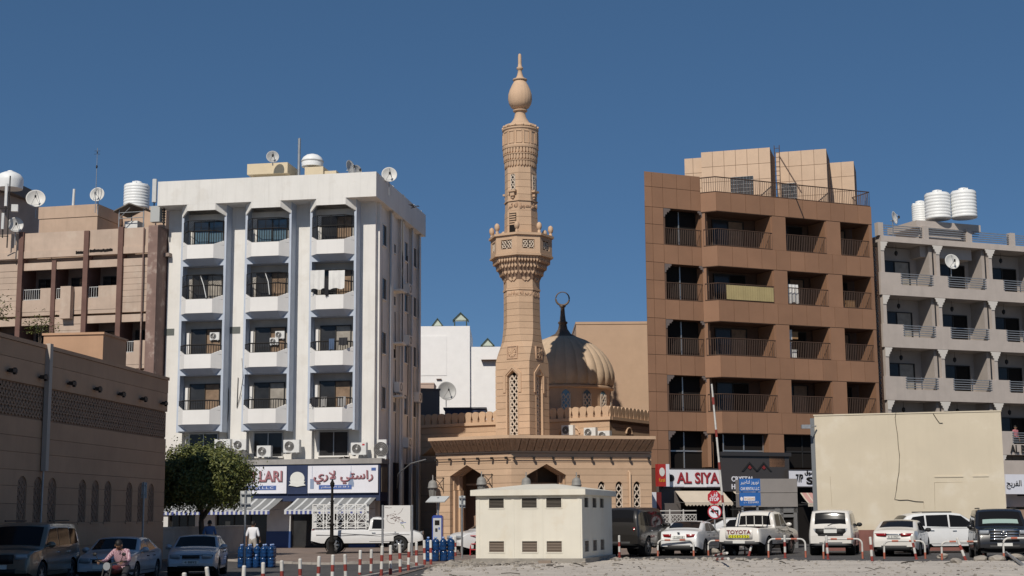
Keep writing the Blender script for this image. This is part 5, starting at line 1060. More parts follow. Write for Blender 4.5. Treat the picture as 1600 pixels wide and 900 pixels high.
wire('curved_cable', [Vector((-6.9, 88, 3.4)), Vector((-6.7, 86.5, 4.2)), Vector((-5.9, 85.4, 4.75)), Vector((-5.0, 84.8, 4.95))], .04, 'curved grey cable conduit at the shaded side of the white block', GALV)
for px, py in ((264, 519), (367, 516)):
    x, z = WP.l(px, py, 0); MB().box(x - .33, x + .33, -.012, .0, z - .2, z + .2).build('wall_plate', mat('plate_grey', (.12, .13, .12), .7), wb)
# ---------------------------------------------------------------- shops under the brown block
def onB(px, py, y): return BRP.l(px, py, y)
GREYF = mat('fascia_grey', (.055, .05, .05), .5); REDL = mat('letter_red', (.33, .03, .04), .45); REDS = mat('sign_red', (.42, .035, .03), .4)
sx0, sz1 = onB(1036, 733, .2); sx1, sz0 = onB(1132, 761, .2)
s = board('shop_sign', BRP, sx0, sx1, sz0, sz1, .2, .15, mat('sign_grey_white', (.8, .8, .82), .4), 'long white AL SIYA shop sign with red serif letters under the brown block', frame=GREYF)
for dx, y, mm in ((.03, .185, SIGND), (0, .165, REDL)): lettering('AL SIYA', 1, mm, s, (sx0 + .85 + dx, y, sz0 + .2 - dx), depth=.015, bold=.02, fit=(2.75, .62), split=True)
MB().slab([(sx0 + .5 + .2 * math.cos(t * .524), (sz0 + sz1) / 2 + .2 * math.sin(t * .524)) for t in range(12)], .17, .2).build('round_mark', DARKM, s)
MB().box(sx0 + .7, sx0 + 1.3, .18, .2, sz0 + .02, sz0 + .16).build('small_panel', SIGNW, s); MB().box(sx1 - 1.2, sx1 - .1, .18, .2, sz0 + .02, sz0 + .16).build('small_panel', SIGNW, s)
x0, z1 = onB(1028, 725, -.4); x1, z0 = onB(1041, 760, -.4); s = board('hanging_sign', BRP, x0, x1, z0, z1, -.4, .3, REDS, 'red projecting sign with a round emblem left of the AL SIYA sign')
m = MB(); m.slab([((x0 + x1) / 2 + .17 * math.cos(t * .4), (z0 + z1) / 2 + .18 + .24 * math.sin(t * .4)) for t in range(16)], -.415, -.4); m.build('emblem', EMBW, s); lettering('Karak', .2, mat('letter_yellow', (.7, .4, .04), .5), s, ((x0 + .05), -.41, z0 + .25), depth=.004, fit=(x1 - x0 - .1, .2)); MB().box(x1, x1 + .22, -.4, -.1, z0, z1).build('white_edge', SIGNW, s)
x0, z1 = onB(1127, 712, .0); x1, z0 = onB(1235, 768, .0); MB().box(x0, x1, .02, .4, z0, z1).build('shop_fascia', GREYF, bb); MB().box(x0 - .05, x1 + .1, -.08, .4, z1, z1 + .22).build('fascia_cap', mat('cap_dark', (.04, .038, .04), .5), bb)
lx, lz = onB(1143, 752, 0); s = empty('shop_sign', BRP.o, BRP.a, 'grey CRYSTAL HORSE fascia lettering with red roof mark behind the blue sign', 'sign')
lettering('CRYSTAL', 1, SIGNW, s, (lx, -.005, lz - .02), depth=.015, bold=.02, fit=(1.5, .3), split=True); lettering('HORSE', 1, SIGNW, s, (lx, -.005, lz - .45), depth=.015, bold=.02, fit=(1.15, .3), split=True)
mx, mz = onB(1183, 731, 0)
for dx in (-.5, .45):
    m = MB(); m.slab([(mx + dx - .55, mz - .2), (mx + dx - .42, mz - .2), (mx + dx, mz + .22), (mx + dx + .42, mz - .2), (mx + dx + .55, mz - .2), (mx + dx, mz + .34)], -.02, .01); m.build('roof_mark', mat('mark_dark', (.02, .02, .02), .5), s); MB().slab([(mx + dx - .13, mz - .0), (mx + dx, mz + .14), (mx + dx + .13, mz), (mx + dx, mz - .1)], -.025, .005).build('red_mark', mat('mark_red', (.22, .03, .03), .5), s)
x0, z1 = onB(1232, 735, -.2); x1, z0 = onB(1290, 760, -.2); s = board('shop_sign', BRP, x0, x1, z0, z1, -.2, .15, SIGNW, 'white sign with bold black S and percent mark left of the cream wall', frame=GREYF)
lx, lz = onB(1258, 760, -.22); lettering('S', 1, BLACK, s, (lx + .1, -.225, lz + .12), depth=.01, bold=.04, fit=(.5, .42)); lettering(shape('سوق'), 1, BLACK, s, (lx, -.225, lz + .62), depth=.01, bold=.02, fit=(.7, .3)); lettering('7/P', 1, BLACK, s, (lx - .62, -.225, lz + .25), depth=.01, bold=.02, fit=(.5, .45))
AWC = mat('awning_cream', (.58, .50, .40), .85, var=.06); AWS = mat('awning_stripe', (.5, .28, .25), .85)
x0, z1 = onB(1055, 767, .2); x1, zb = onB(1150, 785, -1.0); awning('cream_awning', BRP, x0 - .1, x1 - .2, z1, zb, .2, -1.0, 'cream scalloped awning under the AL SIYA sign', [AWC, AWC, AWC], step=.22, val=.2, inset=.1, scall=True)
x0, z1 = onB(1150, 768, .0); x1, zb = onB(1180, 785, -1.0); awning('cream_awning', BRP, x0, x1, z1, zb, .0, -1.0, 'short cream awning half hidden behind the blue rental sign', [AWC, AWC, AWC], step=.22, val=.15, inset=-.2, scall=True)
x0, z1 = onB(1246, 770, -.1); x1, zb = onB(1272, 786, -1.1); awning('striped_awning', BRP, x0, x1 + .4, z1, zb, -.1, -1.1, 'pale pink striped awning beside the left edge of the cream wall', [AWC, AWS, AWC], step=.1, val=.2, inset=.2)
for a, b in ((-2.6, .4), (.8, 3.0), (4.2, 7.2), (7.8, 10.8)):
    m = MB(); m.box(a, b, .5, .52, 0, 3.3, 1); [m.box(a + (b - a) * i / 3 - .04, a + (b - a) * i / 3 + .04, .44, .5, 0, 3.3) for i in range(4)]; m.box(a, b, .44, .5, 2.2, 2.3); m.build('shop_front', [DARKM, BLACK], bb)
MB().box(-4.0, -2.7, .3, .7, 0, 4.3).build('shop_pillar', mat('pillar_grey', (.13, .115, .11), .7), bb)
x0, z1 = onB(1017, 769, -.2); x1, z0 = onB(1034, 800, -.2); s = board('hanging_sign', BRP, x0 + .35, x1, z0 - .4, z1, -.2, .2, mat('sign_dark_red', (.16, .02, .02), .5), 'dark red board with a white edge above the white fence'); MB().box(x0, x0 + .34, -.2, 0, z0 - .4, z1).build('white_edge', SIGNW, s)
# blue rental sign and grey kiosk roof
a = at(1155, 748, 74); b = at(1190, 790, 74); BSP = Plane(a.x, 74, 8); wv = b.x - a.x
s = empty('rental_sign', (a.x, 74, 0), R(8), 'blue two-panel car rental sign with white Arabic text above the pickup', 'sign')
SB = mat('rental_blue', (.03, .13, .40), .45); zm = (a.z + b.z) / 2
MB().box(0, wv, 0, .08, zm + .03, a.z).build('upper_panel', SB, s); MB().box(0, wv, 0, .08, b.z, zm - .01).build('lower_panel', SB, s); m = MB(); m.box(.1, .2, .08, .16, 0, a.z); m.box(wv - .2, wv - .1, .08, .16, 0, a.z); m.build('posts', GALV, s)
lettering(shape('نوروز لتاجير'), 1, SIGNW, s, (.06, -.01, zm + .36), depth=.006, fit=(wv - .14, .24)); lettering('CAR RENTAL L.L.C', 1, SIGNW, s, (.06, -.01, zm + .1), depth=.006, bold=.01, fit=(wv - .12, .15))
MB().box(.2, .78, -.01, 0, zm - .42, zm - .22).build('phone_plate', SIGNW, s); lettering('04 2255443', 1, mat('letter_orange', (.6, .3, .05), .5), s, (.23, -.016, zm - .37), depth=.003, fit=(.52, .1)); lettering(shape('ت') + ' 2255443', 1, SIGNW, s, (.2, -.01, b.z + .12), depth=.004, fit=(.75, .1)); MB().slab([(.09 + .07 * math.cos(t * .63), zm - .33 + .1 * math.sin(t * .63)) for t in range(10)], -.01, 0).build('round_mark', SIGNW, s)
a = at(1191, 748, 76); b = at(1248, 748, 76); c = at(1191, 792, 76)
o = empty('grey_kiosk', (a.x, 76, 0), R(10), 'plain grey metal fascia kiosk with glazed front behind the double cab pickup', 'kiosk'); wv = b.x - a.x; GK = mat('kiosk_grey', (.27, .25, .24), .7, var=.05)
MB().box(-.6, wv, 0, 2.5, (a.z + c.z) / 2 + .01, a.z).build('upper_fascia', GK, o); MB().box(-.6, wv, .02, 2.5, c.z, (a.z + c.z) / 2 - .01).build('lower_fascia', GK, o)
m = MB(); [m.box(x, x + .18, .1, .25, 0, c.z) for x in (.1, wv * .5, wv - .2)]; m.box(.1, wv, .1, .25, c.z - .3, c.z); m.box(.28, wv - .2, .1, .2, 1.55, 1.7); m.build('frame', ALU, o); MB().box(.2, wv - .1, .22, .25, 0, c.z - .05).build('glazing', BLACK, o); MB().box(-.5, wv - .1, 2.3, 2.45, 0, c.z).build('back_wall', GK, o)
# white ornamental fence by the mosque
a = at(1020, 812, 78); b = at(1091, 812, 78); o = empty('ornamental_fence', (a.x - 2.0, 78, 0), R(6), 'white ornamental metal fence between the mosque and the shops', 'fence')
m = MB(); ln = b.x - a.x + 2.0; 
for i in range(6):
    x0 = ln * i / 6; x1 = ln * (i + 1) / 6
    m = MB(); m.box(x0, x0 + .06, 0, .06, 0, 2.0); [m.box(x0 + .06, x1, .01, .05, z, z + .05) for z in (.2, 1.7, 1.9)]; lattice(m, x0 + .08, x1 - .02, .25, 1.7, .01, .03, .014, 0, .22)
    m.build('fence_panel', mat('fence_white', (.5, .49, .47), .6), o)
# ---------------------------------------------------------------- trimmed tree at the wall end
LEAF = bpy.data.materials.new('leaf'); LEAF.use_nodes = True; t_ = LEAF.node_tree; b_ = t_.nodes['Principled BSDF']; b_.inputs['Roughness'].default_value = .6
oi = t_.nodes.new('ShaderNodeNewGeometry'); rp = t_.nodes.new('ShaderNodeValToRGB'); rp.color_ramp.elements[0].color = (.035, .055, .012, 1); rp.color_ramp.elements[1].color = (.16, .165, .035, 1); t_.links.new(oi.outputs['Random Per Island'], rp.inputs[0]); t_.links.new(rp.outputs[0], b_.inputs['Base Color'])
BARK = mat('bark', (.10, .075, .055), .9, var=.3, scale=6, bump=.6)
def leafcloud(fn, n, size, seed=3):
    r = random.Random(seed); vs = []; fs = []
    for i in range(n):
        p, nr = fn(r); d = (nr + Vector((r.uniform(-1, 1), r.uniform(-1, 1), r.uniform(-.6, 1))) * .9).normalized(); a = d.orthogonal().normalized(); a.rotate(Matrix.Rotation(r.uniform(0, 6.28), 3, d)); b = d.cross(a); s = size * r.uniform(.6, 1.3); k = len(vs)
        vs += [p - a * s, p + b * s * .45 + d * s * .12, p + a * s, p - b * s * .45 + d * s * .12]; fs.append((k, k + 1, k + 2, k + 3))
    m = MB(); m.add(vs, fs); return m
tc = Vector((-13.9, 66.4, 3.55)); tr = empty('street_tree', (tc.x, tc.y, -.1), 0, 'trimmed round green tree at the end of the shaded mosque wall', 'tree')
_r = random.Random(21); CL = []
for _ in range(150):
    d = Vector((_r.gauss(0, 1), _r.gauss(0, 1), _r.gauss(0, 1))).normalized(); q = .82 + .16 * noise.noise(d * 2.1) + _r.uniform(-.1, .12); f_ = 1 if d.z > 0 else 1 / max((1 - d.z * d.z) ** .33, .3)
    CL.append((Vector((d.x * 2.2 * q * f_, d.y * 1.85 * q * f_, max(d.z * 1.4 * q, -1.2) + 3.6)), d, _r.uniform(.2, .38)))
def crown(r):
    if r.random() < .62:
        c_, d, s = CL[r.randrange(len(CL))]; p = c_ + Vector((r.gauss(0, s), r.gauss(0, s), r.gauss(0, s * .8))); p.z = max(p.z, (1.75 if p.x < 0 else 2.05) + r.uniform(0, .25)); return p, d
    while True:
        d = Vector((r.gauss(0, 1), r.gauss(0, 1), r.gauss(0, 1))).normalized(); q = 1 + .2 * noise.noise(d * 2.0) + .1 * noise.noise(d * 6)
        rad = q * (r.random() ** .3) * .9; p = Vector((d.x * 2.25 * rad, d.y * 1.9 * rad, d.z * 1.38 * rad)) if d.z > 0 else Vector((d.x * 2.25 * rad / max((1 - d.z * d.z) ** .33, .25), d.y * 1.9 * rad / max((1 - d.z * d.z) ** .33, .25), d.z * 1.45 * rad))
        if p.z < -1.15: p.z = -1.15 + r.uniform(-.12, .15)
        if d.z > 0: p.z *= 1.02
        return p + Vector((0, 0, 3.65)), d
leafcloud(crown, 36000, .08).build('crown', LEAF, tr)
m = MB(); m.tube([(0, 0, -.1), (.05, 0, .8), (-.03, .05, 1.6), (0, 0, 2.6)], [.17, .14, .12, .09], 8)
for t in range(7): a = t * .9; m.tube([(0, 0, 1.7 + .1 * t), (.5 * math.cos(a), .5 * math.sin(a), 2.4 + .1 * t), (1.2 * math.cos(a), 1.2 * math.sin(a), 3.2 + .15 * t)], [.07, .05, .02], 6)
m.build('trunk', BARK, tr)
pl_ = at(63, 522, 70); o = empty('roof_plant', pl_, 0, 'small leafy plant growing on the roof edge of the shaded wall', 'plant')
m = leafcloud(lambda r: (Vector((r.gauss(0, .38), r.gauss(0, .3), abs(r.gauss(.35, .3)))), Vector((0, 0, 1))), 420, .07, 5); m.build('leaves', LEAF, o); m = MB(); [m.tube([(0, 0, -1.0), (.1 * t, 0, .2), (.25 * t, .1, .7)], [.03, .02, .01], 5) for t in (-1, 0, 1)]; m.build('stem', BARK, o)
pl_ = at(-4, 500, 64); o = empty('roof_plant', pl_, 0, 'dark twigs at the very left edge above the wall', 'plant')
m = leafcloud(lambda r: (Vector((r.gauss(0, .3), r.gauss(0, .3), abs(r.gauss(.2, .45)))), Vector((0, 0, 1))), 300, .07, 6); m.build('leaves', LEAF, o); m = MB(); [m.tube([(0, 0, -1.0), (.1 * t, 0, .2), (.25 * t, .1, .7)], [.03, .02, .01], 5) for t in (-1, 0, 1)]; m.build('stem', BARK, o)
p = at(16, 276, 92); o = empty('dome_tank', p, 0, 'white rounded tank on the roof at the upper left corner', 'tank'); MB().lathe([(.8, -.8), (.84, -.3), (.8, -.05), (.62, .15), (.35, .28), (.05, .32)], 20).build('dome', TANKW, o); MB().lathe([(.2, .26), (.2, .36), (.1, .4)], 10).build('lid', TANKW, o)
# ---------------------------------------------------------------- vehicles (front towards +x, left side +y)
def interp(pts, x):
    if x <= pts[0][0]: return pts[0][1]
    for (a, b), (c, d) in zip(pts, pts[1:]):
        if x <= c: return b + (d - b) * (x - a) / (c - a) if c > a else d
    return pts[-1][1]
CHROME = mat('chrome', (.6, .6, .6), .15, 1.0); REDLENS = mat('red_lens', (.25, .008, .01), .15, spec=.8); HLENS = mat('head_lens', (.30, .32, .34), .08, spec=1.0); PLATE = mat('number_plate', (.68, .68, .64), .5); BLKPL = mat('black_plastic', (.018, .018, .018), .6); CGL = mat('car_glass', (.012, .012, .013), .06, spec=.13); RIM = mat('alloy', (.38, .38, .38), .3, .8, var=.1); UNDER = mat('underbody', (.01, .01, .01), .9); CGL2 = mat('car_glass_side', (.03, .027, .02), .05, spec=.45); PLT = mat('plate_ink', (.03, .03, .03), .6); AMBER = mat('amber_lens', (.5, .2, .02), .2)
def paint(name, col, metal=.0, dust=0.0):
    return mat(name, col, .32, metal, coat=.6, var=.03, scale=2, patch=((.40, .34, .28), 3.0, dust) if dust else None)
def make_car(name, label, S, pnt, loc, heading, group='vehicles parked around the mosque square'):
    o = empty(name, loc, R(heading), label, S.get('cat', 'car'), group)
    L, W, top, belt, wr = S['L'], S['W'], S['top'], S['belt'], S['wr']; wx = S['wx']; sill = S.get('sill', .27); tum = S.get('tum', .80); zroof = max(p[1] for p in top)
    def plan(x):
        a = abs(x) / (L / 2); e = S.get('taper', .10); return 1 - e * max(0, (a - .55) / .45) ** 2.2 - .05 * max(0, (a - .93) / .07) ** 2
    def hw(x, z):
        b = interp(belt, x); q = plan(x) * W / 2
        if z <= b:
            t = (z - sill) / max(b - sill, .1); return q * (.955 + .045 * math.sin(math.pi * min(max(t * .9 + .1, 0), 1)) - .012 * max(0, t))
        t = (z - b) / max(zroof - b, .1); return q * (.943 - (.943 - tum) * t)
    xs = sorted(set([round(-L / 2 + L * i / 44, 3) for i in range(45)] + [p[0] for p in top] + [round(x0 + (wr + .07) * math.cos(math.pi * k / 10), 3) for x0 in wx for k in range(11)]))
    xs = [x for x in xs if -L / 2 <= x <= L / 2]
    def zb(x):
        z = sill + S.get('lift', 0) + .12 * max(0, (abs(x) / (L / 2) - .82) / .18)
        for x0 in wx:
            d = abs(x - x0); Ra = wr + .07
            if d < Ra: z = max(z, wr + math.sqrt(Ra * Ra - d * d) * .98)
        return z
    def top_pt(x, u):                        # u in -1..1 across the roof, bonnet or boot
        zt = interp(top, x); y = hw(x, zt - .04); cr = S.get('crown', .05); return Vector((x, y * u, zt - cr * abs(u) ** 2.6))
    m = MB(); rings = []
    for x in xs:
        zt = interp(top, x); b_ = min(zb(x), zt - .12); s_ = min(interp(belt, x), zt - .09); pts = []
        if s_ < b_ + .02: s_ = b_ + .02
        for k in range(6): z = b_ + (s_ - b_) * k / 5; pts.append((x, hw(x, z), z))
        e = zt - S.get('crown', .05)
        for k in (1, 2, 3): z = s_ + (e - s_) * k / 3; pts.append((x, hw(x, min(z, zt - .04)) * (.985 if k == 3 else 1), z))
        for u in (.9, .6, .3, 0): pts.append(tuple(top_pt(x, u)))
        rings.append(pts + [(p[0], -p[1], p[2]) for p in pts[-2::-1]])
    n = len(rings[0]); m.add([p for r_ in rings for p in r_], [(i * n + j, (i + 1) * n + j, (i + 1) * n + j + 1, i * n + j + 1) for i in range(len(rings) - 1) for j in range(n - 1)], 0, True)
    for r_, fl in ((rings[0], 1), (rings[-1], -1)): m.add(r_, [tuple(range(n))[::fl]], 0)
    m.build('body', pnt, o)
    m = MB(); m.box(-L / 2 + .12, L / 2 - .12, -W / 2 + .16, W / 2 - .16, sill - .06, .75); m.build('underbody', UNDER, o)
    # glass
    def side_patch(poly, s, off): return [(x, s * (hw(x, z) + off), z) for x, z in poly]
    for s in (1, -1):
        for poly in S['win']:
            d = []
            for (a, b), (c, e) in zip(poly, poly[1:] + poly[:1]): d += [(a + (c - a) * k / 3, b + (e - b) * k / 3) for k in range(3)]
            cx = sum(p[0] for p in d) / len(d); cz = sum(p[1] for p in d) / len(d); mm = MB(); pp = side_patch(d + [(cx, cz)], s, .008)
            mm.add(pp, [(i, (i + 1) % len(d), len(d))[::s] for i in range(len(d))], 0, True); mm.build('side_window', CGL2 if S.get('clear') else CGL, o)
        for poly in S['doors']:
            mm = MB(); x0, x1, z0, z1 = poly; q = []
            for k in range(7): z = z0 + (z1 - z0) * k / 6; q += [(x0, s * (hw(x0, z) + .006), z), ((x0 + x1) / 2, s * (hw((x0 + x1) / 2, z) + .006), z), (x1, s * (hw(x1, z) + .006), z)]
            mm.add(q, [(3 * k + j, 3 * k + j + 1, 3 * k + j + 4, 3 * k + j + 3)[::-s] for k in range(6) for j in (0, 1)], 0, True)
            mm.add([(x, s * (hw(x, z) + .0025), z) for x, z in ((x0 - .018, z0 - .018), (x1 + .018, z0 - .018), (x1 + .018, z1 + .018), (x0 - .018, z1 + .018))], [(0, 1, 2, 3)[::-s]], 1)
            dr = mm.build('door', [pnt, BLKPL], o); hx = x0 + .1; hz = z1 - .1; hy = s * (hw(hx, hz) + .012)
            MB().box(hx, hx + .17, min(hy, hy + s * .03), max(hy, hy + s * .03), hz - .014, hz + .018).build('handle', S.get('handle', CHROME), dr)
        mx_, mz_ = S['mirror']; my = s * (hw(mx_, mz_) + .13)
        mm = MB(); mm.ball((mx_ - .02, my, mz_ + .02), .07, .13, .09, 10, 6); mm.tube([(mx_ + .03, s * hw(mx_, mz_), mz_ - .03), (mx_, my, mz_)], .03, 5); mm.build('mirror', S.get('mirm', pnt), o)
    def top_patch(xa, xb, ua, nm, mt, off=.008):
        mm = MB(); q = []
        for i in range(7):
            x = xa + (xb - xa) * i / 6
            for j in range(7): u = -ua + 2 * ua * j / 6; p = top_pt(x, u); q.append((p.x, p.y, p.z + off * 1.6))
        mm.add(q, [(i * 7 + j, i * 7 + j + 1, (i + 1) * 7 + j + 1, (i + 1) * 7 + j) for i in range(6) for j in range(6)], 0, True); return mm.build(nm, mt, o)
    def end_patch(x, u, z0, z1, sgn, nm, mt, u0=None, off=.012, par=None, nx=6):   # on the nose or tail
        mm = MB(); q = []; u0 = -u if u0 is None else u0
        for k in range(3):
            z = z0 + (z1 - z0) * k / 2
            for j in range(nx + 1):
                uu = u0 + (u - u0) * j / nx; xx = x
                for _ in range(12):
                    if (hw(xx * 1, z) if True else 0) and abs(xx) < L / 2: break
                    xx -= sgn * .01
                q.append((x + sgn * off - sgn * .10 * abs(uu) ** 4, hw(x - sgn * .08, z) * uu, z))
        mm.add(q, [(k * (nx + 1) + j, k * (nx + 1) + j + 1, (k + 1) * (nx + 1) + j + 1, (k + 1) * (nx + 1) + j) for k in range(2) for j in range(nx)], 0, True)
        mm.add([(a - sgn * .05, b, c) for a, b, c in q], [(0, nx, 3 * (nx + 1) - 1, 2 * (nx + 1))], 0)
        ob = mm.build(nm, mt, o); sd = ob.modifiers.new('thick', 'SOLIDIFY'); sd.thickness = .02; sd.offset = 0; return ob
    for kind, a, b, u in S['glass']:
        top_patch(a, b, u, kind, CGL if kind != 'sun_shade' else mat('sunshade', (.30, .40, .36), .35), .008 if kind != 'sun_shade' else .014)
    for e in S['ends']: end_patch(*e)
    for nm, x0, x1, y0, y1, z0, z1, mt in S.get('extra', []): MB().box(x0, x1, y0, y1, z0, z1).build(nm, mt, o)
    # wheels
    tw = S.get('tw', .22)
    for x0 in wx:
        for s in (1, -1):
            yo = s * (W / 2 - .02); mm = MB(); mm.lathe([(wr * .62, -tw), (wr * .93, -tw), (wr, -tw + .03), (wr, -.03), (wr * .93, 0), (wr * .64, .0), (wr * .62, -.02)], 24, cap=False)
            Mx = Matrix.Translation((x0, yo, wr)) @ Matrix.Rotation(-s * math.pi / 2, 4, 'X'); mm.xf(Mx)
            wh = bpy.data.objects.new('wheel', mm.mesh('wheel', RUB)); COL.objects.link(wh); wh.parent = o
            mm = MB(); mm.lathe([(wr * .65, -.02), (wr * .60, -.07), (.02, -.09)], 20, cap=False, mi=1)
            for t in range(S.get('spokes', 5)):
                a = 2 * math.pi * t / S.get('spokes', 5); q = len(mm.v); mm.add([(.04, -.05, -.012), (wr * .63, -.035, -.022), (wr * .63, .035, -.022), (.04, .05, -.012)], [(0, 1, 2, 3)]); Mr = Matrix.Rotation(a, 3, 'Z')
                for v_ in range(q, len(mm.v)): mm.v[v_] = tuple(Mr @ Vector(mm.v[v_]))
            mm.lathe([(wr * .66, -.025), (wr * .66, -.008), (wr * .60, -.012)], 24, cap=False); mm.lathe([(.06, -.015), (.03, .0)], 10); mm.xf(Mx); mm.build('rim', [RIM, BLKPL], wh)
            mm = MB(); mm.lathe([(wr + .05, -tw - .12), (wr + .06, -.06)], 20, cap=False); mm.xf(Mx); mm.build('arch_liner', UNDER, o)
    return o
def plate(S, sgn, z, txt, w_=.52, h_=.115): return ('number_plate', sgn * S['L'] / 2 - (.03 if sgn > 0 else .0), sgn * S['L'] / 2 + (.03 if sgn > 0 else 0) - (0 if sgn > 0 else .03), -w_ / 2, w_ / 2, z, z + h_, PLATE)
def number(o, S, sgn, z, txt):
    x = sgn * (S['L'] / 2 + .034); lettering(txt, .1, PLT, o, (x, (-.2 if sgn > 0 else .2), z + .02), rot=(math.pi / 2, 0, sgn * math.pi / 2), depth=.002, fit=(.4, .075), name='plate_digits')
SED = dict(L=4.85, W=1.83, wr=.33, wx=(-1.38, 1.42), tum=.74, taper=.12, crown=.05, belt=[(-2.42, .98), (-1, .97), (1, .93), (2.42, .80)],
    top=[(-2.425, .62), (-2.38, .93), (-2.25, 1.05), (-1.8, 1.10), (-1.62, 1.13), (-.95, 1.385), (-.6, 1.435), (-.1, 1.45), (.3, 1.42), (.6, 1.31), (1.12, 1.03), (1.3, .985), (1.9, .90), (2.22, .80), (2.37, .68), (2.425, .5)],
    win=[[(-1.15, 1.03), (-.2, 1.0), (-.2, 1.36), (-.72, 1.33)], [(-.12, 1.0), (.88, .99), (.42, 1.30), (-.12, 1.36)]], doors=[(-1.0, -.17, .40, .93), (-.13, .95, .40, .93)], mirror=(.85, 1.0),
    glass=[('windscreen', .38, 1.1, .84), ('rear_window', -1.55, -.78, .82)], spokes=9)
SED['ends'] = [(-2.42, .95, .78, .90, -1, 'tail_light', REDLENS, .42), (-2.42, -.42, .78, .90, -1, 'tail_light', REDLENS, -.95), (-2.42, .8, .26, .44, -1, 'rear_diffuser', BLKPL), (2.42, .93, .62, .72, 1, 'headlight', HLENS, .5), (2.42, -.5, .62, .72, 1, 'headlight', HLENS, -.93), (2.42, .55, .36, .58, 1, 'grille', BLKPL)]
SED['extra'] = [plate(SED, -1, .72, '')]
OLD_ = dict(SED, L=4.6, W=1.74, wr=.31, wx=(-1.3, 1.35), top=[(-2.3, .62), (-2.26, .9), (-2.15, 1.0), (-1.7, 1.04), (-1.5, 1.07), (-.85, 1.36), (-.5, 1.405), (0, 1.41), (.35, 1.38), (1.0, 1.02), (1.15, .98), (1.8, .90), (2.12, .80), (2.26, .66), (2.3, .5)], glass=[('windscreen', .42, .98, .86), ('rear_window', -1.45, -.78, .82)], win=[[(-1.1, 1.0), (-.22, .97), (-.22, 1.32), (-.65, 1.30)], [(-.14, .97), (.78, .96), (.4, 1.27), (-.14, 1.33)]], doors=[(-.95, -.17, .38, .9), (-.13, .85, .38, .9)], mirror=(.75, .98), spokes=7, handle=BLKPL)
OLD_['ends'] = [(2.29, .92, .64, .78, 1, 'headlight', HLENS, .48), (2.29, -.48, .64, .78, 1, 'headlight', HLENS, -.92), (2.29, .38, .64, .74, 1, 'grille', BLKPL), (2.29, .8, .33, .40, 1, 'bumper_intake', BLKPL), (-2.29, .9, .68, .84, -1, 'tail_light', REDLENS, .5), (-2.29, -.5, .68, .84, -1, 'tail_light', REDLENS, -.9)]
OLD_['extra'] = [plate(OLD_, 1, .46, '')]
SUV = dict(L=4.9, W=1.88, wr=.39, wx=(-1.4, 1.38), tum=.80, taper=.08, crown=.05, sill=.38, belt=[(-2.45, 1.17), (2.45, 1.10)], cat='SUV',
    top=[(-2.45, .85), (-2.42, 1.10), (-2.36, 1.42), (-2.24, 1.74), (-2.1, 1.83), (-1.6, 1.87), (0, 1.88), (.4, 1.855), (.62, 1.78), (1.22, 1.22), (1.35, 1.17), (2.0, 1.12), (2.32, 1.03), (2.42, .9), (2.45, .6)],
    win=[[(-2.1, 1.25), (-1.3, 1.22), (-1.3, 1.70), (-1.95, 1.68)], [(-1.22, 1.22), (-.22, 1.2), (-.22, 1.72), (-1.22, 1.71)], [(-.14, 1.2), (.98, 1.2), (.48, 1.68), (-.14, 1.72)]], doors=[(-1.2, -.2, .5, 1.12), (-.16, 1.0, .5, 1.12)], mirror=(.95, 1.22), glass=[('windscreen', .64, 1.2, .86), ('rear_window', -2.385, -2.235, .80)], spokes=6, tw=.26)
SUV['ends'] = [(-2.44, .97, .92, 1.12, -1, 'tail_light', REDLENS, .74), (-2.44, -.74, .92, 1.16, -1, 'tail_light', REDLENS, -.98), (-2.44, .95, .42, .60, -1, 'bumper', BLKPL), (2.44, .95, .86, 1.0, 1, 'headlight', HLENS, .55), (2.44, -.55, .86, 1.0, 1, 'headlight', HLENS, -.95), (2.44, .5, .75, 1.0, 1, 'grille', BLKPL), (2.44, .9, .45, .6, 1, 'lower_intake', BLKPL)]
RK = [('roof_rail', -1.7, .1, -.68, -.63, 1.90, 1.94, BLKPL), ('roof_rail', -1.7, .1, .63, .68, 1.90, 1.94, BLKPL)]
SUV['extra'] = RK + [plate(SUV, -1, .86, ''), plate(SUV, 1, .6, '')]
PAJ = dict(SUV); PAJ['ends'] = [(-2.44, .97, .93, 1.10, -1, 'tail_light', HLENS, .72), (-2.44, -.72, .93, 1.10, -1, 'tail_light', HLENS, -.97), (-2.44, .72, .86, 1.10, -1, 'tail_panel', BLKPL), (-2.44, .6, .80, .86, -1, 'tail_panel', BLKPL), (-2.44, .97, .40, .55, -1, 'bumper', mat('grey_plastic', (.1, .1, .1), .6)), (2.44, .95, .86, 1.0, 1, 'headlight', HLENS, .55), (2.44, -.55, .86, 1.0, 1, 'headlight', HLENS, -.95)]
PAJ['extra'] = RK[:0] + [('number_plate', -2.50, -2.46, -.26, .26, .92, 1.07, PLATE)]; PAJ['mirm'] = BLKPL
LC = dict(SUV, W=1.98, top=[(p[0], p[1] + (.03 if p[1] > 1.5 else .06)) for p in SUV['top']], belt=[(-2.45, 1.2), (2.45, 1.16)])
LC['glass'] = [('windscreen', .64, 1.2, .86), ('sun_shade', .97, 1.14, .7), ('rear_window', -2.385, -2.235, .80)]
LC['ends'] = [(2.44, .97, .98, 1.12, 1, 'headlight', HLENS, .60), (2.44, -.60, .98, 1.12, 1, 'headlight', HLENS, -.97)] + [(2.455, .56, z, z + .055, 1, 'chrome_bar', CHROME) for z in (.78, .88, .98, 1.09)] + [(2.44, .56, .72, 1.15, 1, 'grille', BLKPL), (2.44, .8, .45, .6, 1, 'lower_intake', BLKPL)]
LC['extra'] = [('number_plate', 2.45, 2.49, -.26, .26, .56, .67, PLATE), ] + RK
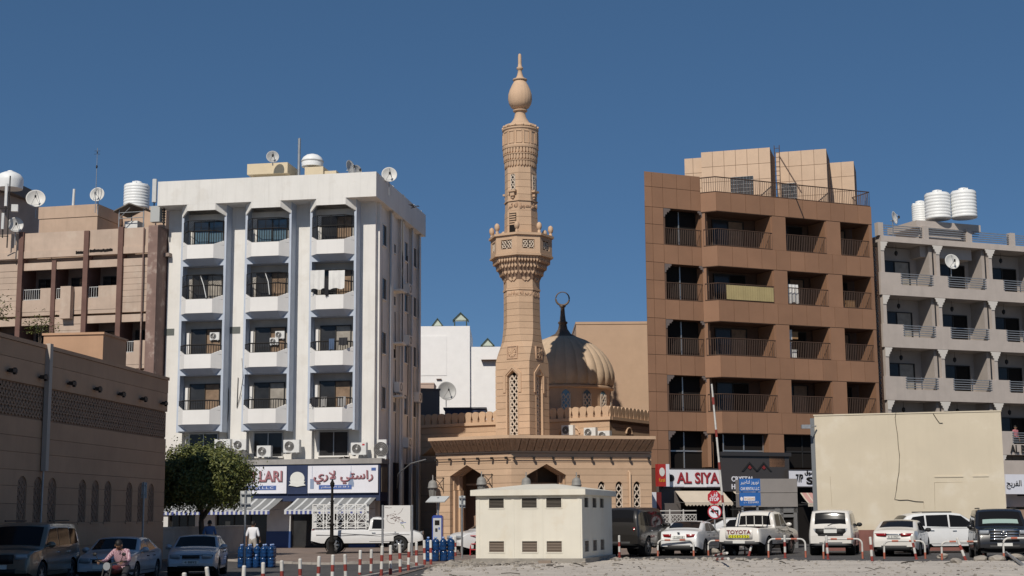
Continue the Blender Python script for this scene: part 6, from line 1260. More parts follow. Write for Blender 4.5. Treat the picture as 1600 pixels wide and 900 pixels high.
CRS = dict(SUV, L=4.85, wr=.36, W=1.9, sill=.30, tum=.78, top=[(-2.425, .8), (-2.38, 1.05), (-2.2, 1.35), (-1.9, 1.62), (-1.6, 1.70), (-.8, 1.755), (0, 1.75), (.4, 1.70), (1.3, 1.14), (1.45, 1.09), (2.05, 1.0), (2.3, .88), (2.425, .6)], belt=[(-2.42, 1.14), (2.42, 1.0)], win=[[(-1.95, 1.22), (-1.2, 1.15), (-1.2, 1.60), (-1.7, 1.54)], [(-1.13, 1.14), (-.18, 1.11), (-.18, 1.63), (-1.13, 1.61)], [(-.11, 1.11), (1.05, 1.1), (.42, 1.58), (-.11, 1.63)]], glass=[('windscreen', .48, 1.28, .84), ('rear_window', -2.18, -1.92, .8)], doors=[(-1.1, -.17, .4, 1.06), (-.12, 1.1, .4, 1.04)], mirror=(.98, 1.1), cat='car')
CRS['ends'] = [(-2.42, .95, .86, 1.0, -1, 'tail_light', REDLENS, .5), (-2.42, -.5, .86, 1.0, -1, 'tail_light', REDLENS, -.95), (2.42, .93, .72, .86, 1, 'headlight', HLENS, .5), (2.42, -.5, .72, .86, 1, 'headlight', HLENS, -.93)]; CRS['extra'] = [('roof_rail', -1.25, .05, -.70, -.66, 1.72, 1.77, BLKPL), ('roof_rail', -1.25, .05, .66, .70, 1.72, 1.77, BLKPL)]
PIC = dict(SUV, L=5.3, W=1.88, wr=.39, wx=(-1.55, 1.5), sill=.47, tum=.80, taper=.03, cat='pickup', top=[(-2.65, .70), (-2.64, 1.16), (-2.6, 1.18), (-.66, 1.18), (-.62, 1.20), (-.55, 1.74), (-.42, 1.82), (.0, 1.86), (.42, 1.83), (.6, 1.75), (1.2, 1.24), (1.35, 1.18), (2.1, 1.12), (2.45, 1.02), (2.6, .9), (2.65, .6)], belt=[(-2.65, 1.16), (-.7, 1.16), (-.5, 1.14), (2.65, 1.08)],
    win=[[(-.42, 1.22), (.22, 1.2), (.22, 1.71), (-.36, 1.70)], [(.3, 1.2), (1.0, 1.2), (.55, 1.67), (.3, 1.71)]], doors=[(-.5, .24, .55, 1.1), (.28, 1.05, .55, 1.1)], mirror=(1.0, 1.24), glass=[('windscreen', .62, 1.18, .86), ('rear_window', -.612, -.562, .80)])
PIC['ends'] = [(-2.65, .99, .82, 1.14, -1, 'tail_light', REDLENS, .84), (-2.65, -.84, .82, 1.14, -1, 'tail_light', REDLENS, -.99), (-2.65, .82, .68, 1.15, -1, 'tailgate', None), (-2.67, .95, .48, .62, -1, 'bumper', mat('grey_plastic', (.1, .1, .1), .6)), (2.64, .95, .85, 1.0, 1, 'headlight', HLENS, .6), (2.64, -.6, .85, 1.0, 1, 'headlight', HLENS, -.95), (2.64, .5, .7, 1.0, 1, 'grille', BLKPL)]
def withpaint(S, p): S = dict(S); S['ends'] = [tuple(p if q is None else q for q in e) if e[5] == 'tailgate' else e for e in S['ends']]; return S
PWH = paint('car_white', (.70, .70, .69)); PWH2 = paint('car_white_warm', (.68, .65, .60), dust=.0); PSIL = paint('car_silver_blue', (.42, .43, .46), .25); PSIL2 = paint('car_silver', (.46, .47, .49), .25); PTAU = paint('car_taupe', (.19, .165, .13), .4); PBLK = paint('car_black', (.012, .012, .013)); PBLK2 = paint('car_black_dusty', (.022, .02, .018))
def place(px, py, z, back, heading):          # nose or tail centre seen at px,py -> car centre
    p = gp(px, py, z); return Vector((p.x, p.y, z)) + Vector((math.cos(R(heading)), math.sin(R(heading)), 0)) * back
ZL = -.28
def carL(px, D, heading, half): x = (px - 800) / 2300 * D; h = R(heading); return Vector((x - math.cos(h) * half, D - math.sin(h) * half, ZL))
make_car('parked_suv', 'taupe SUV with roof rails parked in the shade at the lower left corner', dict(SUV), PTAU, carL(6, 41.5, -90.5, 2.45), -90.5)
c = make_car('parked_sedan', 'silver sedan with dark windscreen behind the motorcycle rider', OLD_, PSIL2, carL(166, 45.5, -90, 2.3), -90)
c = make_car('parked_sedan', 'silver blue older sedan facing us beside the water bottle stack', OLD_, PSIL, carL(303, 50.0, -84.5, 2.3), -84.5); number(c, OLD_, 1, .46, '4 8892')
def carR(px, D, heading, half): x = (px - 800) / 2300 * D; h = R(heading); return Vector((x + math.cos(h) * half, D + math.sin(h) * half, 0))
make_car('parked_suv', 'black SUV seen from behind right next to the cream kiosk', dict(SUV, top=[(p[0], p[1] + (.12 if p[1] > 1.3 else .03)) for p in SUV['top']], win=[[(x, z + (.09 if z > 1.4 else .0)) for x, z in q] for q in SUV['win']], extra=[]), PBLK2, carR(962, 61.0, 66, 2.45) + Vector((0, 0, .04)), 66)
c = make_car('parked_sedan', 'white sedan with lit tail lights between the black SUV and the pickup', SED, PWH, carR(1054, 62.4, 69, 2.42), 69); number(c, SED, -1, .72, 'C 26318')
MB().box(-2.452, -2.43, -.05, .05, .93, .98).build('emblem', BLKPL, c)
S_ = withpaint(PIC, PWH2); c = make_car('parked_pickup', 'white double cab pickup with TOYOTA tailgate and yellow arrow strip', S_, PWH2, carR(1147, 61.6, 62, 2.65), 62)
lettering('TOYOTA', .2, mat('letter_dark_red', (.2, .03, .03), .5), c, (-2.685, .52, .90), rot=(math.pi / 2, 0, -math.pi / 2), depth=.004, bold=.004, fit=(1.04, .16))
YST = mat('arrow_yellow', (.65, .62, .03), .5); m = MB()
for i in range(8):
    y = .44 - i * .112; s = 1 if i < 4 else -1
    m.add([(-2.687, y, .74), (-2.687, y - .11, .74), (-2.687, y - .11, .86), (-2.687, y, .86)], [(0, 1, 2, 3)], 0); m.add([(-2.69, y - .03, .80), (-2.69, y - .06 , .745), (-2.69, y - .095, .745), (-2.69, y - .06, .80), (-2.69, y - .095, .855), (-2.69, y - .06, .855)] if s > 0 else [(-2.69, y - .08, .80), (-2.69, y - .05, .745), (-2.69, y - .015, .745), (-2.69, y - .05, .80), (-2.69, y - .015, .855), (-2.69, y - .05, .855)], [(0, 1, 2, 3, 4, 5)], 1)
tag(m.build('arrow_strip', [YST, BLKPL], c), kind='stuff')
for y in (-.36, 0, .36): MB().box(-.66, -.63, y - .015, y + .015, 1.24, 1.64).build('window_bar', PWH2, c)
MB().box(-2.55, -.7, -.78, .78, 1.185, 1.2).build('bed_liner', BLKPL, c); MB().box(-2.70, -2.66, -.26, .26, .52, .63).build('number_plate', PLATE, c)
for s in (1, -1): MB().tube([(-.3, s * .925, 1.08), (.5, s * .935, .98), (1.1, s * .935, 1.0), (1.7, s * .925, .92)], .012, 4).build('side_stripe', BLKPL, c)
c = make_car('parked_suv', 'white SUV with black tail panel seen from behind, left of the cream wall base', PAJ, PWH2, carR(1288, 61.2, 74, 2.45), 74); number(c, PAJ, -1, .94, '4 37461')
lettering('PAJERO', .1, CHROME, c, (-2.47, .22, 1.13), rot=(math.pi / 2, 0, -math.pi / 2), depth=.003, fit=(.44, .05)); MB().tube([(-2.42, .1, 1.22), (-2.41, -.1, 1.30), (-2.38, -.42, 1.30)], .01, 4).build('rear_wiper', BLKPL, c)
c = make_car('parked_sedan', 'white sedan with wide red tail lights in front of the white crossover', dict(SED, ends=[(-2.42, .95, .80, .92, -1, 'tail_light', REDLENS, .36), (-2.42, -.36, .80, .92, -1, 'tail_light', REDLENS, -.95), (-2.42, .36, .85, .9, -1, 'chrome_bar', CHROME), (-2.42, .85, .26, .44, -1, 'rear_diffuser', BLKPL)], mirm=BLKPL), PWH2, carR(1385, 59.0, 68, 2.42), 68); number(c, SED, -1, .72, 'K 51907')
make_car('parked_crossover', 'white crossover parked sideways in front of the cream wall', CRS, PWH, Vector(((1468 - 800) / 2300 * 65.0, 65.2, 0)), 3)
c = make_car('parked_suv', 'black SUV with wide chrome grille facing us at the right', LC, PBLK, Vector(((1556 - 800) / 2300 * 53.8 + math.sin(R(13)) * 2.45, 53.8 + math.cos(R(13)) * 2.45, -.06)), -103); number(c, LC, 1, .56, '9 40213')
m = MB(); m.tube([(2.49, .14 * math.cos(t * .42), 1.0 + .09 * math.sin(t * .42)) for t in range(16)], .012, 4); m.tube([(2.49, .05 * math.cos(t * .42), 1.0 + .085 * math.sin(t * .42)) for t in range(16)], .01, 4); m.tube([(2.49, .1 * math.cos(t * .42), 1.03 + .035 * math.sin(t * .42)) for t in range(16)], .01, 4); m.build('emblem', CHROME, c)
make_car('parked_sedan', 'dark car cut by the right frame edge behind the black SUV', dict(SED, mirm=PBLK2), PBLK2, Vector(((1618 - 800) / 2300 * 64.0, 64.5, 0)), -110)
make_car('parked_sedan', 'white car roof showing behind the double cab pickup', dict(SED), PWH, Vector(((1140 - 800) / 2300 * 71.0, 71, .12)), 25)
make_car('parked_suv', 'white SUV partly hidden left of the cream kiosk by the mosque gate', dict(CRS, cat='SUV'), PWH, Vector(((782 - 800) / 2300 * 66.5, 67.3, 0)), 205)
# pickup with an animal cage
S_ = withpaint(dict(PIC, top=[(-2.65, .70), (-2.64, 1.10), (-2.6, 1.12), (.02, 1.12), (.06, 1.14), (.14, 1.60), (.24, 1.68), (.5, 1.70), (.85, 1.66), (.98, 1.6), (1.5, 1.16), (1.62, 1.12), (2.2, 1.06), (2.5, .96), (2.62, .85), (2.65, .6)], belt=[(-2.65, 1.1), (-.0, 1.1), (.2, 1.08), (2.65, 1.02)], win=[[(.22, 1.14), (1.3, 1.13), (.92, 1.55), (.28, 1.58)]], doors=[(.12, 1.25, .55, 1.04)], mirror=(1.28, 1.16), glass=[('windscreen', 1.0, 1.48, .86), ('rear_window', .065, .135, .8)], extra=[]), PWH)
pp = gp(570, 864, 0); c = make_car('cage_pickup', 'white single cab pickup with a white metal cage on its bed by the shops', S_, PWH, Vector((pp.x + .2, 71.5, 0.02)), 2)
MB().tube([(-2.4, -.93, .86), (-1.2, -.935, .82), (-.3, -.935, .86), (.6, -.93, .78), (1.4, -.93, .86), (2.0, -.92, .84)], .018, 4).build('side_stripe', mat('stripe_grey', (.12, .12, .13), .5), c); MB().tube([(-1.3, -.935, .93), (.2, -.937, .84), (1.5, -.93, .92)], .012, 4).build('side_stripe', mat('stripe_grey', (.12, .12, .13), .5), c)
for y in (-.84, .84):
    m = MB(); x0, x1, z0, z1 = -2.58, -.06, 1.14, 2.28
    for z in (z0 + .06, z0 + .28, z1 - .3, z1): m.box(x0, x1, y - .02, y + .02, z - .02, z + .02)
    n = 5
    for i in range(n + 1): xx = x0 + (x1 - x0) * i / n; m.box(xx - .025, xx + .025, y - .024, y + .024, z0, z1)
    for i in range(n):
        a, b = x0 + (x1 - x0) * i / n, x0 + (x1 - x0) * (i + 1) / n
        m.tube([(a, y, z0 + .28), (b, y, z1 - .3)], .016, 4); m.tube([(a, y, z1 - .3), (b, y, z0 + .28)], .016, 4); m.tube([((a + b) / 2 + .14 * math.cos(t * .63), y, (z0 + z1) / 2 + .14 * math.sin(t * .63)) for t in range(11)], .014, 4)
        m.tube([(a + (b - a) * t / 6, y, z1 - .15 + .08 * math.sin(t * math.pi / 6 * 2)) for t in range(7)], .014, 4); m.tube([(a + (b - a) * t / 6, y, z0 + .17 - .06 * math.sin(t * math.pi / 6 * 2)) for t in range(7)], .014, 4)
    m.build('cage_side', PLW, c)
for xx in (-2.58, -.06):
    m = MB(); [m.box(xx - .02, xx + .02, -.82, .82, z - .02, z + .02) for z in (1.2, 1.5, 1.95, 2.28)]; [m.box(xx - .015, xx + .015, y - .015, y + .015, 1.14, 2.28) for y in (-.5, -.17, .17, .5)]; m.build('cage_end', PLW, c)
# ---------------------------------------------------------------- cream kiosk on the lot
KC = mat('kiosk_cream', (.68, .645, .555), .8, var=.05, scale=.8, bump=.1, streak=.14, streakcol=(.45, .38, .28), patch=((.6, .5, .36), 1.2, .25))
KV = mat('vent_dark', (.11, .095, .08), .7); KV2 = mat('vent_brown', (.24, .19, .15), .8)
kp = gp(910.5, 872.5, .2); kx, ky = kp.x, kp.y; KA = -15
ko = empty('utility_kiosk', (kx, ky, 0), R(KA), 'cream concrete utility kiosk with vent slots in front of the mosque', 'kiosk')
KP = Plane(kx, ky, KA); KW = KP.l(743.5, 820)[0]; KH = 2.42; KD = 5.4       # x from KW to 0
MB().prism([(KW - .12, -.12), (.12, -.12), (.12, KD), (KW - .12, KD)], -.15, .2).build('plinth', mat('plinth_concrete', (.27, .25, .22), .9, var=.2, bump=.4), ko)
MB().box(KW + .06, -.06, .06, KD - .06, .2, KH).build('core_wall', KV, ko)
VX = [(KW + .5, KW + 1.05), (KW + 1.72, KW + 2.27), (KW + 2.62, KW + 3.17)]; VZ = ((.42, .80), (1.98, 2.32))
def vented(parent, run, vx, vz, put):                     # wall panels around two rows of vent openings
    zs = [.2, vz[0][0], vz[0][1], vz[1][0], vz[1][1], KH]; edges = [run[0]] + [e for v in vx for e in v] + [run[1]]
    for k, (a, b) in enumerate(zip(zs, zs[1:])):
        if k in (1, 3):
            for i in range(0, len(edges), 2): put(edges[i], edges[i + 1], a, b, 'wall_panel')
        else: put(run[0], run[1], a, b, 'wall_panel')
def putF(a, b, z0, z1, nm): MB().box(a, b, 0, .06, z0, z1).build(nm, KC, ko)
def putS(a, b, z0, z1, nm): MB().box(-.06, 0, a, b, z0, z1).build(nm, KC, ko)
vented(ko, (KW, -.002), VX, VZ, putF)
SX = [(.35, 1.05), (1.75, 2.45), (3.1, 3.8)]; vented(ko, (.062, KD), SX, VZ, putS)
def vent(a, b, z0, z1, side, mt):
    m = MB()
    if side: m.box(-.07, -.055, a, b, z0, z1, 1); [m.box(-.055, .015, q, r_, z0 - .03, z1 + .03) for q, r_ in ((a - .04, a), (b, b + .04))]; m.box(-.055, .015, a, b, z0 - .04, z0); m.box(-.055, .02, a, b, z1, z1 + .04)
    else: m.box(a, b, .055, .07, z0, z1, 1); [m.box(q, r_, -.015, .055, z0 - .03, z1 + .03) for q, r_ in ((a - .04, a), (b, b + .04))]; m.box(a, b, -.015, .055, z0 - .04, z0); m.box(a, b, -.02, .055, z1, z1 + .04)
    n = 7
    for i in range(n):
        z = z0 + (z1 - z0) * (i + .3) / n; h = (z1 - z0) / n
        if side: m.hexa([(-.05, a, z + .5 * h), (-.012, a, z), (-.012, b, z), (-.05, b, z + .5 * h), (-.05, a, z + .6 * h), (-.012, a, z + .1 * h), (-.012, b, z + .1 * h), (-.05, b, z + .6 * h)], 1)
        else: m.hexa([(a, .012, z), (b, .012, z), (b, .05, z + .5 * h), (a, .05, z + .5 * h), (a, .012, z + .1 * h), (b, .012, z + .1 * h), (b, .05, z + .6 * h), (a, .05, z + .6 * h)], 1)
    m.build('vent', [KC, mt], ko)
for a, b in VX: vent(a, b, *VZ[0], False, KV2); vent(a, b, *VZ[1], False, KV)
for a, b in SX: vent(a, b, *VZ[0], True, KV2); vent(a, b, *VZ[1], True, KV)
for x in (KW + 1.38, KW + 2.44, -.12, KW + .1): MB().box(x - .05, x + .05, -.014, 0, .2, KH).build('pilaster_strip', KC, ko)
q = [(KW - .16, -.16), (.16, -.16), (.16, KD + .16), (KW - .16, KD + .16)]
MB().prism(q, KH, KH + .2).build('eave', KC, ko)
m = MB(); cx, cy = (KW) / 2, KD / 2
m.add([(x, y, KH + .2) for x, y in q] + [(cx - .5, cy - .6, KH + .44), (cx + .5, cy - .6, KH + .44), (cx + .5, cy + .6, KH + .44), (cx - .5, cy + .6, KH + .44)], [(0, 1, 5, 4), (1, 2, 6, 5), (2, 3, 7, 6), (3, 0, 4, 7), (4, 5, 6, 7)]); m.build('roof', KC, ko)
b_ = KP.l(857, 879, -.5); tag(MB().box(-.35, .1, -.12, .1, -.02, .16).build('concrete_block', KV2, None, gp(857, 883, 0), R(-10)), 'dark rectangular block lying at the foot of the kiosk plinth', 'block')
tag(MB().box(0, .05, 0, .05, 0, 1.35).build('white_post', PLW, None, gp(924, 874, 0)), 'thin white post standing beside the shaded side of the kiosk', 'post')
# ---------------------------------------------------------------- bollards and hoop barriers
PR = mat('bollard_red', (.26, .045, .035), .6, var=.15, scale=6, rand=.15); PW = mat('bollard_white', (.62, .60, .56), .6, var=.12, scale=5, rand=.12); PO = mat('barrier_red', (.42, .13, .08), .6, var=.2, scale=5)
def bollard_mesh():
    m = MB(); zs = [0, .22, .44, .62, .86]
    for i, (a, b) in enumerate(zip(zs, zs[1:])): m.lathe([(.048, a), (.048, b)], 12, mi=0 if i % 2 == 0 else 1, cap=False)
    m.lathe([(.048, .86), (.035, .885), (.01, .89)], 12, mi=1); m.lathe([(.07, 0), (.07, .02), (.05, .03)], 12, mi=0); return m.mesh('bollard', [PR, PW])
BM = bollard_mesh()
bl_ = []
for x_, y_ in ((650, 908), (732, 900), (818, 880), (888, 862), (960, 840), (1033, 810), (1087, 808), (1142, 775), (1205, 765), (1257, 750), (1303, 735), (1358, 740)): bl_.append(gp(480 + x_ / 5.623, 740 + y_ / 5.623, -.02))
for x_, y_ in ((97, 727), (222, 715), (345, 710), (463, 675), (562, 668)):
    px, py = 480 + x_ / 5.623, 740 + y_ / 5.623; p = gp(px, py, .68); bl_.append(Vector((p.x, p.y, -.2)))
for px, py, in ((291, 895), (332, 885), (380, 884), (412, 879), (442, 876), (470, 873)): p = gp(px, py, .6); bl_.append(Vector((p.x, p.y, -.28)))
bl_.sort(key=lambda p: p.x / p.y)
for i, p in enumerate(bl_):
    o = mobj('bollard', BM, None, p, rot=(rnd.uniform(-.04, .04), rnd.uniform(-.05, .05) + (-.2 if i == 1 else 0), rnd.uniform(0, 6)))
    ords = ['first', 'second', 'third', 'fourth', 'fifth', 'sixth', 'seventh', 'eighth', 'ninth', 'tenth', 'eleventh', 'twelfth', 'thirteenth', 'fourteenth', 'fifteenth', 'sixteenth', 'seventeenth', 'eighteenth', 'nineteenth', 'twentieth', 'twenty-first', 'twenty-second', 'twenty-third']
    tag(o, '%s red and white bollard from the left in the row beside the pavement' % ords[i], 'bollard', 'bollards along the pavement')
for a, b in zip(bl_[6:16:2], bl_[7:17:2]):
    m = MB(); pts = [a + (b - a) * (t / 8) + Vector((0, 0, .62 - .25 * math.sin(math.pi * t / 8))) for t in range(9)]
    m.tube([p - a for p in pts], .014, 5); 
def hoop(pxa, pxb, pyb, h, label, tilt=0.0):
    a = gp(pxa, pyb, 0); b = gp(pxb, pyb, 0); d = b - a; L = d.length; o = empty('hoop_barrier', a, math.atan2(d.y, d.x), label, 'barrier', 'hoop barriers along the lot'); o.rotation_euler.x = tilt
    r = .036; pts = [(0, 0, -.1)] + [(0, 0, h * .33), (0, 0, h - .2)] + [(.2 - .2 * math.cos(t * math.pi / 10), 0, h - .2 + .2 * math.sin(t * math.pi / 10)) for t in range(1, 6)]
    full = pts + [(L - x, y, z) for x, y, z in pts[::-1]]; m = MB(); m.tube(full, r, 10); m.build('pipe', PW, o)
    for pa, pb in (((0, 0, -.05), (0, 0, h * .36)), ((L, 0, -.05), (L, 0, h * .36)), ((L * .2, 0, h), (L * .36, 0, h)), ((L * .62, 0, h), (L * .78, 0, h))): MB().tube([pa, pb], r + .003, 10).build('red_band', PO, o)
    return o
hoop(940, 998, 866, .68, 'hoop barrier half hidden behind the kiosk by the black SUV')
hoop(1028, 1084, 869, .66, 'hoop barrier right behind the white sedan with lit tail lights'); hoop(1107, 1164, 868, .62, 'bent hoop barrier in front of the TOYOTA pickup tailgate', .1); hoop(1201, 1259, 871, .72, 'hoop barrier between the pickup and the white SUV'); hoop(1287, 1348, 873, .74, 'hoop barrier behind the white SUV with black tail panel'); hoop(1382, 1446, 873, .66, 'hoop barrier behind the sedan with wide red tail lights', .05); hoop(1472, 1537, 875, .66, 'hoop barrier left of the black SUV grille'); hoop(1569, 1632, 877, .80, 'hoop barrier at the right frame edge before the black SUV')
for px, py, tx, ty, lab in ((968, 871, 0, 0, 'straight red and white post against the hoop beside the kiosk'), (1170, 869, .0, .28, 'leaning red and white post beside the pickup'), (1227, 872, 0, 0, 'upright red and white post in the middle of a hoop near the pickup'), (1294, 874, 0, -.05, 'red and white post beside the hoop behind the white SUV'), (1363, 879, 0, -.04, 'lone red and white post before the sedan with wide tail lights'), (1432, 874, 0, -.17, 'tilted red and white post at the corner of the white sedan'), (1510, 878, 0, -.33, 'strongly tilted red and white post before the black SUV')):
    tag(mobj('bollard', BM, None, gp(px, py, 0), rot=(tx, ty, 0)), lab, 'bollard', 'posts along the lot edge')
for px0, py0, px1, py1, lab in ((1115, 869, 1136, 864, 'fallen red and white pipe lying across rubble before the pickup'), (1118, 874, 1138, 873, 'second fallen striped pipe under the first before the pickup')):
    a = gp(px0, py0, .08); b = gp(px1, py1, .3); o = empty('fallen_pipe', a, 0, lab, 'pipe', 'fallen pipes'); d = b - a
    MB().tube([(0, 0, 0), d], .045, 10).build('pipe', PW, o); [MB().tube([d * u, d * (u + .2)], .048, 10).build('red_band', PR, o) for u in (.15, .55)]
p = gp(1569, 861, .3); q = gp(1600, 884, .05); tag(MB().tube([(0, 0, 0), q - p], .05, 8).build('fallen_pipe', GALV, None, p), 'grey pipe leaning down at the right edge hoop', 'pipe')
# ---------------------------------------------------------------- rubble
RK_ = mat('rubble', (.40, .36, .31), .95, var=.2, scale=5, bump=.8, rand=.3); RKD = mat('rubble_dark', (.20, .18, .16), .95, var=.2, scale=5, rand=.3)
def rock_mesh(seed, sub=1):
    bm = bmesh.new(); bmesh.ops.create_icosphere(bm, subdivisions=sub, radius=1); r = random.Random(seed); of = Vector((r.uniform(0, 90), r.uniform(0, 90), 0))
    for v in bm.verts: v.co *= 1 + .55 * noise.noise(v.co * 1.1 + of); v.co.z *= .6
    me = bpy.data.meshes.new('stone'); bm.to_mesh(me); bm.free(); return me
stones = [rock_mesh(i) for i in range(6)]
for me in stones: me.materials.append(RK_)
big = [rock_mesh(20 + i, 2) for i in range(3)]
for me in big: me.materials.append(RK_)
for k, (px, py, s, lab) in enumerate(((1111, 866, .33, 'grey boulder at the left end of the fallen striped pipes'), (1139, 867, .30, 'rough concrete lump at the right end of the fallen striped pipes'), (1473, 872, .20, 'stone at the foot of the hoop left of the black SUV'), (1533, 877, .24, 'flat stone at the foot of the hoop before the black SUV'), (1558, 877, .26, 'pale stone under the bumper of the black SUV'), (1590, 874, .3, 'pale broken slab at the right frame edge'), (1495, 880, .2, 'grey stone in front of the tilted post by the black SUV'))):
    o = mobj('rock', big[k % 3], None, gp(px, py, .02) + Vector((0, 0, s * .25)), rz=k * 1.3); o.scale = (s, s, s); tag(o, lab, 'rock', 'rocks at the barrier')
m = MB(); r = random.Random(11); base = [([tuple(v.co) for v in me.vertices], [tuple(p.vertices) for p in me.polygons]) for me in stones]
def scat(n, fn, smin, smax):
    for i in range(n):
        x, y = fn(); s = smin + (smax - smin) * r.random() ** 4; vs, fs = base[r.randrange(6)]; a = r.uniform(0, 6.28); c_, s_ = math.cos(a) * s, math.sin(a) * s; z = sandz(x, y) + s * .1
        m.add([(x + v[0] * c_ - v[1] * s_, y + v[0] * s_ + v[1] * c_, z + v[2] * s) for v in vs], fs, 0 if r.random() < .85 else 1)
scat(2600, lambda: (r.uniform(-3, 20), r.uniform(38, 58)), .010, .065)
scat(1300, lambda: (r.gauss(-1.5, 1.6), r.gauss(52.5, 2.2)), .015, .14); scat(900, lambda: (r.uniform(3.5, 19), 56.8 - max(0, r.random()) * 2.4), .02, .15)
tag(m.build('rubble_stones', [RK_, RKD]), 'scattered grey rubble and small stones over the sandy lot', 'rubble', kind='stuff')
m = MB()
for k in range(26):
    x, y = r.uniform(-2, 19), r.uniform(40, 57); a = r.uniform(0, 3.1); L = r.uniform(.15, .7); z = sandz(x, y) + .02; d = Vector((math.cos(a), math.sin(a), r.uniform(0, .15))) * L; m.tube([(x, y, z), Vector((x, y, z)) + d * .5 + Vector((0, 0, .02)), Vector((x, y, z)) + d], r.uniform(.008, .02), 4)
tag(m.build('twigs_and_scrap', mat('scrap_dark', (.06, .05, .04), .9)), 'dark twigs and scrap strips strewn on the sandy lot', 'debris', kind='stuff')
# ---------------------------------------------------------------- posts, signs, meter, board
p = gp(518, 866, 0); o = empty('lamp_post', p, 0, 'short black ornate lamp post in front of the cage pickup', 'lamp post')
MB().lathe([(.2, 0), (.2, .12), (.14, .16), (.12, .5), (.16, .54), (.16, .6), (.09, .66), (.085, 1.3), (.12, 1.34), (.12, 1.4), (.075, 1.44), (.07, 2.4), (.1, 2.44), (.06, 2.5), (.055, 3.15)], 12).build('column', BLACK, o); MB().lathe([(.055, 3.1), (.1, 3.16), (.11, 3.28), (.07, 3.36), (.03, 3.46)], 12).build('finial', BLACK, o); MB().lathe([(.25, 0), (.25, .06), (.2, .1)], 8).build('base', BLACK, o)
SIGNB = mat('sign_back', (.5, .51, .5), .6, .0)
def signpost(px, pyb, z, pyt, plate_h, plate_w, label, both=True):
    p = gp(px, pyb, z); t = at(px, pyt, p.y); o = empty('sign_post', p, 0, label, 'sign'); h = t.z - z
    MB().tube([(0, 0, -.1), (0, 0, h)], .038, 8).build('pole', GALV, o); m = MB(); m.box(-plate_w / 2, plate_w / 2, .04, .055, h - plate_h, h - .02); m.build('plate', SIGNB, o); m = MB(); [m.box(-plate_w * .42, plate_w * .42, -.045, .04, z_, z_ + .04) for z_ in (h - plate_h * .25, h - plate_h * .8)]; m.build('clamp', GALV, o); return o
signpost(381, 899, ZL, 766, .62, .38, 'grey back of a rectangular road sign on a pole before the tree'); signpost(722, 873, 0, 774, .5, .26, 'narrow sign on a pole left of the cream kiosk'); o = signpost(221, 892, -.28, 753, .62, .2, 'small grey sign on a pole against the shaded mosque wall')
p = gp(1117, 866, 0); D = 66.0; t = at(1116, 777, D); o = empty('stop_sign', (t.x, D, 0), 0, 'red octagonal STOP sign above a round no left turn sign', 'sign')
MB().tube([(0, .06, 0), (0, .06, t.z + .3)], .035, 8).build('pole', GALV, o); STR = mat('stop_red', (.42, .02, .03), .45); rr = .31
MB().slab([(rr * math.cos(math.pi / 8 + i * math.pi / 4) * 1.0, t.z + rr * math.sin(math.pi / 8 + i * math.pi / 4)) for i in range(8)], 0, .02).build('octagon', STR, o)
lettering('STOP', .2, SIGNW, o, (-.21, -.006, t.z - .17), depth=.003, bold=.006, fit=(.42, .16)); lettering(shape('قف'), .2, SIGNW, o, (-.15, -.006, t.z + .02), depth=.003, bold=.004, fit=(.3, .2))
zc = t.z - .64; ring_ = lambda q: [(q * math.cos(i * math.pi / 14), zc + q * math.sin(i * math.pi / 14)) for i in range(28)]
MB().slab(ring_(.31), 0, .02).build('round_rim', STR, o); MB().slab(ring_(.26), -.006, .0).build('round_face', SIGNW, o); m = MB(); m.slab([(.1, zc - .2), (.17, zc - .2), (.17, zc + .08), (-.04, zc + .08), (-.04, zc + .16), (-.2, zc + .03), (-.04, zc - .08), (-.04, zc + .0), (.1, zc + .0)], -.012, -.006); m.build('arrow', BLACK, o); m = MB(); m.slab([(-.2, zc + .17), (-.17, zc + .2), (.2, zc - .17), (.17, zc - .2)], -.016, -.012); m.build('bar', STR, o)
D = 66.5; a = at(1112, 600, D); b = at(1133, 800, D); o = empty('barrier_arm', (b.x, D, 0), 0, 'tall thin white and red pole slanting up beside the STOP sign', 'barrier arm'); top_ = Vector((a.x - b.x, 0, a.z))
MB().tube([(0, 0, .9), top_], [.055, .04], 8).build('arm', PW, o)
for u in (.2, .42, .64, .86): q = Vector((0, 0, .9)); MB().tube([q + (top_ - q) * u, q + (top_ - q) * (u + .05)], .056, 8).build('red_band', PR, o)
MB().box(-.15, .15, -.15, .15, 0, 1.0).build('housing', GALV, o)
a = at(597, 790, 66); b = at(645, 862, 66); o = empty('map_board', (a.x, 66, 0), R(-4), 'white map board on two steel posts in front of the cage pickup', 'map board'); wv = b.x - a.x
MB().box(.1, wv - .1, -.03, .03, 1.05, 2.2).build('panel', mat('board_white', (.68, .67, .65), .4), o); [MB().tube([(x, 0, 0), (x, 0, 2.22)], .05, 10).build('post', GALV, o) for x in (.03, wv - .03)]
MAPD = mat('map_brown', (.22, .17, .16), .6); m = MB(); rr_ = random.Random(4)
for k in range(34): x = .55 + rr_.gauss(0, .17); z = 1.62 + rr_.gauss(0, .09); m.box(x, x + rr_.uniform(.03, .1), -.036, -.031, z, z + rr_.uniform(.015, .035))
tag(m.build('map_print', MAPD, o), kind='stuff'); m = MB(); m.tube([(.55 + .33 * math.cos(t * .4), -.034, 1.62 + .22 * math.sin(t * .4)) for t in range(4, 13)], .008, 4); m.tube([(.7, -.034, 1.8), (.85, -.034, 1.92), (.95, -.034, 2.1)], .007, 4); m.build('map_route', MAPD, o); m = MB(); m.box(.82, 1.08, -.036, -.031, 1.44, 1.46); m.box(.82, .95, -.036, -.031, 1.41, 1.425); m.build('map_legend', BLUEP, o); MB().tube([(.85, -.034, 1.36), (.95, -.034, 1.32), (1.0, -.034, 1.2)], .012, 4).build('map_mark', mat('map_green', (.2, .3, .1), .6), o)
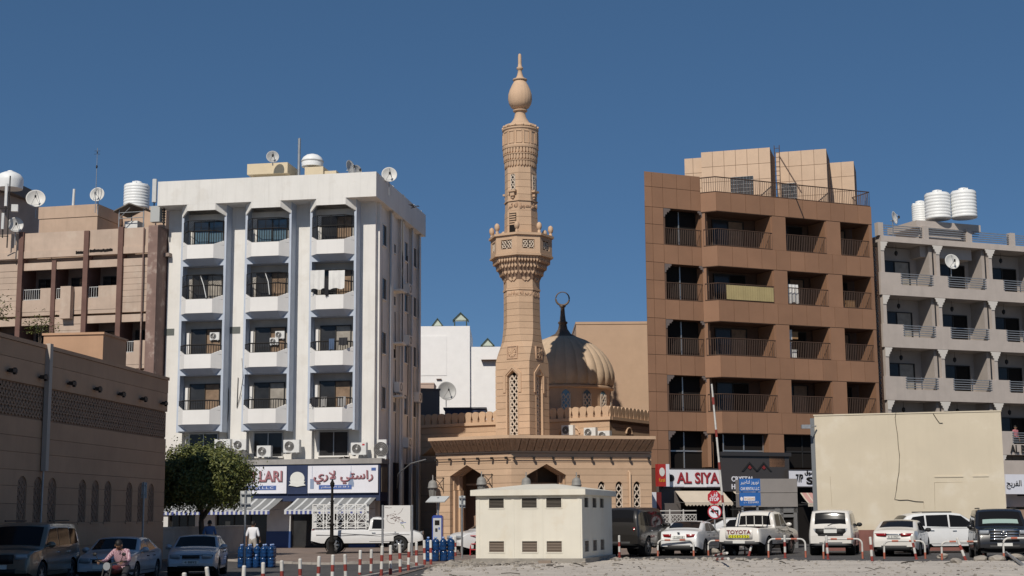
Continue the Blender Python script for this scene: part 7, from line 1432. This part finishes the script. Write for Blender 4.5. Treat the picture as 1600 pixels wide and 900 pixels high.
lettering(shape('خريطة'), .1, MAPD, o, (.14, -.034, 2.08), depth=.002, fit=(.3, .06))
p = gp(684, 866, 0); t = at(684, 806, p.y); MBLU = mat('meter_blue', (.035, .07, .30), .4, coat=.3); o = empty('parking_meter', p, R(-8), 'blue parking meter with a solar panel above, left of the mosque gate', 'parking meter'); h = t.z
MB().prism([(-.24, -.14), (.24, -.14), (.24, .14), (-.24, .14)], .1, h - .12, top=[(-.24, -.14), (.24, -.14), (.24, .14), (-.24, .14)]).build('case', MBLU, o); MB().slab([(-.24, h - .12), (.24, h - .12), (.24, h - .04), (.16, h + .03), (-.16, h + .03), (-.24, h - .04)], -.14, .14).build('hood', MBLU, o)
MB().box(-.19, .19, -.155, -.14, .35, h - .1).build('face', mat('meter_face', (.5, .51, .52), .5), o); MB().box(-.11, .11, -.165, -.155, h - .42, h - .2).build('screen', BLACK, o); MB().box(-.09, .02, -.165, -.155, h - .72, h - .56).build('slot', BLKPL, o); MB().box(.06, .13, -.165, -.155, h - .62, h - .52).build('button', BLUEP, o); MB().box(-.28, .28, -.18, .18, 0, .1).build('base', CONC, o)
MB().tube([(0, .05, h), (0, .05, h + .85)], .05, 8).build('mast', GALV, o); m = MB(); m.hexa([(-.5, -.35, h + .6), (.38, -.35, h + .6), (.5, .3, h + .86), (-.38, .3, h + .86), (-.5, -.37, h + .64), (.38, -.37, h + .64), (.5, .28, h + .9), (-.38, .28, h + .9)]); m.build('solar_panel', SIGNB, o)
p = gp(742, 868, 0); o = empty('red_trolley', p, 0, 'small red metal frame standing behind the kiosk corner', 'frame'); m = MB(); [m.tube([(x, 0, 0), (x, .1, .9)], .03, 6) for x in (-.2, .15)]; [m.tube([(-.2, .05, z), (.15, .05, z)], .025, 6) for z in (.25, .5, .85)]; m.tube([(-.2, 0, .0), (-.2, -.4, .05)], .03, 6); m.build('frame', STR, o)
# floodlight and pink flag on the cream building edge
p = at(1262, 667, 69.5); o = empty('security_camera', p, 0, 'grey security camera arm at the upper left edge of the cream wall', 'camera'); MB().box(-.3, .12, -.1, .1, -.08, .1).build('housing', GALV, o); MB().tube([(.1, 0, 0), (.45, .3, .05)], .04, 6).build('arm', GALV, o)
# ---------------------------------------------------------------- water bottles
WB = mat('bottle_blue', (.012, .055, .17), .18, spec=.5, var=.5, scale=9, trans=.25); WC = mat('bottle_cap', (.25, .35, .6), .5)
m = MB(); m.lathe([(.115, 0), (.135, .02), (.135, .1), (.125, .12), (.135, .14), (.135, .24), (.125, .26), (.135, .28), (.135, .34), (.1, .40), (.04, .44), (.04, .48)], 14); bmesh_ = m.mesh('water_bottle', WB); m = MB(); m.lathe([(.045, .47), (.045, .51), (.02, .515)], 10); cmesh = m.mesh('cap', WC)
def stack(px, pyb, z, nx, ny, nz, rz, label):
    c = gp(px, pyb, z)
    for k in range(nz):
        for i in range(nx - (k > 1)):
            for j in range(ny):
                if k == nz - 1 and rnd.random() < .12: continue
                q = Matrix.Rotation(rz, 3, 'Z') @ Vector(((i - (nx - 1) / 2) * .29 + rnd.uniform(-.015, .015), j * .29 + rnd.uniform(-.015, .015), k * .40))
                o = mobj('water_bottle', bmesh_, None, c + q, rz=rnd.uniform(0, 6)); tag(o, label, 'water bottle', 'stacked water bottles'); mobj('cap', cmesh, o)
stack(400, 887, ZL + .03, 5, 3, 2, .05, 'large blue water bottle in the stack beside the silver blue sedan'); stack(687, 877, 0.02, 4, 2, 2, .1, 'large blue water bottle in the stack below the parking meter')
# ---------------------------------------------------------------- people
SKIN = mat('skin', (.22, .12, .075), .6); SKIN2 = mat('skin_light', (.36, .21, .14), .6); HAIR = mat('hair', (.012, .01, .009), .6)
def person(label, loc, rz, J, Rr, E, cols, name='person', hands=None, head=None, hairdown=.0):
    me = bpy.data.meshes.new('person'); ks = list(J); me.from_pydata([J[k] for k in ks], [(ks.index(a), ks.index(b)) for a, b, _ in E], [])
    t = bpy.data.objects.new('tmp', me); COL.objects.link(t); t.modifiers.new('skin', 'SKIN'); ss = t.modifiers.new('sub', 'SUBSURF'); ss.levels = 2
    sv = me.skin_vertices[0].data
    for i, k in enumerate(ks): rr_ = Rr[k]; sv[i].radius = rr_ if isinstance(rr_, tuple) else (rr_, rr_); sv[i].use_root = (i == 0)
    bpy.context.view_layer.update(); me2 = bpy.data.meshes.new_from_object(t.evaluated_get(bpy.context.evaluated_depsgraph_get())); bpy.data.objects.remove(t)
    me2.materials.clear(); ms = []
    for _, _, c in E:
        if c not in ms: ms.append(c)
    for c in ms: me2.materials.append(cols[c])
    for f in me2.polygons:
        f.use_smooth = True; best = None
        for a, b, c in E:
            A, B = Vector(J[a]), Vector(J[b]); d = B - A; u = max(0, min(1, (f.center - A).dot(d) / max(d.length_squared, 1e-6))); q = (f.center - A - d * u).length
            if best is None or q < best[0]: best = (q, c)
        f.material_index = ms.index(best[1])
    o = mobj(name, me2, None, loc, rz); tag(o, label, 'person')
    hx = Vector(J['head']); fx = Vector(head or (0, -1, 0)).normalized(); sd = fx.cross(Vector((0, 0, 1))).normalized(); up = sd.cross(fx)
    Mh = Matrix((sd, fx, up)).transposed().to_4x4(); Mh.translation = hx
    m = MB(); k = 8; vs = []
    for i in range(6):
        th = i * .31
        for j in range(14): ph = 2 * math.pi * j / 14; vs.append((.092 * math.sin(th) * math.cos(ph), .108 * math.sin(th) * math.sin(ph) - .022, .03 + .112 * math.cos(th) - (.05 + hairdown if math.sin(ph) < -.1 and i == 5 else 0)))
    m.add(vs, [(i * 14 + j, i * 14 + (j + 1) % 14, (i + 1) * 14 + (j + 1) % 14, (i + 1) * 14 + j) for i in range(5) for j in range(14)], 0, True); m.xf(Mh); m.build('hair', HAIR, o)
    m = MB(); m.ball((0, .105, -.02), .016, .022, .03, 8, 5); [m.ball((s * .09, -.01, -.01), .014, .025, .034, 8, 5) for s in (-1, 1)]; m.ball((0, .093, -.075), .03, .012, .009, 8, 4, 1); [m.ball((s * .034, .092, .015), .016, .01, .01, 8, 4, 2) for s in (-1, 1)]; m.xf(Mh); m.build('face', [cols['skin'], mat('lips', (.2, .08, .06), .6), HAIR], o)
    for hp, hd, curl in hands or []:
        hp = Vector(hp); hd = Vector(hd).normalized(); s_ = hd.cross(Vector((0, 0, 1))); s_ = (s_ if s_.length > .1 else Vector((1, 0, 0))).normalized(); n_ = s_.cross(hd); m = MB()
        m.tube([hp - hd * .02, hp + hd * .04, hp + hd * .085], [.028, .038, .034], 8)
        for i, ln in enumerate((.07, .08, .075, .058)): b0 = hp + hd * .08 + s_ * (-.03 + .02 * i); b1 = b0 + (hd * (1 - curl) - n_ * curl).normalized() * ln * .55; m.tube([b0, b1, b1 + (hd * (1 - 2 * curl) - n_ * 2 * curl).normalized() * ln * .5], [.0095, .009, .007], 6)
        t0 = hp + hd * .03 - s_ * .032; m.tube([t0, t0 - s_ * .025 + hd * .035, t0 - s_ * .02 + hd * .07 - n_ * curl * .03], [.012, .011, .008], 6); m.build('hand', cols['skin'], o)
    return o
def standing(label, px, Y, z, rz, shirt, trouser, sk=SKIN, lean=0.0, arms=((-.30, -.02, .82), (.30, -.06, .84))):
    J = dict(pel=(0, 0, .95), ch=(0, .0, 1.28), nk=(0, 0, 1.47), head=(0, -.02, 1.60), crown=(0, -.01, 1.69), lsh=(-.19, 0, 1.40), rsh=(.19, 0, 1.40), lel=(-.27, .03, 1.12), rel=(.27, .03, 1.12), lw=arms[0], rw=arms[1], lhip=(-.10, 0, .9), rhip=(.10, 0, .9), lk=(-.12, -.03, .5), rk=(.12, -.03, .5), la=(-.12, .02, .09), ra=(.13, .04, .09), lt=(-.13, -.14, .04), rt=(.14, -.12, .04))
    Rr = dict(pel=(.16, .12), ch=(.18, .125), nk=.055, head=.095, crown=.07, lsh=.075, rsh=.075, lel=.05, rel=.05, lw=.03, rw=.03, lhip=.1, rhip=.1, lk=.07, rk=.07, la=.045, ra=.045, lt=.035, rt=.035)
    E = [('pel', 'ch', 'shirt'), ('ch', 'nk', 'shirt'), ('nk', 'head', 'skin'), ('head', 'crown', 'skin'), ('ch', 'lsh', 'shirt'), ('ch', 'rsh', 'shirt'), ('lsh', 'lel', 'shirt'), ('rsh', 'rel', 'shirt'), ('lel', 'lw', 'skin'), ('rel', 'rw', 'skin'), ('pel', 'lhip', 'trouser'), ('pel', 'rhip', 'trouser'), ('lhip', 'lk', 'trouser'), ('rhip', 'rk', 'trouser'), ('lk', 'la', 'trouser'), ('rk', 'ra', 'trouser'), ('la', 'lt', 'shoe'), ('ra', 'rt', 'shoe')]
    return person(label, Vector(((px - 800) / 2300 * Y, Y, z)), rz, J, Rr, E, dict(shirt=shirt, trouser=trouser, skin=sk, shoe=BLKPL), hands=[(arms[0], (-.05, -.1, -1), .25), (arms[1], (.05, -.1, -1), .25)])
standing('person in a white shirt standing with back to us behind the water bottles', 398, 62, -.16, math.pi - .2, mat('shirt_white', (.75, .75, .78), .9), mat('trouser_khaki', (.42, .38, .33), .9), arms=((-.26, -.16, .98), (.3, -.02, .86)))
standing('person in a blue shirt behind the silver blue sedan near the shops', 331, 65, -.12, math.pi + .3, mat('shirt_blue', (.10, .17, .33), .9), mat('trouser_dark', (.03, .03, .035), .9))
bp = RBP.l(1587, 684, .6); wp = RBP.o + Matrix.Rotation(RBP.a, 3, 'Z') @ Vector((bp[0], .6, 0)); o = standing('person in a pink top leaning on a balcony at the right edge', 1587, 90, 0, .6, mat('top_pink', (.45, .16, .18), .9), mat('trouser_dark', (.03, .03, .035), .9)); o.location = (wp.x, wp.y, bp[1] - .95)
# motorcycle and rider
MY = 37.5; mx0 = (192 - 800) / 2300 * MY; MZ = -.36; HD = -.25
SHP = bpy.data.materials.new('shirt_pink_check'); SHP.use_nodes = True; t_ = SHP.node_tree; b_ = t_.nodes['Principled BSDF']; b_.inputs['Roughness'].default_value = .9
tc_ = t_.nodes.new('ShaderNodeTexCoord'); wv1 = t_.nodes.new('ShaderNodeTexWave'); wv1.inputs['Scale'].default_value = 9; wv1.inputs['Distortion'].default_value = 3; mp = t_.nodes.new('ShaderNodeMapping'); mp.inputs['Rotation'].default_value = (0, .6, .4); t_.links.new(tc_.outputs['Object'], mp.inputs[0]); t_.links.new(mp.outputs[0], wv1.inputs[0]); rp = t_.nodes.new('ShaderNodeValToRGB'); rp.color_ramp.elements[0].color = (.30, .15, .19, 1); rp.color_ramp.elements[1].color = (.58, .42, .46, 1); rp.color_ramp.elements[0].position = .35; t_.links.new(wv1.outputs[0], rp.inputs[0]); t_.links.new(rp.outputs[0], b_.inputs['Base Color'])
J = dict(pel=(0, .28, .80), ch=(0, .16, 1.10), nk=(0, .06, 1.28), head=(0, -.02, 1.38), crown=(0, -.01, 1.46), lsh=(-.19, .10, 1.22), rsh=(.19, .10, 1.22), lel=(-.33, -.05, 1.0), rel=(.33, -.05, 1.0), lw=(-.30, -.33, .99), rw=(.30, -.33, .99), lhip=(-.11, .24, .76), rhip=(.11, .24, .76), lk=(-.25, -.14, .68), rk=(.25, -.14, .68), la=(-.22, .0, .30), ra=(.22, .0, .30), lt=(-.23, -.17, .26), rt=(.23, -.17, .26))
Rr = dict(pel=(.16, .13), ch=(.18, .13), nk=.055, head=.095, crown=.07, lsh=.078, rsh=.078, lel=.052, rel=.052, lw=.03, rw=.03, lhip=.1, rhip=.1, lk=.075, rk=.075, la=.045, ra=.045, lt=.035, rt=.035)
E = [('pel', 'ch', 'shirt'), ('ch', 'nk', 'shirt'), ('nk', 'head', 'skin'), ('head', 'crown', 'skin'), ('ch', 'lsh', 'shirt'), ('ch', 'rsh', 'shirt'), ('lsh', 'lel', 'shirt'), ('rsh', 'rel', 'shirt'), ('lel', 'lw', 'shirt'), ('rel', 'rw', 'shirt'), ('pel', 'lhip', 'trouser'), ('pel', 'rhip', 'trouser'), ('lhip', 'lk', 'trouser'), ('rhip', 'rk', 'trouser'), ('lk', 'la', 'trouser'), ('rk', 'ra', 'trouser'), ('la', 'lt', 'shoe'), ('ra', 'rt', 'shoe')]
person('motorcycle rider in a pink checked shirt looking down, before the silver sedan', (mx0, MY, MZ), HD, J, Rr, E, dict(shirt=SHP, trouser=mat('trouser_dark', (.03, .03, .035), .9), skin=SKIN, shoe=BLKPL), hands=[((-.30, -.33, .99), (-.1, -1, 0), .5), ((.30, -.33, .99), (.1, -1, 0), .5)], head=(.1, -.97, -.22))
o = empty('motorcycle', (mx0, MY, MZ), HD, 'dark motorcycle under the rider in a pink shirt at lower left', 'motorcycle')
m = MB(); m.tube([(-.42, -.36, 1.0), (-.25, -.44, .98), (0, -.48, .93), (.25, -.44, .98), (.42, -.36, 1.0)], .016, 6); m.build('handlebar', BLKPL, o)
for s in (-1, 1): MB().tube([(s * .28, -.42, .985), (s * .43, -.36, 1.0)], .024, 8).build('grip', RUB, o); m = MB(); m.ball((s * .40, -.46, 1.17), .06, .02, .045, 10, 5); m.tube([(s * .30, -.43, 1.0), (s * .38, -.46, 1.15)], .008, 5); m.build('mirror', BLKPL, o)
for y in (-.72, .62):
    m = MB(); m.lathe([(.22, -.05), (.28, -.05), (.3, -.02), (.3, .02), (.28, .05), (.22, .05)], 22, cap=False); m.lathe([(.03, -.06), (.03, .06)], 8); [m.tube([(0, 0, 0), (.23 * math.cos(t * .785), .23 * math.sin(t * .785), 0)], .012, 4) for t in range(8)]; m.xf(Matrix.Translation((0, y, .3)) @ Matrix.Rotation(math.pi / 2, 4, 'Y')); m.build('wheel', RUB, o)
m = MB(); m.ball((0, -.12, .78), .13, .26, .12, 12, 6); m.build('tank', mat('moto_red', (.10, .02, .02), .3), o); m = MB(); m.box(-.13, .13, .1, .72, .70, .77); m.build('seat', RUB, o); m = MB(); m.box(-.14, .14, -.2, .35, .3, .62); m.tube([(-.1, -.5, .92), (-.1, -.72, .3)], .025, 6); m.tube([(.1, -.5, .92), (.1, -.72, .3)], .025, 6); m.tube([(0, -.4, .85), (0, .3, .65), (0, .62, .3)], .03, 6); m.build('frame', BLKPL, o); m = MB(); m.lathe([(.02, -.1), (.09, -.04), (.1, .02)], 12); m.xf(Matrix.Translation((0, -.55, .88)) @ Matrix.Rotation(math.pi / 2, 4, 'X')); m.build('headlight', HLENS, o)
# ---------------------------------------------------------------- birds
def bird(loc, rz, label, fly):
    m = MB(); m.ball((0, 0, .06), .06, .13, .055, 10, 6); m.ball((0, -.13, .10), .035, .045, .035, 8, 5); m.tube([(0, -.16, .1), (0, -.21, .09)], [.014, .003], 5); m.add([(-.03, .1, .06), (.03, .1, .06), (.05, .26, .03), (-.05, .26, .03)], [(0, 1, 2, 3)]); m.add([(-.03, .1, .05), (.03, .1, .05), (.05, .26, .02), (-.05, .26, .02)], [(3, 2, 1, 0)])
    o = tag(m.build('bird', BLACK if not fly else mat('pigeon', (.12, .12, .13), .8), None, loc, rz), label, 'bird')
    for s in (-1, 1):
        w_ = MB(); q = [(s * .04, -.08, .09), (s * .22, -.1, .17 if fly else .06), (s * .42, .02, .13 if fly else .0), (s * .2, .1, .13 if fly else .04), (s * .04, .1, .08)] if fly else [(s * .06, -.08, .08), (s * .075, .0, .10), (s * .06, .2, .06), (s * .07, .05, .03)]
        w_.slab([(a, c) for a, b, c in q], 0, .01); w_.v = [(a, b[1] + d * .008, b[2]) for d in (0, 1) for a, b in [(p[0], p) for p in q]]; w_.build('wing', BLACK if not fly else mat('pigeon', (.12, .12, .13), .8), o)
bird(at(647, 325, 80), .8, 'small bird flying right of the white block', True)
bird(onW(533, 719, -1.0) + Vector((0, 0, .05)), .6, 'left black crow on the ledge above the Arabic sign', False); bird(onW(541, 718, -.9) + Vector((0, 0, .05)), -.7, 'right black crow on the ledge above the Arabic sign', False)
